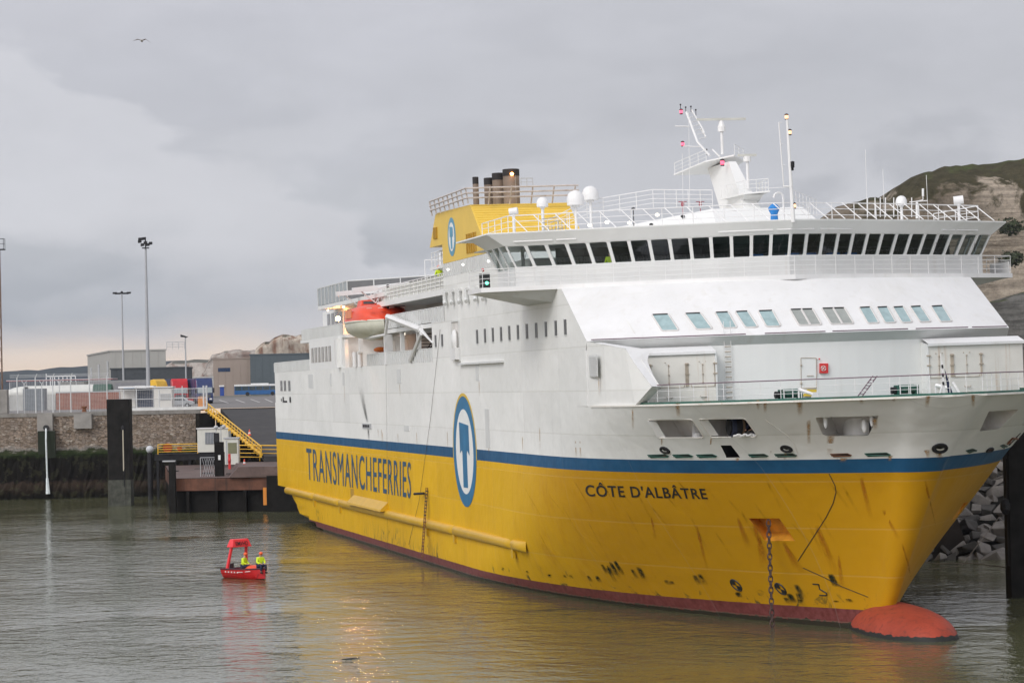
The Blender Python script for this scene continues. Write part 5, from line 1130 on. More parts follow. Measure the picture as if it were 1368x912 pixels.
    for s in ('l', 'r'): a = P['an'+s]; t = P['to'+s]; b.tube(a-(t-a)*.25-Vector((0, 0, .02)), t, .06, 8, r2=.05)
    b.build('boots', DARK, root); return root
KNEEL = dict(pelvis=(0, -.12, .5), chest=(0, .16, .8), neck=(0, .30, .93), head=(0, .42, 1.02), shl=(-.19, .2, .84), shr=(.19, .2, .84), ell=(-.26, .34, .6), elr=(.26, .34, .6), wrl=(-.16, .55, .55), wrr=(.16, .55, .55), hil=(-.1, -.1, .46), hir=(.1, -.1, .46), knl=(-.16, .3, .42), knr=(.16, .2, .08), anl=(-.16, .2, .09), anr=(.16, -.2, .08), tol=(-.17, .36, .05), tor=(.16, -.34, .06), face=(0, .85, -.4))
STAND = dict(pelvis=(0, 0, .95), chest=(0, .02, 1.33), neck=(0, .02, 1.5), head=(0, .04, 1.65), shl=(-.19, 0, 1.4), shr=(.19, 0, 1.4), ell=(-.27, .02, 1.12), elr=(.27, .02, 1.12), wrl=(-.25, .22, 1.02), wrr=(.25, .22, 1.02),
             hil=(-.1, 0, .9), hir=(.1, 0, .9), knl=(-.12, .03, .5), knr=(.12, .03, .5), anl=(-.12, 0, .09), anr=(.12, 0, .09), tol=(-.14, .17, .05), tor=(.14, .17, .05), face=(0, 1, 0))
SIT = dict(STAND, pelvis=(0, 0, .12), chest=(0, .06, .5), neck=(0, .1, .68), head=(0, .15, .82), shl=(-.19, .07, .58), shr=(.19, .07, .58), ell=(-.27, .14, .32), elr=(.27, .14, .32), wrl=(-.14, .36, .26), wrr=(.16, .36, .26),
           hil=(-.1, .03, .1), hir=(.1, .03, .1), knl=(-.16, .45, .16), knr=(.16, .45, .16), anl=(-.16, .42, -.26), anr=(.16, .42, -.26), tol=(-.16, .58, -.29), tor=(.16, .58, -.29), face=(0, 1, -.15))
BEND = dict(STAND, pelvis=(0, -.15, .92), chest=(0, .2, 1.14), neck=(0, .36, 1.2), head=(0, .5, 1.24), shl=(-.19, .25, 1.16), shr=(.19, .25, 1.16), ell=(-.25, .38, .9), elr=(.25, .38, .9), wrl=(-.16, .56, .8), wrr=(.16, .56, .8), face=(0, .8, -.5))
HELM = mat('helmet_orange', (.85, .12, .03), .4)
# ship crew
q = cen(P2)+d2*.8; person(at_ship(q[0]+.35, q[1]+.75, q[2]-.68, R(215)), 'deckhand in navy overalls and blue cap crouching inside the bow opening', KNEEL, NAVY, NAVY, CAPB)
person(at_ship(81.5, -11.4, 18.96, R(90)), 'crew member in hi-vis jacket at the rail just behind the funnel', STAND, HIVIS, NAVY, HELM)
q = ft(816, 350, 119); person(at_ship(q[0]-.2, q[1], 17.91, R(-90)), 'figure in hi-vis yellow behind the bridge windows', STAND, HIVIS, NAVY, mat('dark_hair', (.02, .015, .01), .7))
person(at_ship(81.0, -11.5, 14.12, R(90)), 'crew member in dark red at the forward end of the lifeboat deck', STAND, mat('jacket_maroon', (.2, .02, .02), .7), NAVY, mat('dark_hair', (.02, .015, .01), .7))

# ================================================================== RESCUE BOAT ON THE WATER
_d = ray(332, 772); rb_loc = CAM+_d*((WATER_Z-CAM[2])/_d[2]); 
# it points away to the right and towards the viewer: local x forward
RB = Matrix.Translation(rb_loc) @ Matrix.Rotation(R(-50), 4, 'Z') @ Matrix.Scale(1.1, 4)
rb = thing('rescue_boat', 'small red rescue boat with an arch on the open water left of the ferry', 'boat', mat4=RB)
Lb = 3.6; rows = []
for u in np.linspace(0, 1, 13):
    X = -Lb/2+Lb*u; w = .82*(1-max(0, (u-.45)/.55)**2.3); w = max(w, .02); keel = -.18+.5*max(0, (u-.75)/.25)**2; shh = .55+.10*u
    rows.append([(X, -w, shh), (X, -w*.95, shh*.6), (X, -w*.80, .05), (X, -w*.25, keel), (X, w*.25, keel), (X, w*.80, .05), (X, w*.95, shh*.6), (X, w, shh)])
BR = mat('boat_red', (.50, .012, .015), .35, var=.15, vscale=3); b = MB(); b.grid(rows); b.add(rows[0], [tuple(range(8))]); hl = b.build('boat_hull', BR, rb, smooth=True, sharp=45)
b = MB(); b.path([tuple(r[0]) for r in rows]+[tuple(r[-1]) for r in rows[::-1]]+[tuple(rows[0][0])], .045, 6); b.build('gunwale', mat('gunwale_dark', (.06, .01, .02), .6), rb)
b = MB(); b.grid([[(r[0][0], r[0][1]*.95, .3), (r[-1][0], r[-1][1]*.95, .3)] for r in rows]); b.build('boat_floor', BR, rb)
b = MB(); b.ball((.62, 0, .52), (.62, .55, .32), 16); b.build('bow_cover', ORANGE, rb, smooth=True)
b = MB(); 
for s in (-1, 1): b.hexa([(-1.35, s*.70-.07, .55), (-1.15, s*.70-.07, .55), (-1.15, s*.70+.07, .55), (-1.35, s*.70+.07, .55), (-1.05, s*.52-.07, 1.95), (-.88, s*.52-.07, 1.95), (-.88, s*.52+.07, 1.95), (-1.05, s*.52+.07, 1.95)])
b.hexa([(-1.25, -.72, 1.88), (-.62, -.72, 1.88), (-.62, .72, 1.88), (-1.25, .72, 1.88), (-1.12, -.55, 2.36), (-.75, -.55, 2.36), (-.75, .55, 2.36), (-1.12, .55, 2.36)]); arch = b.build('boat_arch', mat('arch_red', (.75, .03, .04), .4, var=.05), rb, bevel=.03)
vs, fs = text_shapes('EMVHD', 0.01); b = MB(); b.add([(-.62-(v-.0)*.12-.012*0+.03, -.50+u*0, 0) for u, v in vs], fs)
b = MB(); b.add([(-1.08+u*0+(.0), -.0, 0) for u, v in vs], []); b = MB()
b.add([(-.605-(v*.09), -.45+.9*u, 1.98+v*.34) for u, v in vs], fs); b.build('boat_lettering', DARK, arch)
b = MB(); b.add([(-1.13+.0+v*.05, 0, 0) for u, v in vs], []); 
b = MB(); b.tube((-1.75, 0, .5), (-1.95, 0, .45), .16, 8).box(-2.0, -1.75, -.14, .14, .35, .85); b.build('outboard_motor', mat('motor_dark', (.02, .025, .04), .4), rb)
b = MB(); 
for k in range(5): X = -1.3+k*.32; b.box(X, X+.1, -.83, -.80, .36, .44)
b.tube((.1, -.82, .42), (.55, -.80, .44), .02, 4).tube((.75, -.76, .46), (1.1, -.62, .5), .02, 4); b.build('hull_marking', mat('marking_white', (.7, .68, .66), .5), hl)
b = MB(); b.tube((1.25, 0, .65), (1.6, -.5, .05), .012, 4); b.build('painter_line', DARK, rb)
person(RB @ Matrix.Translation((-.1, -.3, .62)) @ Matrix.Rotation(R(-60), 4, 'Z'), 'person in yellow jacket and orange helmet seated under the red boat\'s arch', SIT, HIVIS, NAVY, HELM)
person(RB @ Matrix.Translation((1.3, -.05, .70)) @ Matrix.Rotation(R(-95), 4, 'Z'), 'person in yellow jacket and orange helmet sitting at the red boat\'s bow', SIT, HIVIS, NAVY, HELM)

# ================================================================== WATER
def water_mat():
    m = bpy.data.materials.new('harbour_water'); m.use_nodes = True; nt = m.node_tree; b = nt.nodes['Principled BSDF']
    b.inputs['Base Color'].default_value = (0.105, 0.108, 0.056, 1); b.inputs['Roughness'].default_value = 0.03; b.inputs['IOR'].default_value = 1.333
    tc = nt.nodes.new('ShaderNodeTexCoord')
    def noi(scale, det, dist=0.0, sx=1, sy=1):
        mpn = nn(nt, 'ShaderNodeMapping'); mpn.inputs['Scale'].default_value = (sx, sy, 1); mpn.inputs['Rotation'].default_value = (0, 0, .35); nt.links.new(tc.outputs['Object'], mpn.inputs[0])
        n = nn(nt, 'ShaderNodeTexNoise', ins={'Scale': scale, 'Detail': det, 'Roughness': .55, 'Distortion': dist}); nt.links.new(mpn.outputs[0], n.inputs['Vector']); return n.outputs['Fac']
    big = noi(0.055, 3.0)                     # patches of calmer water
    amp = mathn(nt, 'MAXIMUM', mathn(nt, 'ADD', -1.1, mathn(nt, 'MULTIPLY', big, 4.2)), 0.35)
    h = mathn(nt, 'ADD', mathn(nt, 'MULTIPLY', noi(0.62, 2.0, .3), 1.0), mathn(nt, 'MULTIPLY', noi(2.1, 3.0, .4, 1, .8), 0.42))
    h = mathn(nt, 'ADD', h, mathn(nt, 'MULTIPLY', noi(6.5, 2.0), 0.09)); h = mathn(nt, 'MULTIPLY', h, amp)
    bp = nn(nt, 'ShaderNodeBump', ins={'Strength': 1.0, 'Distance': 0.105}); nt.links.new(h, bp.inputs['Height']); nt.links.new(bp.outputs[0], b.inputs['Normal'])
    return m
b = MB(); b.add([(-700, -60, WATER_Z), (700, -60, WATER_Z), (700, 900, WATER_Z), (-700, 900, WATER_Z)], [(0, 1, 2, 3)]); b.build('water', water_mat(), kind='structure')
st = MB(); p = wd(456, 882, 0) if False else None
def on_water(x, y, z=0): d = ray(x, y); return CAM+d*((z+WATER_Z-CAM[2])/d[2])
p = on_water(468, 880); st.path([p+np.array([-.4, 0, .0]), p+np.array([0, 0, .03]), p+np.array([.42, .1, .06])], .03, 6); st.tube(p, p+np.array([-.2, -.3, .02]), .02, 5)
tag(st.build('driftwood', DARK), 'dark thin stick floating in the foreground water', 'driftwood')

# ================================================================== LAND
def G(y): return 10.05+max(0, y-345)*.0030
ASPH = mat('asphalt_dark', (0.033, 0.031, 0.032), .85, var=.2, vscale=.5, dirt=(.07, .066, .062), dfac=.5, dscale=.3)
YARD = mat('yard_asphalt', (0.17, 0.16, 0.155), .9, var=.15, vscale=.08)
b = MB(); rowsY = [338, 345, 400, 500, 650, 800, 1000, 1600, 3000]
b.grid([[(x, y, G(y)) for x in (-2500, -38.2)] for y in rowsY]); b.grid([[(x, y, G(y)) for x in (-38.2, 8, 2500)] for y in rowsY[1:]]); b.grid([[(x, y, G(345)-.0) for x in (-2500, -38.2)] for y in (330.6, 338)])
b.build('quay_yard', YARD, kind='structure')
b = MB()
for x0, y0, x1, y1 in ((291, 532.5, 303, 537), (313, 531.5, 325, 536.5), (333, 530.5, 345, 536), (352, 530, 362, 534)):
    p = CAM+ray(x0, y0)*((G(560)+.006-CAM[2])/ray(x0, y0)[2]); q = CAM+ray(x1, y1)*((G(460)+.006-CAM[2])/ray(x1, y1)[2])
    y0_, y1_ = 520, 430; xa = wd(x0, 500, y0_)[0]; xb = wd(x1, 500, y1_)[0]
    b.add([(xa, y0_, G(y0_)+.02), (xa+.3, y0_, G(y0_)+.02), (xb+.3, y1_, G(y1_)+.02), (xb, y1_, G(y1_)+.02)], [(0, 1, 2, 3)])
b.build('painted_lines', mat('road_white', (.45, .44, .42), .8), kind='structure')
b = MB(); b.add([(wd(285, 500, 640)[0], 640, G(640)+.03), (wd(360, 500, 640)[0], 640, G(640)+.03), (wd(360, 500, 652)[0], 652, G(652)+.04), (wd(285, 500, 652)[0], 652, G(652)+.04)], [(0, 1, 2, 3)]); b.build('grass_verge', mat('verge_green', (.07, .10, .03), .9, var=.3), kind='structure')

def stone_mat():
    m = bpy.data.materials.new('quay_masonry'); m.use_nodes = True; nt = m.node_tree; b = nt.nodes['Principled BSDF']; b.inputs['Roughness'].default_value = .9; b.inputs['Specular IOR Level'].default_value = .1
    tc = nt.nodes.new('ShaderNodeTexCoord'); mp_ = nn(nt, 'ShaderNodeMapping'); mp_.inputs['Rotation'].default_value = (R(90), 0, 0); nt.links.new(tc.outputs['Object'], mp_.inputs[0])
    br = nn(nt, 'ShaderNodeTexVoronoi', ins={'Scale': 3.4, 'Randomness': .85}); mp2 = nn(nt, 'ShaderNodeMapping'); mp2.inputs['Scale'].default_value = (.75, 1, 1.45); nt.links.new(tc.outputs['Object'], mp2.inputs[0]); nt.links.new(mp2.outputs[0], br.inputs['Vector'])
    sepc = nt.nodes.new('ShaderNodeSeparateColor'); nt.links.new(br.outputs['Color'], sepc.inputs[0])
    st = ramp(nt, [(0, (.15, .11, .08)), (.3, (.27, .21, .16)), (.6, (.37, .295, .235)), (.85, (.22, .18, .15)), (1, (.50, .44, .37))]); nt.links.new(sepc.outputs[0], st.inputs[0])
    ed = nn(nt, 'ShaderNodeTexVoronoi', feature='DISTANCE_TO_EDGE', ins={'Scale': 3.4, 'Randomness': .85}); nt.links.new(mp2.outputs[0], ed.inputs['Vector'])
    mo = ramp(nt, [(0.0, 0.0), (.06, 1.0)]); nt.links.new(ed.outputs['Distance'], mo.inputs[0]); c = mixc(nt, mo.outputs[0], (.10, .085, .07), st.outputs[0])
    sp = nt.nodes.new('ShaderNodeSeparateXYZ'); nt.links.new(tc.outputs['Object'], sp.inputs[0])
    n = nn(nt, 'ShaderNodeTexNoise', ins={'Scale': .9, 'Detail': 7.0, 'Roughness': .65}); nt.links.new(tc.outputs['Object'], n.inputs['Vector'])
    n2 = nn(nt, 'ShaderNodeTexNoise', ins={'Scale': .22, 'Detail': 6.0, 'Roughness': .6}); nt.links.new(tc.outputs['Object'], n2.inputs['Vector'])
    big = ramp(nt, [(.42, 0), (.62, 1)]); nt.links.new(n2.outputs['Fac'], big.inputs[0]); c = mixc(nt, mathn(nt, 'MULTIPLY', big.outputs[0], .4), c, (.19, .155, .125))
    zz = mathn(nt, 'ADD', sp.outputs[2], mathn(nt, 'MULTIPLY', mathn(nt, 'SUBTRACT', n.outputs['Fac'], .5), 2.2))
    lv = ramp(nt, [(0.0, (.010, .009, .007)), (.16, (.04, .028, .02)), (.20, (.012, .010, .009)), (.50, (.014, .013, .011)), (.555, (.022, .034, .012)), (.60, (.05, .055, .03)), (.66, (.5, .5, .5))]); nt.links.new(mathn(nt, 'DIVIDE', zz, 9.0), lv.inputs[0])
    msk = ramp(nt, [(.60, 0), (.66, 1)]); nt.links.new(mathn(nt, 'DIVIDE', zz, 9.0), msk.inputs[0]); c = mixc(nt, msk.outputs[0], lv.outputs[0], c)
    mid = mathn(nt, 'MULTIPLY', mathn(nt, 'GREATER_THAN', n.outputs['Fac'], .56), mathn(nt, 'LESS_THAN', sp.outputs[2], 4.8)); c = mixc(nt, mathn(nt, 'MULTIPLY', mid, .5), c, (.045, .045, .025))
    nt.links.new(c, b.inputs['Base Color'])
    bp = nn(nt, 'ShaderNodeBump', ins={'Strength': .8, 'Distance': .09}); nt.links.new(mathn(nt, 'ADD', mo.outputs[0], mathn(nt, 'MULTIPLY', n.outputs['Fac'], 1.5)), bp.inputs['Height']); nt.links.new(bp.outputs[0], b.inputs['Normal'])
    return m
STONE = stone_mat()
CONC = mat('weathered_concrete', (.27, .255, .235), .9, var=.2, vscale=.7, streak=(.10, .09, .08), sfac=.6, bump=.03)
# masonry quay wall, a little proud and rough below high water
rows = []; rnd = random.Random(3)
xs = np.linspace(-190, -38.2, 420)
for i, x in enumerate(xs):
    yb = 327.6+(x+60)*.06; col = []
    for z in (-2, 0, .8, 1.8, 3, 4.2, 5.0, 5.5, 7, 8.5, 9.6):
        off = (-1.7 if z < 1.5 else -1.0 if z < 5.1 else 0); off += rnd.uniform(-.22, .12)*(z < 5.1 and 1 or .15); col.append((x, yb+off, z+(rnd.uniform(-.2, .2) if 0 < z < 5 else 0)))
    rows.append(col)
b = MB(); b.grid(rows); qw = b.build('quay_wall', STONE); MB().box(-38.6, -38.19, 327.2, 345, -2, 9.58).build('wall_end', mat('void_black', (.02, .018, .015), .9, var=.4, spec=.1), qw)  # end face coloured black as the shaded void beside the ramp
tag(qw, 'long weedy stone quay wall on the left with a fence on top', 'quay wall')
b = MB(); b.grid([[(x, 327.5+(x+60)*.06, 9.6), (x, 327.4+(x+60)*.06, 10.05), (x, 330.7, 10.07)] for x in (-190, -38.15)]); b.build('coping', CONC, qw)
for px0, px1, py0, py1 in ((49, 70, 553, 577), (98, 122, 553, 572)): a = wd(px0, py0, 324.9+2); c = wd(px1, py1, 324.9+2); MB().box(a[0], c[0], 327.05, 328.6, c[2], a[2]).build('concrete_patch', CONC, qw)
b = MB(); p = wd(61.5, 571, 326.8); b.tube((p[0], 328, p[2]), (p[0], 326.5, p[2]), .32, 12, mi=0); q = wd(64, 648, 326.2); b.path([(p[0]+.05, 326.5, p[2]-.1), (p[0]+.1, 326.0, p[2]-1.5), (q[0], 325.8, 2.2)], .11, 6, mi=1)
b.tube((q[0], 325.8, 2.2), (q[0]+.1, 325.6, .3), .16, 6, r2=.28, mi=1); b.build('outfall_pipe', [BLACK, mat('falling_water', (.62, .66, .66), .4, var=.2, vscale=6)], qw)
MB().box(p[0]-1.0, p[0]+1.1, 326.7, 327.0, 4.6, p[2]-.4).build('weed_patch', mat('weed_dark', (.015, .02, .01), .95), qw)
p = wd(111, 553, 327.3); tag(MB().lathe([(.32, 10.07), (.26, 10.2), (.2, 10.5), (.34, 10.62), (.34, 10.74), (.1, 10.8)], (p[0], 328.2, 0), 14).build('mooring_bollard', RUST, smooth=True), 'rusty mooring bollard on the edge of the stone quay', 'bollard')
tag(MB().box(wd(-14, 500, 330)[0], wd(12.5, 500, 330)[0], 328.2, 329.4, 10.08, 13.0).build('concrete_block', CONC, bevel=.05), 'grey concrete block at the far left end of the fence', 'concrete block')

# security fence on the quay edge
FEN = mat('fence_white', (.55, .56, .56), .6, var=.1)
fence = thing('security_fence', 'tall pale mesh security fence along the top of the stone quay', 'fence', loc=(-60, 329.2, 10.07))
fx0, fx1 = wd(13, 500, 329.2)[0], wd(143, 500, 329.2)[0]
b = MB()
for k in range(26): z = .15+k*.155; b.tube((fx0+60, 0, z), (fx1+60, 0, z), .009, 3)
n = int((fx1-fx0)/.2)
for k in range(n): x = fx0+60+k*.2; b.tube((x, 0, .1), (x, 0, 4.1), .008, 3)
b.build('wire_mesh', FEN, fence)
for px in (22.5, 47, 70, 94, 119, 142.5): x = wd(px, 500, 329.2)[0]+60; MB().tube((x, 0, 0), (x, 0, 4.35), .075, 6).tube((x, 0, 4.3), (x+.25, -.1, 4.75), .05, 5).build('fence_post', FEN, fence)
for px in (29, 52.5, 76): x = wd(px, 500, 329.2)[0]+60; MB().tube((x, 1.5, 0), (x, 1.5, 3.6), .06, 6).tube((x, 1.5, 3.5), (x-.3, 1.5, 3.95), .04, 5).tube((x, 1.5, 3.5), (x+.3, 1.5, 3.95), .04, 5).build('lamp_bracket_post', FEN, fence)
b = MB()
for k in range(3): z = 4.35+k*.15; b.tube((fx0+60, -.05*k, z), (fx1+60, -.05*k, z), .02, 4)
b.build('top_wire', FEN, fence)
fence2 = thing('low_fence', 'lower white barrier fence at the right end of the stone quay', 'fence', loc=(-44, 329.5, 10.07))
x0, x1 = wd(144, 500, 329.5)[0]+44, wd(276, 500, 329.5)[0]+44
MB().box(x0, x1, -.15, .15, 0, .35).build('kerb', mat('kerb_pale', (.6, .6, .58), .7), fence2)
b = MB()
for z in (2.55, 1.4): b.tube((x0, 0, z), (x1, 0, z), .04, 5)
for k in range(12): b.tube((x0, 0, .45+k*.17), (x1, 0, .45+k*.17), .008, 3)
k = x0
while k < x1: b.tube((k, 0, .35), (k, 0, 2.5), .009, 3); k += .22
b.build('wire_mesh', FEN, fence2)
for px in (165, 182, 212, 243, 271.5, 275.5): x = wd(px, 500, 329.5)[0]+44; MB().tube((x, 0, 0), (x, 0, 2.9 if px > 240 else 2.6), .07 if px < 260 else .12, 6).build('fence_post', FEN, fence2)

# yard buildings, cabins and cargo
def boxthing(name, label, cat, px0, px1, pytop, depth, m_, dlen=6, z0=None, group=None, bevel=0.03):
    xa = wd(px0, 500, depth)[0]; xb = wd(px1, 500, depth)[0]; zt = wd((px0+px1)/2, pytop, depth)[2]; g = G(depth) if z0 is None else z0
    t = thing(name, label, cat, loc=((xa+xb)/2, depth, g), group=group); w = (xb-xa)/2; h = zt-g
    return t, w, h
t, w_, h = boxthing('storage_cabin', 'grey steel storage container behind the fence, left of the brick hoarding', 'container', 30, 58, 519, 362, STEEL)
MB().box(-w_, w_, 0, 2.5, .1, h).build('container_body', mat('container_grey', (.17, .19, .21), .6, var=.1), t)
b = MB(); 
for k in range(16): x = -w_+(k+.5)*2*w_/16; b.box(x-.04, x+.04, -.04, 0, .15, h-.05)
b.build('corrugation', MATS['container_grey'], t)
t, w_, h = boxthing('brick_hoarding', 'long low brick-red wall panel seen through the fence', 'wall', 74, 160, 524, 372, RUST)
MB().box(-w_, w_, 0, .3, 0, h).build('panel', mat('brick_red_panel', (.27, .115, .08), .85, var=.2, vscale=1.5), t); MB().box(-w_, w_, -.05, .35, h, h+.12).build('panel_cap', STEEL, t)
t, w_, h = boxthing('white_wall', 'pale rendered wall between grey container and left fence end', 'wall', 12, 73, 527, 376, WHITE)
MB().box(-w_, w_, 0, .3, 0, h).build('wall_panel', mat('pale_render', (.42, .42, .40), .8), t)
t, w_, h = boxthing('site_cabin', 'white cabin with a blind window beside the parked cars, right part of the yard', 'cabin', 205, 229, 517.5, 352, WHITE)
MB().box(-w_, w_, 0, 2.6, .15, h).build('cabin_wall', mat('cabin_white', (.62, .60, .55), .6, var=.04), t, bevel=.03); MB().box(-w_-.15, w_+.15, -.2, 2.8, h, h+.14).build('cabin_roof', WHITE2, t)
f = MB().box(-.35, 1.0, -.05, 0, 1.15, 2.0).build('window', STEEL, t); MB().box(-.28, .93, -.07, -.05, 1.2, 1.95).build('blind', mat('blind_grey', (.35, .35, .34), .6), f)
t, w_, h = boxthing('bus_shelter', 'open shelter with white roof and dark blue back next to the white cabin', 'shelter', 158, 205, 515.5, 356, WHITE)
MB().box(-w_, w_, -.3, 2.6, h-.25, h).build('shelter_roof', WHITE2, t); MB().box(-w_*.1, w_*.95, 2.2, 2.3, .3, h-.3).build('shelter_back', mat('shelter_blue', (.03, .045, .09), .5), t); MB().box(-w_, -w_*.15, 1.6, 2.2, .3, h-.3).build('shelter_side', mat('cabin_white', (.6, .6, .57), .6), t)
[MB().tube((x, 0, 0), (x, 0, h-.25), .06, 6).build('shelter_post', STEEL, t) for x in (-w_+.1, 0, w_-.1)]
# car
def car(px, depth, m_, label, rot=0):
    t = thing('parked_car', label, 'car', loc=(wd(px, 500, depth)[0], depth, G(depth)), rotz=rot)
    prof = [(-2.1, .35), (-2.1, .8), (-1.9, .95), (-1.3, 1.0), (-.7, 1.42), (.7, 1.45), (1.35, 1.0), (2.0, .85), (2.15, .6), (2.15, .35)]
    MB().prism([(x, -.85, z) for x, z in prof], (0, 1.7, 0)).build('body', m_, t, bevel=.06)
    MB().prism([(-1.15, -.865, 1.0), (-.65, -.865, 1.36), (.62, -.865, 1.38), (1.15, -.865, 1.0)], (0, 1.73, 0)).build('window', PANE, t)
    for x in (-1.35, 1.35):
        for y in (-.86, .66): w = MB().tube((x, y, .32), (x, y+.2, .32), .32, 14).build('wheel', BLACK, t); MB().tube((x, y-.02, .32), (x, y+.22, .32), .17, 10).build('rim', STEEL, w)
    for y in (-.65, .65): MB().ball((2.13, y, .68), (.05, .14, .08), 8).build('headlight', WHITE2, t)
    return t
car(237, 366, mat('car_silver', (.42, .43, .44), .3, metal=.4), 'silver car parked between the white cabin and the fence end')
# lorries
def lorry(px, depth, m_, m2, label, rot, trailer=None, group='lorries parked in the ferry yard', h=4.1, w=2.6):
    t = thing('lorry', label, 'lorry', loc=(wd(px, 500, depth)[0], depth, G(depth)), rotz=rot, group=group)
    hw = w/2   # x forward
    prof = [(0, .6), (0, h-.35), (.15, h-.2), (1.0, h), (1.45, h-.35), (2.05, 2.35), (2.2, 1.3), (2.2, .45)]
    MB().prism([(x, -hw, z) for x, z in prof], (0, w, 0)).build('cab', m_, t, bevel=.1)
    MB().hexa([(2.14, -hw+.15, 1.72), (2.24, -hw+.15, 1.72), (2.24, hw-.15, 1.72), (2.14, hw-.15, 1.72), (1.85, -hw+.15, 2.6), (2.02, -hw+.15, 2.6), (2.02, hw-.15, 2.6), (1.85, hw-.15, 2.6)]).build('windscreen', mat('lorry_glass', (.30, .34, .34), .1), t)
    for s in (-1, 1):
        MB().box(.9, 1.85, s*hw-.02, s*hw+.02, 1.75, 2.5).build('side_window', PANE, t); MB().box(1.95, 2.15, s*(hw+.12)-.1, s*(hw+.12)+.1, 1.7, 2.5).build('mirror', DARK, t); MB().box(2.18, 2.26, s*.9-.2, s*.9+.2, .62, .85).build('headlight', WHITE2, t)
    MB().box(2.17, 2.26, -.9, .9, .95, 1.5).build('grille', mat('lorry_grille', (.08, .08, .09), .5), t); MB().box(2.17, 2.3, -hw, hw, .35, .6).build('bumper', m2, t)
    for x in (1.3, -.9, -1.9):
        for y in (-hw, hw-.3): MB().tube((x, y, .5), (x, y+.3, .5), .5, 14).build('wheel', BLACK, t)
    MB().box(-2.4, 0, -.4, .4, .6, .9).build('chassis', DARK, t)
    if trailer: MB().box(-13.5, -.4, -hw, hw, 1.1, h-.05).build('trailer', trailer, t, bevel=.04)
    return t
GT = mat('trailer_grey', (.20, .20, .20), .6, var=.1); BT = mat('trailer_navy', (.02, .03, .10), .5)
lorry(206, 436, mat('cab_yellow', (.72, .42, .03), .35), YEL, 'yellow lorry cab with a grey trailer, leftmost of the parked cabs', R(-35), GT)
lorry(238, 438, mat('cab_red', (.50, .012, .02), .3), RED, 'bright red lorry cab between the yellow and the dark blue lorries', R(-74), BT)
lorry(249, 458, mat('cab_maroon', (.20, .012, .02), .35), RED, 'dark maroon lorry mostly hidden between the red and the blue cabs', R(-62), GT)
lorry(271, 432, mat('cab_navy', (.018, .035, .12), .3), NAVY, 'dark blue lorry cab at the right end of the parked row', R(-76), BT)
lorry(392, 560, mat('cab_green', (.02, .2, .17), .4), GREEN, 'green and blue lorry at the far right, half hidden by the ferry stern', R(175), mat('trailer_teal', (.02, .22, .20), .5))
tk = thing('tanker_trailer', 'long white tank trailer with a dark green rear end behind the fence', 'tanker', loc=(wd(80, 500, 430)[0], 430, G(430)))
xa, xb = wd(8, 500, 430)[0]-wd(80, 500, 430)[0], wd(150, 500, 430)[0]-wd(80, 500, 430)[0]
MB().lathe([(.15, xa), (.6, xa+.4), (.95, xa+1.4), (1.15, xa+3), (1.2, xb-3)], (0, 0, 2.3), 18, axis=0).build('tank', mat('tank_white', (.60, .60, .56), .4, var=.06), tk, smooth=True)
MB().lathe([(1.21, xb-3), (1.21, xb-.1), (1.0, xb)], (0, 0, 2.3), 18, axis=0).build('tank_rear', mat('tank_green', (.02, .07, .045), .5), tk, smooth=True)
b = MB()
for x in (xa+3, xb-1.5, xb-2.9, xb-4.3): b.tube((x, -1.1, .5), (x, -.8, .5), .5, 12)
b.build('wheel', BLACK, tk); MB().box(xa+3.0, xa+3.6, -1.25, 1.25, 1.4, 3.3).build('tank_band', BLACK, tk)
t, w_, h = boxthing('red_roof_canopy', 'long low canopy with a thin red edge behind the white tanker', 'canopy', 8, 150, 506.5, 455, RED)
MB().box(-w_, w_, 0, 6, h-.2, h-.08).build('canopy_edge', mat('canopy_red', (.28, .02, .03), .6), t); MB().box(-w_, w_, 0, 6, h-.1, h).build('canopy_roof', WHITE2, t); b = MB(); [b.tube((x, .5, 0), (x, .5, h-.3), .1, 6) for x in np.linspace(-w_+.5, w_-.5, 7)]; b.build('canopy_post', STEEL, t)
t = thing('arrow_sign', 'white and grey directional sign board beside the yellow lorry', 'sign', loc=(wd(178, 500, 425)[0], 425, G(425)))
b = MB(); b.box(-2.9, 2.3, 0, .12, 1.6, 3.6); b.build('sign_board', mat('sign_grey', (.20, .20, .21), .6), t); MB().prism([(.2, -.03, 2.1), (1.8, -.03, 2.1), (2.2, -.03, 2.6), (1.8, -.03, 3.1), (.2, -.03, 3.1)], (0, .03, 0)).build('sign_arrow', LOGOW, t); MB().box(-1.6, .15, -.03, 0, 2.5, 2.9).build('sign_blue', mat('sign_blue', (.03, .22, .42), .5), t)
b = MB(); [b.tube((x, .05, 0), (x, .05, 1.7), .05, 6) for x in (-2, 1.5)]; b.build('sign_post', STEEL, t)

# large sheds
def shed(px0, px1, pytop, depth, m_, label, dlen=40, roof=None, rot=0, name='warehouse', left=None, pybase=None):
    xa = wd(px0, 500, depth)[0]; xb = wd(px1, 500, depth)[0]; zt = wd(px0, pytop, depth)[2]; g = G(depth)
    t = thing(name, label, 'warehouse', loc=(xa, depth, g)); h = zt-g
    P = [(0, 0, 0), (xb-xa, 0, 0), (xb-xa, dlen, 0), (0, dlen, 0)]
    if left: P[3] = (left[0], left[1], 0); P[2] = (xb-xa+left[0], left[1], 0)
    wall = MB().prism(P, (0, 0, h)).build('wall', m_, t); b = MB(); W0 = xb-xa; [b.box(x-.04, x+.04, -.05, .02, .1, h-.1) for x in np.arange(1.2, W0-.5, 1.9)]; b.build('cladding_joint', m_, t); MB().prism([(x+(-.2 if i in (0, 3) else .2), y-.15, h) for i, (x, y, z) in enumerate(P)], (0, 0, .3)).build('roof_edge', roof or m_, t)
    return t, xb-xa, h, wall
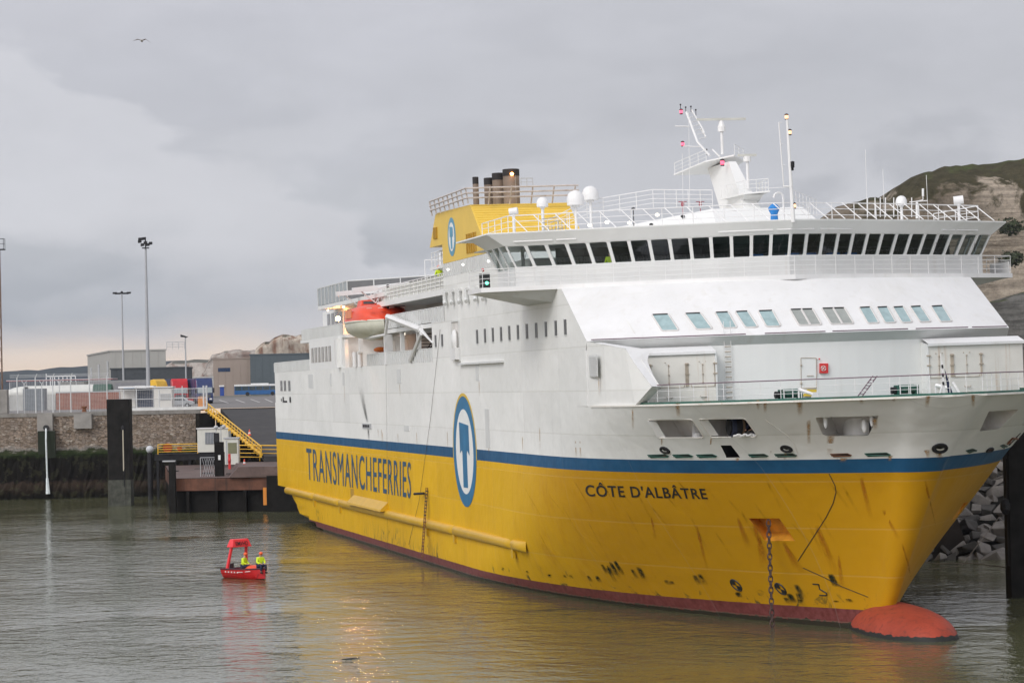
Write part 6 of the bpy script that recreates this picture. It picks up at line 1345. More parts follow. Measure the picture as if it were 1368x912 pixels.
SHG = mat('shed_grey', (.33, .325, .30), .7, var=.05, vscale=.3); SHL = mat('shed_light', (.40, .395, .37), .7, var=.05, vscale=.3)
t, W_, h, wl = shed(147.5, 222, 469.5, 600, SHG, 'big plain grey warehouse behind the lamp posts on the left', left=(-14.5, 60), roof=SHG)
lx = wd(98, 500, 660)[0]-wd(147.5, 500, 600)[0]
for k, u in enumerate((.2, .55, .93)): MB().box(-14.5*(1-u)*1+.0-.35, -14.5*(1-u)+.05, 60*(1-u)-.5, 60*(1-u)-.1, .5, h-3+.5*k).build('downpipe', STEEL, t)
b = MB(); b.rail([(12, 5, h+.3), (16, 5, h+.3)], 1.6, 1.2, .06, 3); b.build('roof_hatch_rail', STEEL, t)
MB().box(-14.6, -9, 20, 58, .2, 4.4).build('shed_door', mat('door_grey', (.20, .20, .19), .7), t)
t, W_, h, wl = shed(148, 248, 493.5, 580, mat('dark_cladding', (.045, .052, .058), .7, var=.1), 'low dark clad building in front of the grey warehouse', dlen=12)
t, W_, h, wl = shed(285, 334.5, 480, 690, mat('tan_render', (.30, .245, .205), .8, var=.04, vscale=.3), 'tan building with one strip window and a blue door', dlen=25)
MB().box(W_*.13, W_*.46, -.05, 0, h-3.2, h-2.2).build('window', mat('blue_glass', (.03, .05, .10), .15), t); d_ = MB().box(W_*.17, W_*.28, -.06, 0, 0, 2.3).build('door', mat('door_blue', (.02, .06, .28), .5), t); MB().box(W_*.15, W_*.29, -.3, 0, 2.35, 2.7).build('door_canopy', WHITE2, t)
t, W_, h, wl = shed(334.6, 420, 474.5, 686, mat('slate_cladding', (.075, .095, .105), .6, var=.06), 'dark slate-grey clad warehouse joined to the tan building', dlen=40)
t, W_, h, wl = shed(247, 285, 505, 720, mat('far_white', (.45, .45, .43), .8), 'low white building between the blue lorry and the tan building', dlen=10)
# bus
bs_ = thing('bus', 'blue single-deck bus with white roof in front of the slate warehouse', 'bus', loc=(wd(312.5, 500, 655)[0], 655, G(655)))
MB().box(0, 11.5, 0, 2.5, .35, 1.35).build('lower_body', mat('bus_blue', (.02, .11, .30), .4), bs_, bevel=.05); MB().box(.05, 11.45, .03, 2.47, 1.351, 2.35).build('window_band', mat('bus_glass', (.05, .07, .08), .15, var=.4), bs_); MB().box(0, 11.5, 0, 2.5, 2.351, 2.8).build('roof', WHITE2, bs_, bevel=.08); MB().box(4, 8.2, .3, 2.2, 2.8, 3.05).build('roof_unit', WHITE2, bs_)
for x in (3.2, 9.3): MB().tube((x, -.05, .5), (x, .3, .5), .48, 14).build('wheel', BLACK, bs_)
b = MB()
for k in range(7): x = .1+k*1.7; b.box(x, x+.12, -.02, .03, 1.35, 2.35)
b.build('window_pillar', MATS['bus_blue'], bs_)
# floodlight masts
POLE = mat('pole_grey', (.36, .37, .38), .6, var=.06)
def pole(px, depth, pytop, r0, r1, label, kind):
    x = wd(px, 500, depth)[0]; zt = wd(px, pytop, depth)[2]; g = G(depth); t = thing('lamp_post', label, 'lamp post', loc=(x, depth, g), group='tall lamp posts over the ferry yard'); h = zt-g
    MB().lathe([(r0, 0), (r1, h)], (0, 0, 0), 12).build('post', POLE, t, smooth=True)
    b = MB()
    if kind == 0:
        b.box(-.5, .5, -.3, .3, h-.1, h+.05); 
        for x, z in ((-.85, .9), (-.45, .4), (0, .7), (.35, .4), (.75, .6), (-.8, 1.25), (-.3, 1.3)): b.hexa([(x-.24, -.3, h+z-.2), (x+.24, -.3, h+z-.15), (x+.24, .3, h+z-.05), (x-.24, .3, h+z-.05), (x-.24, -.3, h+z+.2), (x+.24, -.3, h+z+.25), (x+.24, .3, h+z+.3), (x-.24, .3, h+z+.3)])
        b.tube((0, 0, h), (0, 0, h+1.6), .1, 6)
    elif kind == 1:
        for s in (-1, 1):
            b.tube((0, 0, h), (s*1.2, 0, h-.1), .07, 6); 
            for q in (.55, 1.25): b.hexa([(s*q-.35, -.3, h-.2+.1*q), (s*q+.35, -.3, h-.2+.1*q), (s*q+.35, .3, h-.1+.1*q), (s*q-.35, .3, h-.1+.1*q), (s*q-.35, -.3, h+.0+.15*q), (s*q+.35, -.3, h+.05+.15*q), (s*q+.35, .3, h+.1+.15*q), (s*q-.35, .3, h+.1+.15*q)])
        b.ball((0, 0, h+.2), .25, 8)
    else: b.hexa([(-.9, -.2, h), (.2, -.2, h-.1), (.2, .2, h-.1), (-.9, .2, h), (-.9, -.2, h+.5), (.2, -.2, h+.15), (.2, .2, h+.15), (-.9, .2, h+.5)]); b.tube((0, 0, h-.2), (.5, 0, h+.1), .08, 5)
    b.build('floodlight_head', DARK, t); return t
pole(197.8, 400, 331, .33, .14, 'tallest grey lamp post with a cluster of dark floodlights', 0)
pole(164.8, 480, 392, .2, .11, 'slimmer lamp post with two spread lamp wings, left of the tallest', 1)
pole(248.5, 520, 450, .2, .1, 'shortest thin lamp post with one small lamp, right of the tallest', 2)
# lattice mast at the left edge
t = thing('lattice_mast', 'brown lattice mast with a lamp platform at the left edge of the view', 'mast', loc=(wd(1.5, 500, 345)[0], 345, G(345)))
H_ = wd(0, 334, 345)[2]-G(345); b = MB()
for x, y in ((-.45, -.3), (.12, -.3), (-.45, .3), (.12, .3)): b.tube((x, y, 0), (x*.8, y*.8, H_), .07 if x < 0 else .05, 6)
n = 15
for k in range(n): z0 = H_*k/n; z1 = H_*(k+1)/n; b.tube((-.45, -.3, z0), (.12, -.3, z1), .03, 4).tube((-.45, -.3, z1), (.12, -.3, z1), .04, 4).tube((.12, .3, z0), (.12, -.3, z1), .03, 4)
b.build('lattice', mat('mast_rust', (.19, .12, .08), .8, var=.3), t)
b = MB(); b.box(-1.2, .75, -.6, .6, H_, H_+.12); b.rail([(-1.1, -.55, H_+.1), (.7, -.55, H_+.1), (.7, .5, H_+.1)], 1.3, .8, .035, 2); b.box(-.9, -.1, -.3, .2, H_+1.6, H_+2.1); b.tube((-.5, 0, H_), (-.5, 0, H_+1.7), .06, 6); b.build('lamp_platform', DARK, t)

# ---------------- ramp, pontoon and things on it
lk = thing('linkspan', 'dark asphalt vehicle ramp with yellow side girders going down to the ferry', 'ramp', loc=(-30, 300, 5))
def L(p): return (p[0]+30, p[1]-300, p[2]-5)
RA = [(-37.6, 346, 10.0), (-27.0, 291, 5.1)]; RBp = [(-16, 346, 10.0), (-10, 291, 5.1)]
b = MB(); b.add([L(RA[0]), L(RBp[0]), L(RBp[1]), L(RA[1])]+[L((p[0], p[1], p[2]-.6)) for p in (RA[0], RBp[0], RBp[1], RA[1])], [(0, 1, 2, 3), (4, 5, 6, 7), (0, 1, 5, 4), (1, 2, 6, 5), (2, 3, 7, 6), (3, 0, 4, 7)]); b.build('ramp_deck', ASPH, lk)
b = MB(); a, c = np.array(RA[0]), np.array(RA[1]); e = np.array((-30, 346, 10.0)); f_ = np.array((-20.8, 291, 5.1)); b.add([L(e+(0, 0, .02)), L(e+(.25, 0, .02)), L(f_+(.25, 0, .02)), L(f_+(0, 0, .02))], [(0, 1, 2, 3)]); b.build('ramp_line', mat('faded_line', (.16, .155, .14), .8), lk)
YR_ = mat('girder_yellow', (.72, .42, .03), .5, var=.1, streak=(.3, .15, .03), sfac=.4)
for (a, c, nm) in ((np.array((-38.2, 333, 10.1)), np.array((-27.3, 291, 5.15)), 'side_girder'), (np.array((-26.0+1.0, 346, 10.1)), np.array((-14.5+1, 300, 6.0)), 'side_girder')):
    b = MB(); u = np.array((0, 0, 1.0)); b.tube(L(a+u*.15), L(c+u*.15), .16, 6)
    b.tube(L(a+u*1.0), L(c+u*1.0), .08, 6).tube(L(a+u*.6), L(c+u*.6), .05, 5)
    for k in range(22): p = a+(c-a)*k/21; b.tube(L(p-u*.15), L(p+u*1.0), .05, 5); b.tube(L(p+np.array((-.1, 0, -.15))), L(p+np.array((-.1, 0, .55))), .09, 5)
    b.build(nm, YR_, lk)
b = MB(); b.box(-8.8, -7.9, 31.5, 33.0, 4.9, 6.6); b.build('ramp_hinge', mat('orange_steel', (.7, .25, .03), .6), lk)
MB().hexa([L(p) for p in ((-38.1, 345, -2), (-14, 345, -2), (-14, 346, -2), (-38.1, 346, -2), (-38.1, 345, 9.4), (-14, 345, 9.4), (-14, 346, 9.4), (-38.1, 346, 9.4))]).build('ramp_abutment', mat('void_black', (.02, .018, .015), .9, var=.4), lk)

# steel pontoon
RDK = mat('rusty_deck', (.125, .085, .075), .85, var=.3, vscale=.35, dirt=(.06, .045, .04), dfac=.6, dscale=.7)
RSD = mat('rusty_side', (.12, .05, .03), .85, var=.5, vscale=.5, streak=(.03, .02, .018), sfac=.9)
pt = thing('steel_pontoon', 'low rust-brown steel pontoon between the quay wall and the ferry stern', 'pontoon', loc=(-30, 281, 0))
def Lp(x, y, z): return (x+30, y-281, z)
b = MB(); b.add([Lp(-35.6, 280.5, 3.25), Lp(-14, 277.0, 3.25), Lp(-14, 318, 3.6), Lp(-41.2, 318, 3.6)], [(0, 1, 2, 3)]); b.build('pontoon_deck', RDK, pt)
b = MB(); b.add([Lp(-35.6, 280.45, 3.2), Lp(-14, 276.95, 3.2), Lp(-14, 276.95, 1.95), Lp(-35.6, 280.45, 1.95)], [(0, 1, 2, 3)]); b.add([Lp(-35.65, 280.45, 3.2), Lp(-41.2, 318, 3.5), Lp(-41.2, 318, 1.95), Lp(-35.65, 280.45, 1.95)], [(0, 1, 2, 3)]); b.build('pontoon_side', RSD, pt)
b = MB(); b.hexa([Lp(-36, 281.2, -2), Lp(-14, 277.7, -2), Lp(-14, 317, -2), Lp(-41, 317, -2), Lp(-36, 281.2, 1.96), Lp(-14, 277.7, 1.96), Lp(-14, 317, 1.96), Lp(-41, 317, 1.96)])
for x in (-34, -31, -28, -25.5): yy = 280.5-(x+35.6)*.162-.1; b.box(x+30-.15, x+30+.15, yy-281-.1, yy-281+.6, -1, 1.9)
b.build('pontoon_float', mat('wet_black', (.010, .009, .008), .6, var=.4, spec=.12), pt)
# raised rusty apron next to the stern
b = MB(); b.hexa([Lp(-29.6, 279.1, 3.26), Lp(-14, 276.6, 3.26), Lp(-14, 292, 3.3), Lp(-31, 292, 3.3), Lp(-28.6, 279.0, 4.35), Lp(-14, 276.5, 4.35), Lp(-14, 292, 4.5), Lp(-30.2, 292, 4.5)]); b.build('loading_apron', RDK, pt)
MB().hexa([Lp(-25.6, 277.9, -1), Lp(-14, 276.1, -1), Lp(-14, 279, -1), Lp(-25.6, 280, -1), Lp(-25.6, 277.9, 3.4), Lp(-14, 276.1, 3.4), Lp(-14, 279, 3.4), Lp(-25.6, 280, 3.4)]).build('fender_block', mat('wet_black', (.010, .009, .008), .6, spec=.12), pt)
MB().box(4.2-.2, 4.2+.15, -2.9, -2.7, .4, 2.2).build('orange_stay', mat('orange_steel', (.6, .2, .03), .7), pt)
b = MB()
for x, y in ((-38, 300), (-33.5, 309), (-33, 290), (-30, 286), (-35.7, 306)): b.box(x+30-.55, x+30+.55, y-281-.8, y-281+.8, 3.45, 3.52)
b.build('deck_hatch', DARK, pt)
# yellow railed walkway behind
def yrail(nm, label, pts, hgt, n=4, step=3.2, grp=None):
    p0 = np.array(pts[0]); t = thing(nm, label, 'railing', loc=p0, group=grp); b = MB(); b.rail([np.array(p)-p0 for p in pts], hgt, step, .055, n, rp=.06); b.build('rails', YR_, t); return t
wk = thing('walkway', 'black steel walkway behind the pontoon carrying the yellow rails', 'walkway', loc=(-40, 316, 4))
MB().box(-2.5, 9.0, 2.2, 6, .2, .95).build('walkway_deck', DARK, wk)
b = MB(); [b.box(x, x+.3, 2.3, 2.6, -5, .2) for x in (-2.3, 1.5, 5.5, 8.5)]; b.build('walkway_leg', DARK, wk)
D1 = 317.5; z_ = 4.95
yrail('yellow_railing', 'yellow railing left of the white hut, above the pontoon', [(wd(209, 500, D1)[0], D1, z_), (wd(262, 500, D1)[0], D1, z_)], 1.15)
yrail('yellow_railing', 'yellow railing right of the kiosk, below the ramp', [(wd(318, 500, 296)[0], 296, 4.55), (wd(372, 500, 292)[0], 292, 4.5)], 1.7, 4, 3.0)
def roll(px, py, depth, r, label):
    p = wd(px, py, depth); tag(MB().lathe([(r*.5, -.2), (r, -.15), (r, .15), (r*.5, .2)], p, 16, axis=1).build('lifebuoy_case', mat('case_red', (.38, .02, .02), .6), smooth=True, sharp=50), label, 'lifebuoy case')
roll(224, 598, D1+.3, .55, 'large round red case hanging on the yellow railing'); roll(240, 599, D1+.3, .3, 'small round red case hanging on the yellow railing')
# white hut
def hut(px0, px1, py0, py1, depth, dl, label, name):
    a = wd(px0, py1, depth); c = wd(px1, py0, depth); t = thing(name, label, 'hut', loc=(a[0], depth, a[2])); w, h = c[0]-a[0], c[2]-a[2]; return t, w, h
t, w_, h = hut(264, 305, 572, 604, 313, 3, 'white hut with a grilled window beside the black column on the pontoon', 'control_hut')
CW = mat('hut_white', (.62, .62, .56), .6, var=.05); MB().box(0, w_, 0, 3, 0, h).build('hut_wall', CW, t); MB().box(-.12, w_+.12, -.12, 3.1, h, h+.1).build('hut_roof', WHITE2, t)
wn_ = MB().box(w_*.25, w_*.58, -.05, 0, h*.35, h*.85).build('window', mat('grille_dark', (.15, .17, .19), .5), t); b = MB(); [b.box(x, x+.05, -.09, -.05, h*.35, h*.85) for x in np.linspace(w_*.27, w_*.56, 7)]; b.build('grille', STEEL, wn_)
MB().box(w_*.05, w_*.95, .2, 2.8, -1.2, 0).build('hut_base', DARK, t)
t, w_, h = hut(300.5, 318, 584.5, 620.5, 290, 2, 'narrow cream kiosk with one tall window right of the black column', 'ticket_kiosk')
MB().box(0, w_, 0, 1.6, 0, h-.1).build('kiosk_wall', CW, t); MB().box(-.1, w_+.1, -.1, 1.7, h-.1, h+.05).build('kiosk_roof', STEEL, t); MB().box(w_*.25, w_*.9, -.04, 0, h*.42, h*.82).build('window', mat('kiosk_glass', (.2, .2, .12), .2), t); MB().box(w_*.1, w_*.2, -.03, 0, .1, h*.9).build('door_edge', STEEL, t)
# black guide column with lamps
a = wd(294.5, 640, 284); t = thing('guide_column', 'black steel column with two small floodlights between the hut and the kiosk', 'column', loc=(a[0], 284, 3.27)); zt = wd(294, 590, 284)[2]-3.27
MB().box(-.55, .4, -.4, .4, 0, zt).build('column_shaft', mat('wet_black', (.010, .009, .008), .6, spec=.12), t, bevel=.04); MB().box(-.6, -.05, -.3, .3, zt, zt+.95).build('column_head', DARK, t)
b = MB(); b.tube((.15, 0, zt), (.15, 0, zt+1.7), .05, 6).tube((-.4, 0, zt+.9), (-.3, 0, zt+1.5), .05, 6); b.ball((-.35, -.1, zt+1.55), (.25, .2, .2), 10).ball((.45, -.1, zt+1.6), (.25, .2, .2), 10); b.build('floodlight', STEEL, t)
MB().box(-.15, .1, -.43, -.4, zt*.48, zt*.62).build('notice', LOGOW, t)
b = MB()
for k in range(6): b.tube((-1.9+k*.25, .2, 0), (-1.4+k*.25, .2, 1.9), .02, 4).tube((-1.4+k*.25, .2, 0), (-1.9+k*.25, .2, 1.9), .02, 4)
b.path([(-2.1, .2, 0), (-2.1, .2, 2.0), (-.6, .2, 2.0)], .04, 5); b.build('mesh_gate', STEEL, t)
p = wd(307, 616, 284.5); tag(MB().lathe([(.28, -.13), (.36, -.06), (.36, .06), (.28, .13)], (p[0], 284.2, p[2]+.1), 14, axis=0).box(p[0]-.12, p[0]+.12, 284, 284.4, p[2]-.8, p[2]+.8).build('lifebuoy', RED), 'red lifebuoy standing in its holder beside the cream kiosk', 'lifebuoy')
def cone(px, py, depth, label):
    p = wd(px, py, depth); c = thing('traffic_cone', label, 'traffic cone', loc=p, group='traffic cones by the ramp')
    MB().lathe([(.2, .04), (.15, .25)], n=12).lathe([(.11, .42), (.03, .75)], n=12).build('cone_body', ORANGE, c); MB().lathe([(.15, .25), (.11, .42)], n=12).build('white_band', LOGOW, c); MB().box(-.25, .25, -.25, .25, 0, .04).build('cone_base', DARK, c)
cone(326.5, 622, 286.5, 'red and white traffic cone standing on the rusty apron'); cone(333.3, 582, 305, 'red and white traffic cone on the dark asphalt ramp')
# mooring piles
WETB = mat('pile_black', (.014, .013, .012), .7, spec=.12, var=.5, vscale=.8, streak=(.05, .05, .03), sfac=.5)
def pile(name, label, px0, px1, pyt, depth, dl=1.6, group=None):
    xa = wd(px0, 600, depth)[0]; xb = wd(px1, 600, depth)[0]; zt = wd((px0+px1)/2, pyt, depth)[2]; t = thing(name, label, 'pile', loc=((xa+xb)/2, depth, 0), group=group); w = (xb-xa)/2
    MB().box(-w, w, 0, dl, -2, zt).build('pile_shaft', WETB, t, bevel=.05); return t, w, zt
t, w_, zt = pile('mooring_pile', 'thick square black pile standing in front of the stone quay wall', 143.5, 173.5, 533, 300.3, 2.4)
b = MB(); b.tube((w_*.42, -.06, 3.6), (w_*.42, -.06, zt-3.4), .07, 6, mi=0).tube((w_*.45, -.06, 1.8), (w_*.45, -.06, 3.8), .05, 6, mi=1); b.ball((w_*.4, -.08, zt-3.2), (.2, .1, .28), 8, 1); b.build('tide_gauge', [mat('gauge_cream', (.5, .46, .36), .7), DARK], t)
MB().box(-w_-.02, w_+.02, -.03, 2.43, -.5, 2.6).build('weed_band', mat('weed_grey', (.06, .062, .05), .95, var=.5, vscale=1.5, streak=(.02, .02, .015), sfac=.8), t)
t, w_, zt = pile('mooring_pile', 'thin black pile at the left front corner of the pontoon', 224.5, 233.5, 616.5, 279.2, .7); MB().box(-w_-.6, w_, -.1, .75, zt, zt+.12).build('pile_cap', STEEL, t)
t, w_, zt = pile('mooring_pile', 'tall black fender pile at the right edge, below the bow', 1346, 1392, 560, 150.5, 1.6)
b = MB(); b.ball((-w_-.1, .3, 4.8), (.35, .4, .5), 10); b.tube((-w_, .2, 1.5), (-w_, .2, 7.5), .1, 6); b.build('fender_fitting', DARK, t)
p = wd(200, 600, 318); t = thing('navigation_lamp', 'white round lamp on a short dark post at the foot of the quay wall', 'lamp', loc=(p[0], 318, 0)); MB().ball((0, 0, p[2]), .45, 14).build('lamp_globe', mat('globe_grey', (.5, .52, .54), .4), t, smooth=True); MB().tube((0, 0, -1), (0, 0, p[2]-.4), .3, 10).build('lamp_post', DARK, t)

# ---------------- right hand bank
b = MB(); x0 = wd(1225, 700, 186)[0]
bk = thing('dock_block', 'dark sloping concrete block in the water behind the bow', 'dock wall', loc=(29, 184, 0))
a = wd(1225, 742, 184); MB().hexa([(a[0]-29-6, 0, -2), (31.6-29, 0, -2), (31.9-29, 8, -2), (a[0]-29-6, 8, -2), (a[0]-29-6, .4, 6.5), (30.1-29-1.3, .4, 6.5), (30.1-29-1.3, 8, 6.5), (a[0]-29-6, 8, 6.5)]).build('block_body', mat('wet_concrete', (.028, .023, .020), .85, spec=.1, var=.5, vscale=.4, dirt=(.06, .035, .02), dfac=.5), bk)
ROCKM = [mat('rock_pale', (.155, .14, .125), .9, var=.3, vscale=1.2, bump=.03), mat('rock_grey', (.06, .055, .05), .9, var=.3, vscale=1.2, bump=.03)]
rnd = random.Random(11)
def rockmesh(seed):
    rnd = random.Random(seed); bm = bmesh.new(); bmesh.ops.create_cube(bm, size=1)
    for v in bm.verts: v.co.x *= rnd.uniform(.7, 1.35); v.co.y *= rnd.uniform(.6, 1.15); v.co.z *= rnd.uniform(.4, .75); v.co += Vector([rnd.uniform(-.18, .18) for _ in range(3)])
    bmesh.ops.bevel(bm, geom=bm.edges[:], offset=.09, segments=2, affect='EDGES', profile=.6); me = bpy.data.meshes.new('rock'); bm.to_mesh(me); bm.free(); me.materials.append(ROCKM[seed % 2 if seed % 5 else 0]); return me
RM = [rockmesh(k) for k in range(8)]; kk = 0
names_ = ['pale angular rock in the heap between the bow and the right-hand pile', 'darker grey rock in the heap between the bow and the right-hand pile']
for row in range(11):
    for c in range(13):
        x = 26.6+c*.98+rnd.uniform(-.3, .3)+(row % 2)*.4; z = -.3+row*.62; y = 183+row*.95+rnd.uniform(-.3, .3)
        if x > 41: continue
        o = bpy.data.objects.new('rock', RM[kk % 8]); COL.objects.link(o); o.location = (x, y, z+rnd.uniform(-.12, .12)); o.rotation_euler = (rnd.uniform(-.6, .6), rnd.uniform(-.5, .5), rnd.uniform(0, 6.3)); s = rnd.uniform(.6, 1.4); o.scale = (s, s, s)
        m0 = RM[kk % 8].materials[0].name; tag(o, names_[0 if m0 == 'rock_pale' else 1], 'rock', 'pale rocks of the bank behind the bow' if m0 == 'rock_pale' else 'grey rocks of the bank behind the bow'); kk += 1
b = MB(); b.add([(12, 183.6, -1.2), (200, 183.6, -1.2), (200, 196, 6.2), (12, 196, 6.2), (12, 215, 9.6), (200, 215, 9.6)], [(0, 1, 2, 3), (3, 2, 5, 4)]); b.build('bank', mat('bank_dark', (.03, .027, .022), .95, var=.5), kind='structure')
b = MB(); b.add([(12, 215, 9.6), (400, 215, 9.6), (900, 900, 10.5), (30, 900, 10.5)], [(0, 1, 2, 3)]); b.build('harbour_ground', mat('ground_gravel', (.2, .185, .16), .95, var=.2), kind='structure')
p0, p1, p2 = on_water(1215, 749, .5), on_water(1300, 752, .35), np.array((27.9, 151.5, 1.3))
tag(MB().path([p0, (p0+p1)/2-np.array([0, 0, .1]), p1, p2], .035, 6).build('mooring_rope', ROPE), 'slack dark mooring rope just above the water right of the bulb', 'rope')
p3 = wd(1335, 690, 185)
tag(MB().path([np.array((27.9, 151.5, 3.2)), p3, on_water(1285, 755, .2), on_water(1240, 760, .1)], .03, 6).build('mooring_rope', ROPE), 'dark rope slanting from the right-hand pile down across the rocks', 'rope')
pa = np.array(M4 @ Vector(hullhit(1354, 597))); pb = np.array((28.2, 150.6, 8.0)); tag(MB().tube(pa, pb, .02, 5).build('mooring_line', mat('line_pale', (.45, .42, .36), .8)), 'thin pale line from the bow slot down to the right edge', 'rope')

# ================================================================== CLIFFS AND HILLS
def cliff_mat(name, chalk, stain, veg, grass, zlo, zhi, scale=.05, vz=.35, lay_=.62, vf=.485):
    m = bpy.data.materials.new(name); m.use_nodes = True; nt = m.node_tree; b = nt.nodes['Principled BSDF']; b.inputs['Roughness'].default_value = .95; b.inputs['Specular IOR Level'].default_value = .1
    tc = nt.nodes.new('ShaderNodeTexCoord'); ge = nt.nodes.new('ShaderNodeNewGeometry'); sp = nt.nodes.new('ShaderNodeSeparateXYZ'); nt.links.new(tc.outputs['Object'], sp.inputs[0]); sn = nt.nodes.new('ShaderNodeSeparateXYZ'); nt.links.new(ge.outputs['True Normal'], sn.inputs[0])
    def N(s, det=6.0, sc_=(1, 1, 1), ro=.6, di=0.0):
        mpn = nn(nt, 'ShaderNodeMapping'); mpn.inputs['Scale'].default_value = sc_; nt.links.new(tc.outputs['Object'], mpn.inputs[0]); n = nn(nt, 'ShaderNodeTexNoise', ins={'Scale': s, 'Detail': det, 'Roughness': ro, 'Distortion': di}); nt.links.new(mpn.outputs[0], n.inputs['Vector']); return n.outputs['Fac']
    n1 = N(scale, 8.0, (1, 1, vz)); lay = N(scale*8, 5.0, (.12, .12, 2.2), .7)
    c = ramp(nt, [(.38, stain), (.55, chalk), (.75, tuple(min(1, v*1.15) for v in chalk))]); nt.links.new(n1, c.inputs[0]); c = c.outputs[0]
    lr = ramp(nt, [(.42, lay_), (.6, 1.0)]); nt.links.new(lay, lr.inputs[0]); cc = nt.nodes.new('ShaderNodeCombineXYZ'); [nt.links.new(lr.outputs[0], cc.inputs[i]) for i in range(3)]; c = mixc(nt, 1.0, c, cc.outputs[0], 'MULTIPLY')
    gr = ramp(nt, [(.30, .50), (.50, .95), (.72, 1.25)]); nt.links.new(N(scale*14, 10.0, (1, 1, 1.3), .8), gr.inputs[0]); cg = nt.nodes.new('ShaderNodeCombineXYZ'); [nt.links.new(gr.outputs[0], cg.inputs[i]) for i in range(3)]; c = mixc(nt, 1.0, c, cg.outputs[0], 'MULTIPLY')
    hgt = mathn(nt, 'DIVIDE', mathn(nt, 'SUBTRACT', sp.outputs[2], zlo), zhi-zlo)
    vn = N(scale*2.2, 8.0, ro=.65, di=.6); vr = ramp(nt, [(.0, 0), (1, 1)]); v_ = mathn(nt, 'ADD', mathn(nt, 'MULTIPLY', hgt, 1.5), mathn(nt, 'MULTIPLY', vn, 1.1)); vr = ramp(nt, [(.80, 0), (.84, 1)]) ; vm_ = mathn(nt, 'MULTIPLY', v_, vf); nt.links.new(vm_, vr.inputs[0])
    vc = ramp(nt, [(.3, tuple(v*.55 for v in veg)), (.55, veg), (.75, tuple(min(1, v*1.5) for v in veg))]); nt.links.new(N(scale*9, 8.0, ro=.75), vc.inputs[0]); c = mixc(nt, vr.outputs[0], c, vc.outputs[0])
    top_ = ramp(nt, [(.93, 0), (.975, 1)]); nt.links.new(sn.outputs[2], top_.inputs[0]); c = mixc(nt, top_.outputs[0], c, grass); gt = ramp(nt, [(.90, 0), (.97, 1)]); nt.links.new(mathn(nt, 'ADD', hgt, mathn(nt, 'MULTIPLY', mathn(nt, 'SUBTRACT', vn, .5), .35)), gt.inputs[0]); c = mixc(nt, gt.outputs[0], c, grass)
    nt.links.new(c, b.inputs['Base Color'])
    bp = nn(nt, 'ShaderNodeBump', ins={'Strength': .9, 'Distance': 1.2}); nt.links.new(mathn(nt, 'ADD', N(scale*5, 9.0, (1, 1, .7), .7), mathn(nt, 'MULTIPLY', lay, .6)), bp.inputs['Height']); nt.links.new(bp.outputs[0], b.inputs['Normal'])
    return m
from mathutils import noise as mn
def cliff(name, prof, depth, m_, zbot, face, seed, step=3.0, rough=4.0, back=400, lip=.18):
    """prof: list of (px, py) along the skyline at distance depth"""
    pts = [wd(x, y, depth) for x, y in prof]; xs = [p[0] for p in pts]; zs = [p[2] for p in pts]; f = spline(xs, zs); rows = []
    n = int((xs[-1]-xs[0])/step)+1; K = 26
    for i in range(n+1):
        x = xs[0]+(xs[-1]-xs[0])*i/n; zt = f(x)+mn.noise(Vector((x*.08, seed, 0)))*rough*.2+mn.noise(Vector((x*.45, seed, 3)))*rough*.10; row = []
        for k in range(K+1):
            t = k/K; z = zbot+(zt-zbot)*t; sl = face*(t**1.0)*.55+face*.45*max(0, (t-(1-lip))/lip)**1.5
            d = mn.fractal(Vector((x*.035+seed, z*.05, seed*2.3)), 1.0, 2.1, 5)*rough*1.6*(1-.5*t)+mn.noise(Vector((x*.012, seed*7, z*.004)))*rough*2.5
            row.append((x, depth-face+sl+d, z))
        row.append((x, depth+6, zt+.2)); row.append((x, depth+40, zt-.5)); row.append((x, depth+back, zt-3)); rows.append(row)
    b = MB(); b.grid(rows); return b.build(name, m_, smooth=True, kind='structure', sharp=60)
CL1 = cliff_mat('chalk_cliff_near', (.40, .34, .27), (.22, .18, .135), (.062, .055, .032), (.07, .095, .028), 9, 64, .05)
cliff('cliff', [(1085, 330), (1105, 286), (1130, 271), (1160, 265.5), (1186, 264), (1193, 258), (1203, 245), (1225, 235), (1250, 229), (1285, 222), (1320, 219.5), (1368, 215), (1420, 212), (1500, 208)], 600, CL1, 5, 22, 1.7, 1.3, 6.0, lip=.10)
cliff('cliff_foot', [(1240, 420), (1290, 395), (1320, 404), (1345, 402), (1368, 392), (1400, 385), (1480, 380)], 520, cliff_mat('grey_rock_face', (.17, .165, .15), (.09, .085, .075), (.05, .055, .03), (.06, .07, .03), 10, 60, .09), 5, 12, 4.1, 1.5, 2.0, back=70)
CL2 = cliff_mat('chalk_cliff_far', (.66, .58, .48), (.30, .17, .11), (.12, .085, .065), (.09, .085, .06), 15, 58, .3, .08, .9, .44)
cliff('far_cliff', [(336, 500), (339.5, 476), (342, 463), (345, 461), (351, 459), (354, 456.5), (360, 455), (366, 450), (372, 448), (380, 446.5), (392, 447), (402, 446.5), (420, 444), (500, 440)], 1500, CL2, 5, 14, 2.2, 2.5, 9.0, lip=.06)
CL3 = cliff_mat('chalk_cliff_farther', (.50, .45, .40), (.30, .22, .18), (.12, .10, .09), (.12, .12, .10), 15, 55, .2, .1, .9, .44)
cliff('far_cliff', [(270, 505), (284, 476), (288, 473), (297, 471), (306, 468), (318, 467), (330, 467), (345, 468), (380, 468)], 1900, CL3, 5, 14, 5.2, 3.0, 9.0, lip=.08)
cliff('far_cliff', [(215, 500), (224, 485), (232, 482), (240, 482.5), (252, 481), (270, 480.5), (290, 480), (320, 480)], 2300, CL3, 5, 30, 9.2, 6.0, 6.0, lip=.1)
HILL = cliff_mat('hazy_hill', (.05, .06, .075), (.04, .05, .06), (.04, .05, .06), (.045, .055, .06), 0, 200, .01)  # blue of the distant air is put into the hill colours
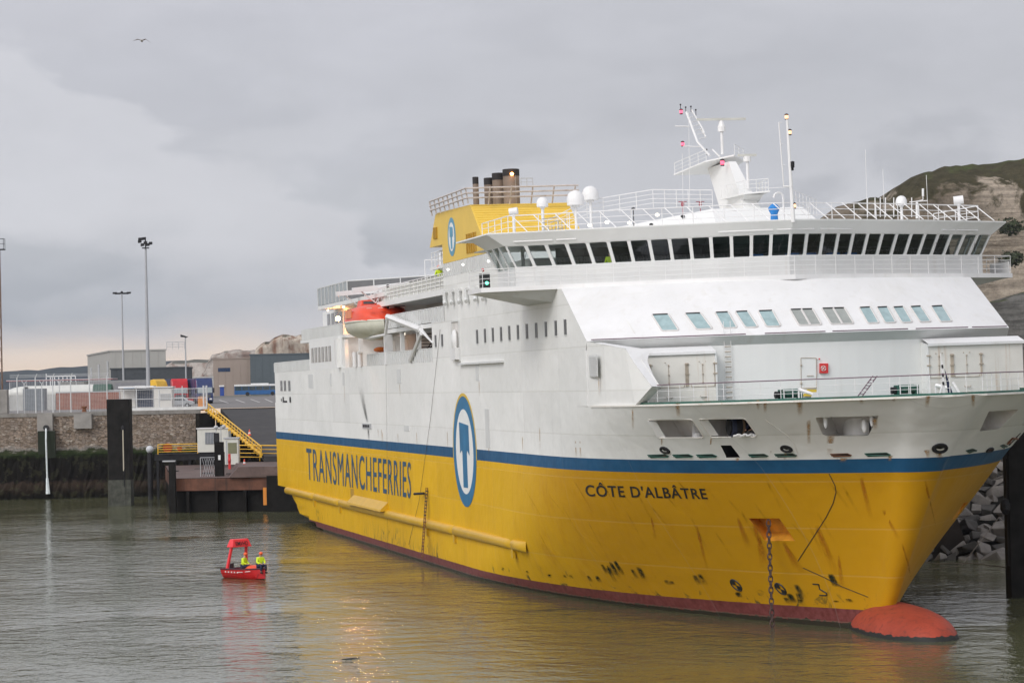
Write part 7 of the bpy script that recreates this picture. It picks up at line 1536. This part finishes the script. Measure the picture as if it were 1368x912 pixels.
cliff('hill', [(-420, 503), (-200, 500), (-60, 500), (0, 497), (20, 495), (38, 494), (58, 494.5), (62, 492), (80, 490.5), (100, 490), (140, 487), (200, 483), (240, 481.5), (300, 485)], 3400, HILL, 5, 120, 6.6, 14.0, 6.0, lip=.3)
b = MB(); xw = [wd(px, 500, 2600)[0] for px in (61, 100)]; t = thing('breakwater_rail', 'thin white railing line far off at the foot of the blue hills', 'railing', loc=(xw[0], 2600, 12)); zt = wd(80, 502, 2600)[2]-12
MB().box(0, xw[1]-xw[0], 0, 1, zt-.8, zt+.5).build('rail_bar', WHITE2, t); b = MB(); [b.box(x, x+.8, 0, 1, -1, zt+2.5*(x < 3)) for x in np.linspace(0, xw[1]-xw[0], 8)]; b.build('rail_post', WHITE2, t)
# bushes clinging to the near cliff
def bush(px, py, depth, r, label, seed):
    c = wd(px, py, depth); t = thing('bush', label, 'bush', loc=c, group='dark bushes on the near cliff'); rnd = random.Random(seed); b = MB()
    for k in range(420):
        v = Vector((rnd.gauss(0, 1), rnd.gauss(0, 1), rnd.gauss(0, 1))).normalized(); rr = r*(rnd.random()**.4)*(1+.35*mn.noise(v*2+Vector((seed, 0, 0)))); p = Vector((v.x*rr*1.25, v.y*rr*.7, v.z*rr*.72)); s = rnd.uniform(.25, .55); a = Vector((rnd.uniform(-1, 1), rnd.uniform(-1, 1), rnd.uniform(-1, 1))).normalized(); c_ = a.cross(v); c_ = c_.normalized() if c_.length > .01 else Vector((1, 0, 0))
        b.add([p+a*s, p+c_*s*.6, p-a*s, p-c_*s*.6], [(0, 1, 2, 3)])
    b.build('foliage', mat('bush_green', (.035, .045, .02), .9, var=.5, vscale=.6), t); MB().tube((0, r*.3, -r*.6), (0, 0, 0), .15, 6).build('trunk', mat('bark', (.06, .045, .03), .9), t)
bush(1349, 303, 560, 2.6, 'dark bush on the cliff face level with the bridge roof', 1); bush(1352, 345, 548, 2.2, 'narrow dark bush on the cliff beside the wing of the bridge', 2)
# gull
gl = thing('gull', 'gull gliding high in the sky at the upper left', 'bird', loc=wd(189.5, 55, 150))
b = MB(); b.ball((0, 0, 0), (.07, .22, .06), 10); b.ball((.0, -.22, .03), (.045, .06, .045), 8); b.build('body', mat('gull_body', (.45, .42, .40), .8), gl, smooth=True)
for s, zt in ((-1, -.02), (1, -.16)):
    b = MB(); W = [(s*.03, 0, .02), (s*.22, -.04, .10+.0*zt), (s*.48, .05, .05+zt)]; 
    b.add([(s*.02, -.1, .02), (s*.22, -.12, .09), (s*.50, .06, .04+zt), (s*.22, .09, .085), (s*.02, .12, .02), (s*.02, -.1, .04), (s*.22, -.12, .11), (s*.50, .06, .05+zt), (s*.22, .09, .10), (s*.02, .12, .04)], [(0, 1, 2, 3, 4), (5, 6, 7, 8, 9), (0, 1, 6, 5), (1, 2, 7, 6), (2, 3, 8, 7), (3, 4, 9, 8)]); b.build('wing', mat('gull_wing', (.24, .21, .20), .8), gl)

rr_ = random.Random(5)
for x, y0, y1, w_ in ((1022, 533, 552, .2), (1068, 533, 556, .3), (1012, 533, 548, .2), (905, 537, 558, .35), (1255, 603, 613, .4), (1237, 600, 612, .3), (1110, 580, 608, .35), (1125, 611, 617, .5), (1168, 558, 574, .25), (985, 611, 617, .2), (1195, 529, 537, .3), (1342, 592, 606, .2), (1030, 592, 606, .12), (950, 584, 602, .12), (884, 585, 600, .12), (1300, 526, 545, .2), (1240, 527, 545, .2), (1050, 604, 614, .2), (888, 604, 612, .2), (1150, 530, 540, .2), (1080, 560, 600, .2), (1190, 608, 616, .25)):
    stain('rust_run', x, y0, x+rr_.uniform(-2, 2), y1, w_*.7, w_*.5, RPALE, hull)
ROCH = stain_mat('rust_run_ochre', (.40, .14, .008), 2.5, .8, .42, .75)
for x, y0, y1, w_ in ((1005, 696, 760, .35), (1013, 715, 780, .45), (1045, 722, 790, .4), (985, 690, 750, .3), (1180, 680, 745, .2), (1235, 640, 710, .25), (1205, 725, 800, .18), (1150, 636, 700, .2), (930, 700, 775, .25), (1090, 700, 770, .3), (870, 690, 740, .2), (1120, 740, 790, .2)):
    stain('rust_run', x, y0, x+(y1-y0)*rr_.uniform(.12, .42), y1-rr_.uniform(0, 25), w_*rr_.uniform(.3, .7), w_*rr_.uniform(.6, 1.3), ROCH, hull)
for k in range(26):
    x = 700+k*17; y = 650+rr_.uniform(-15, 60); stain('scrape', x, y, x+28, y+rr_.uniform(25, 55), .10, .16, stain_mat('scrape_dark', (.30, .15, .01), 3.0, .7, .5, .35), hull)
# air, last of all: it encloses everything
hm = bpy.data.materials.new('haze'); hm.use_nodes = True; nt = hm.node_tree; nt.nodes.clear(); o_ = nt.nodes.new('ShaderNodeOutputMaterial')
pv = nt.nodes.new('ShaderNodeVolumePrincipled'); pv.inputs['Color'].default_value = (.80, .88, 1, 1); pv.inputs['Density'].default_value = HAZE; pv.inputs['Anisotropy'].default_value = .2; nt.links.new(pv.outputs[0], o_.inputs['Volume'])
MB().box(-3600, 3600, -80, 5200, -3, 190).build('haze', hm, kind='stuff')
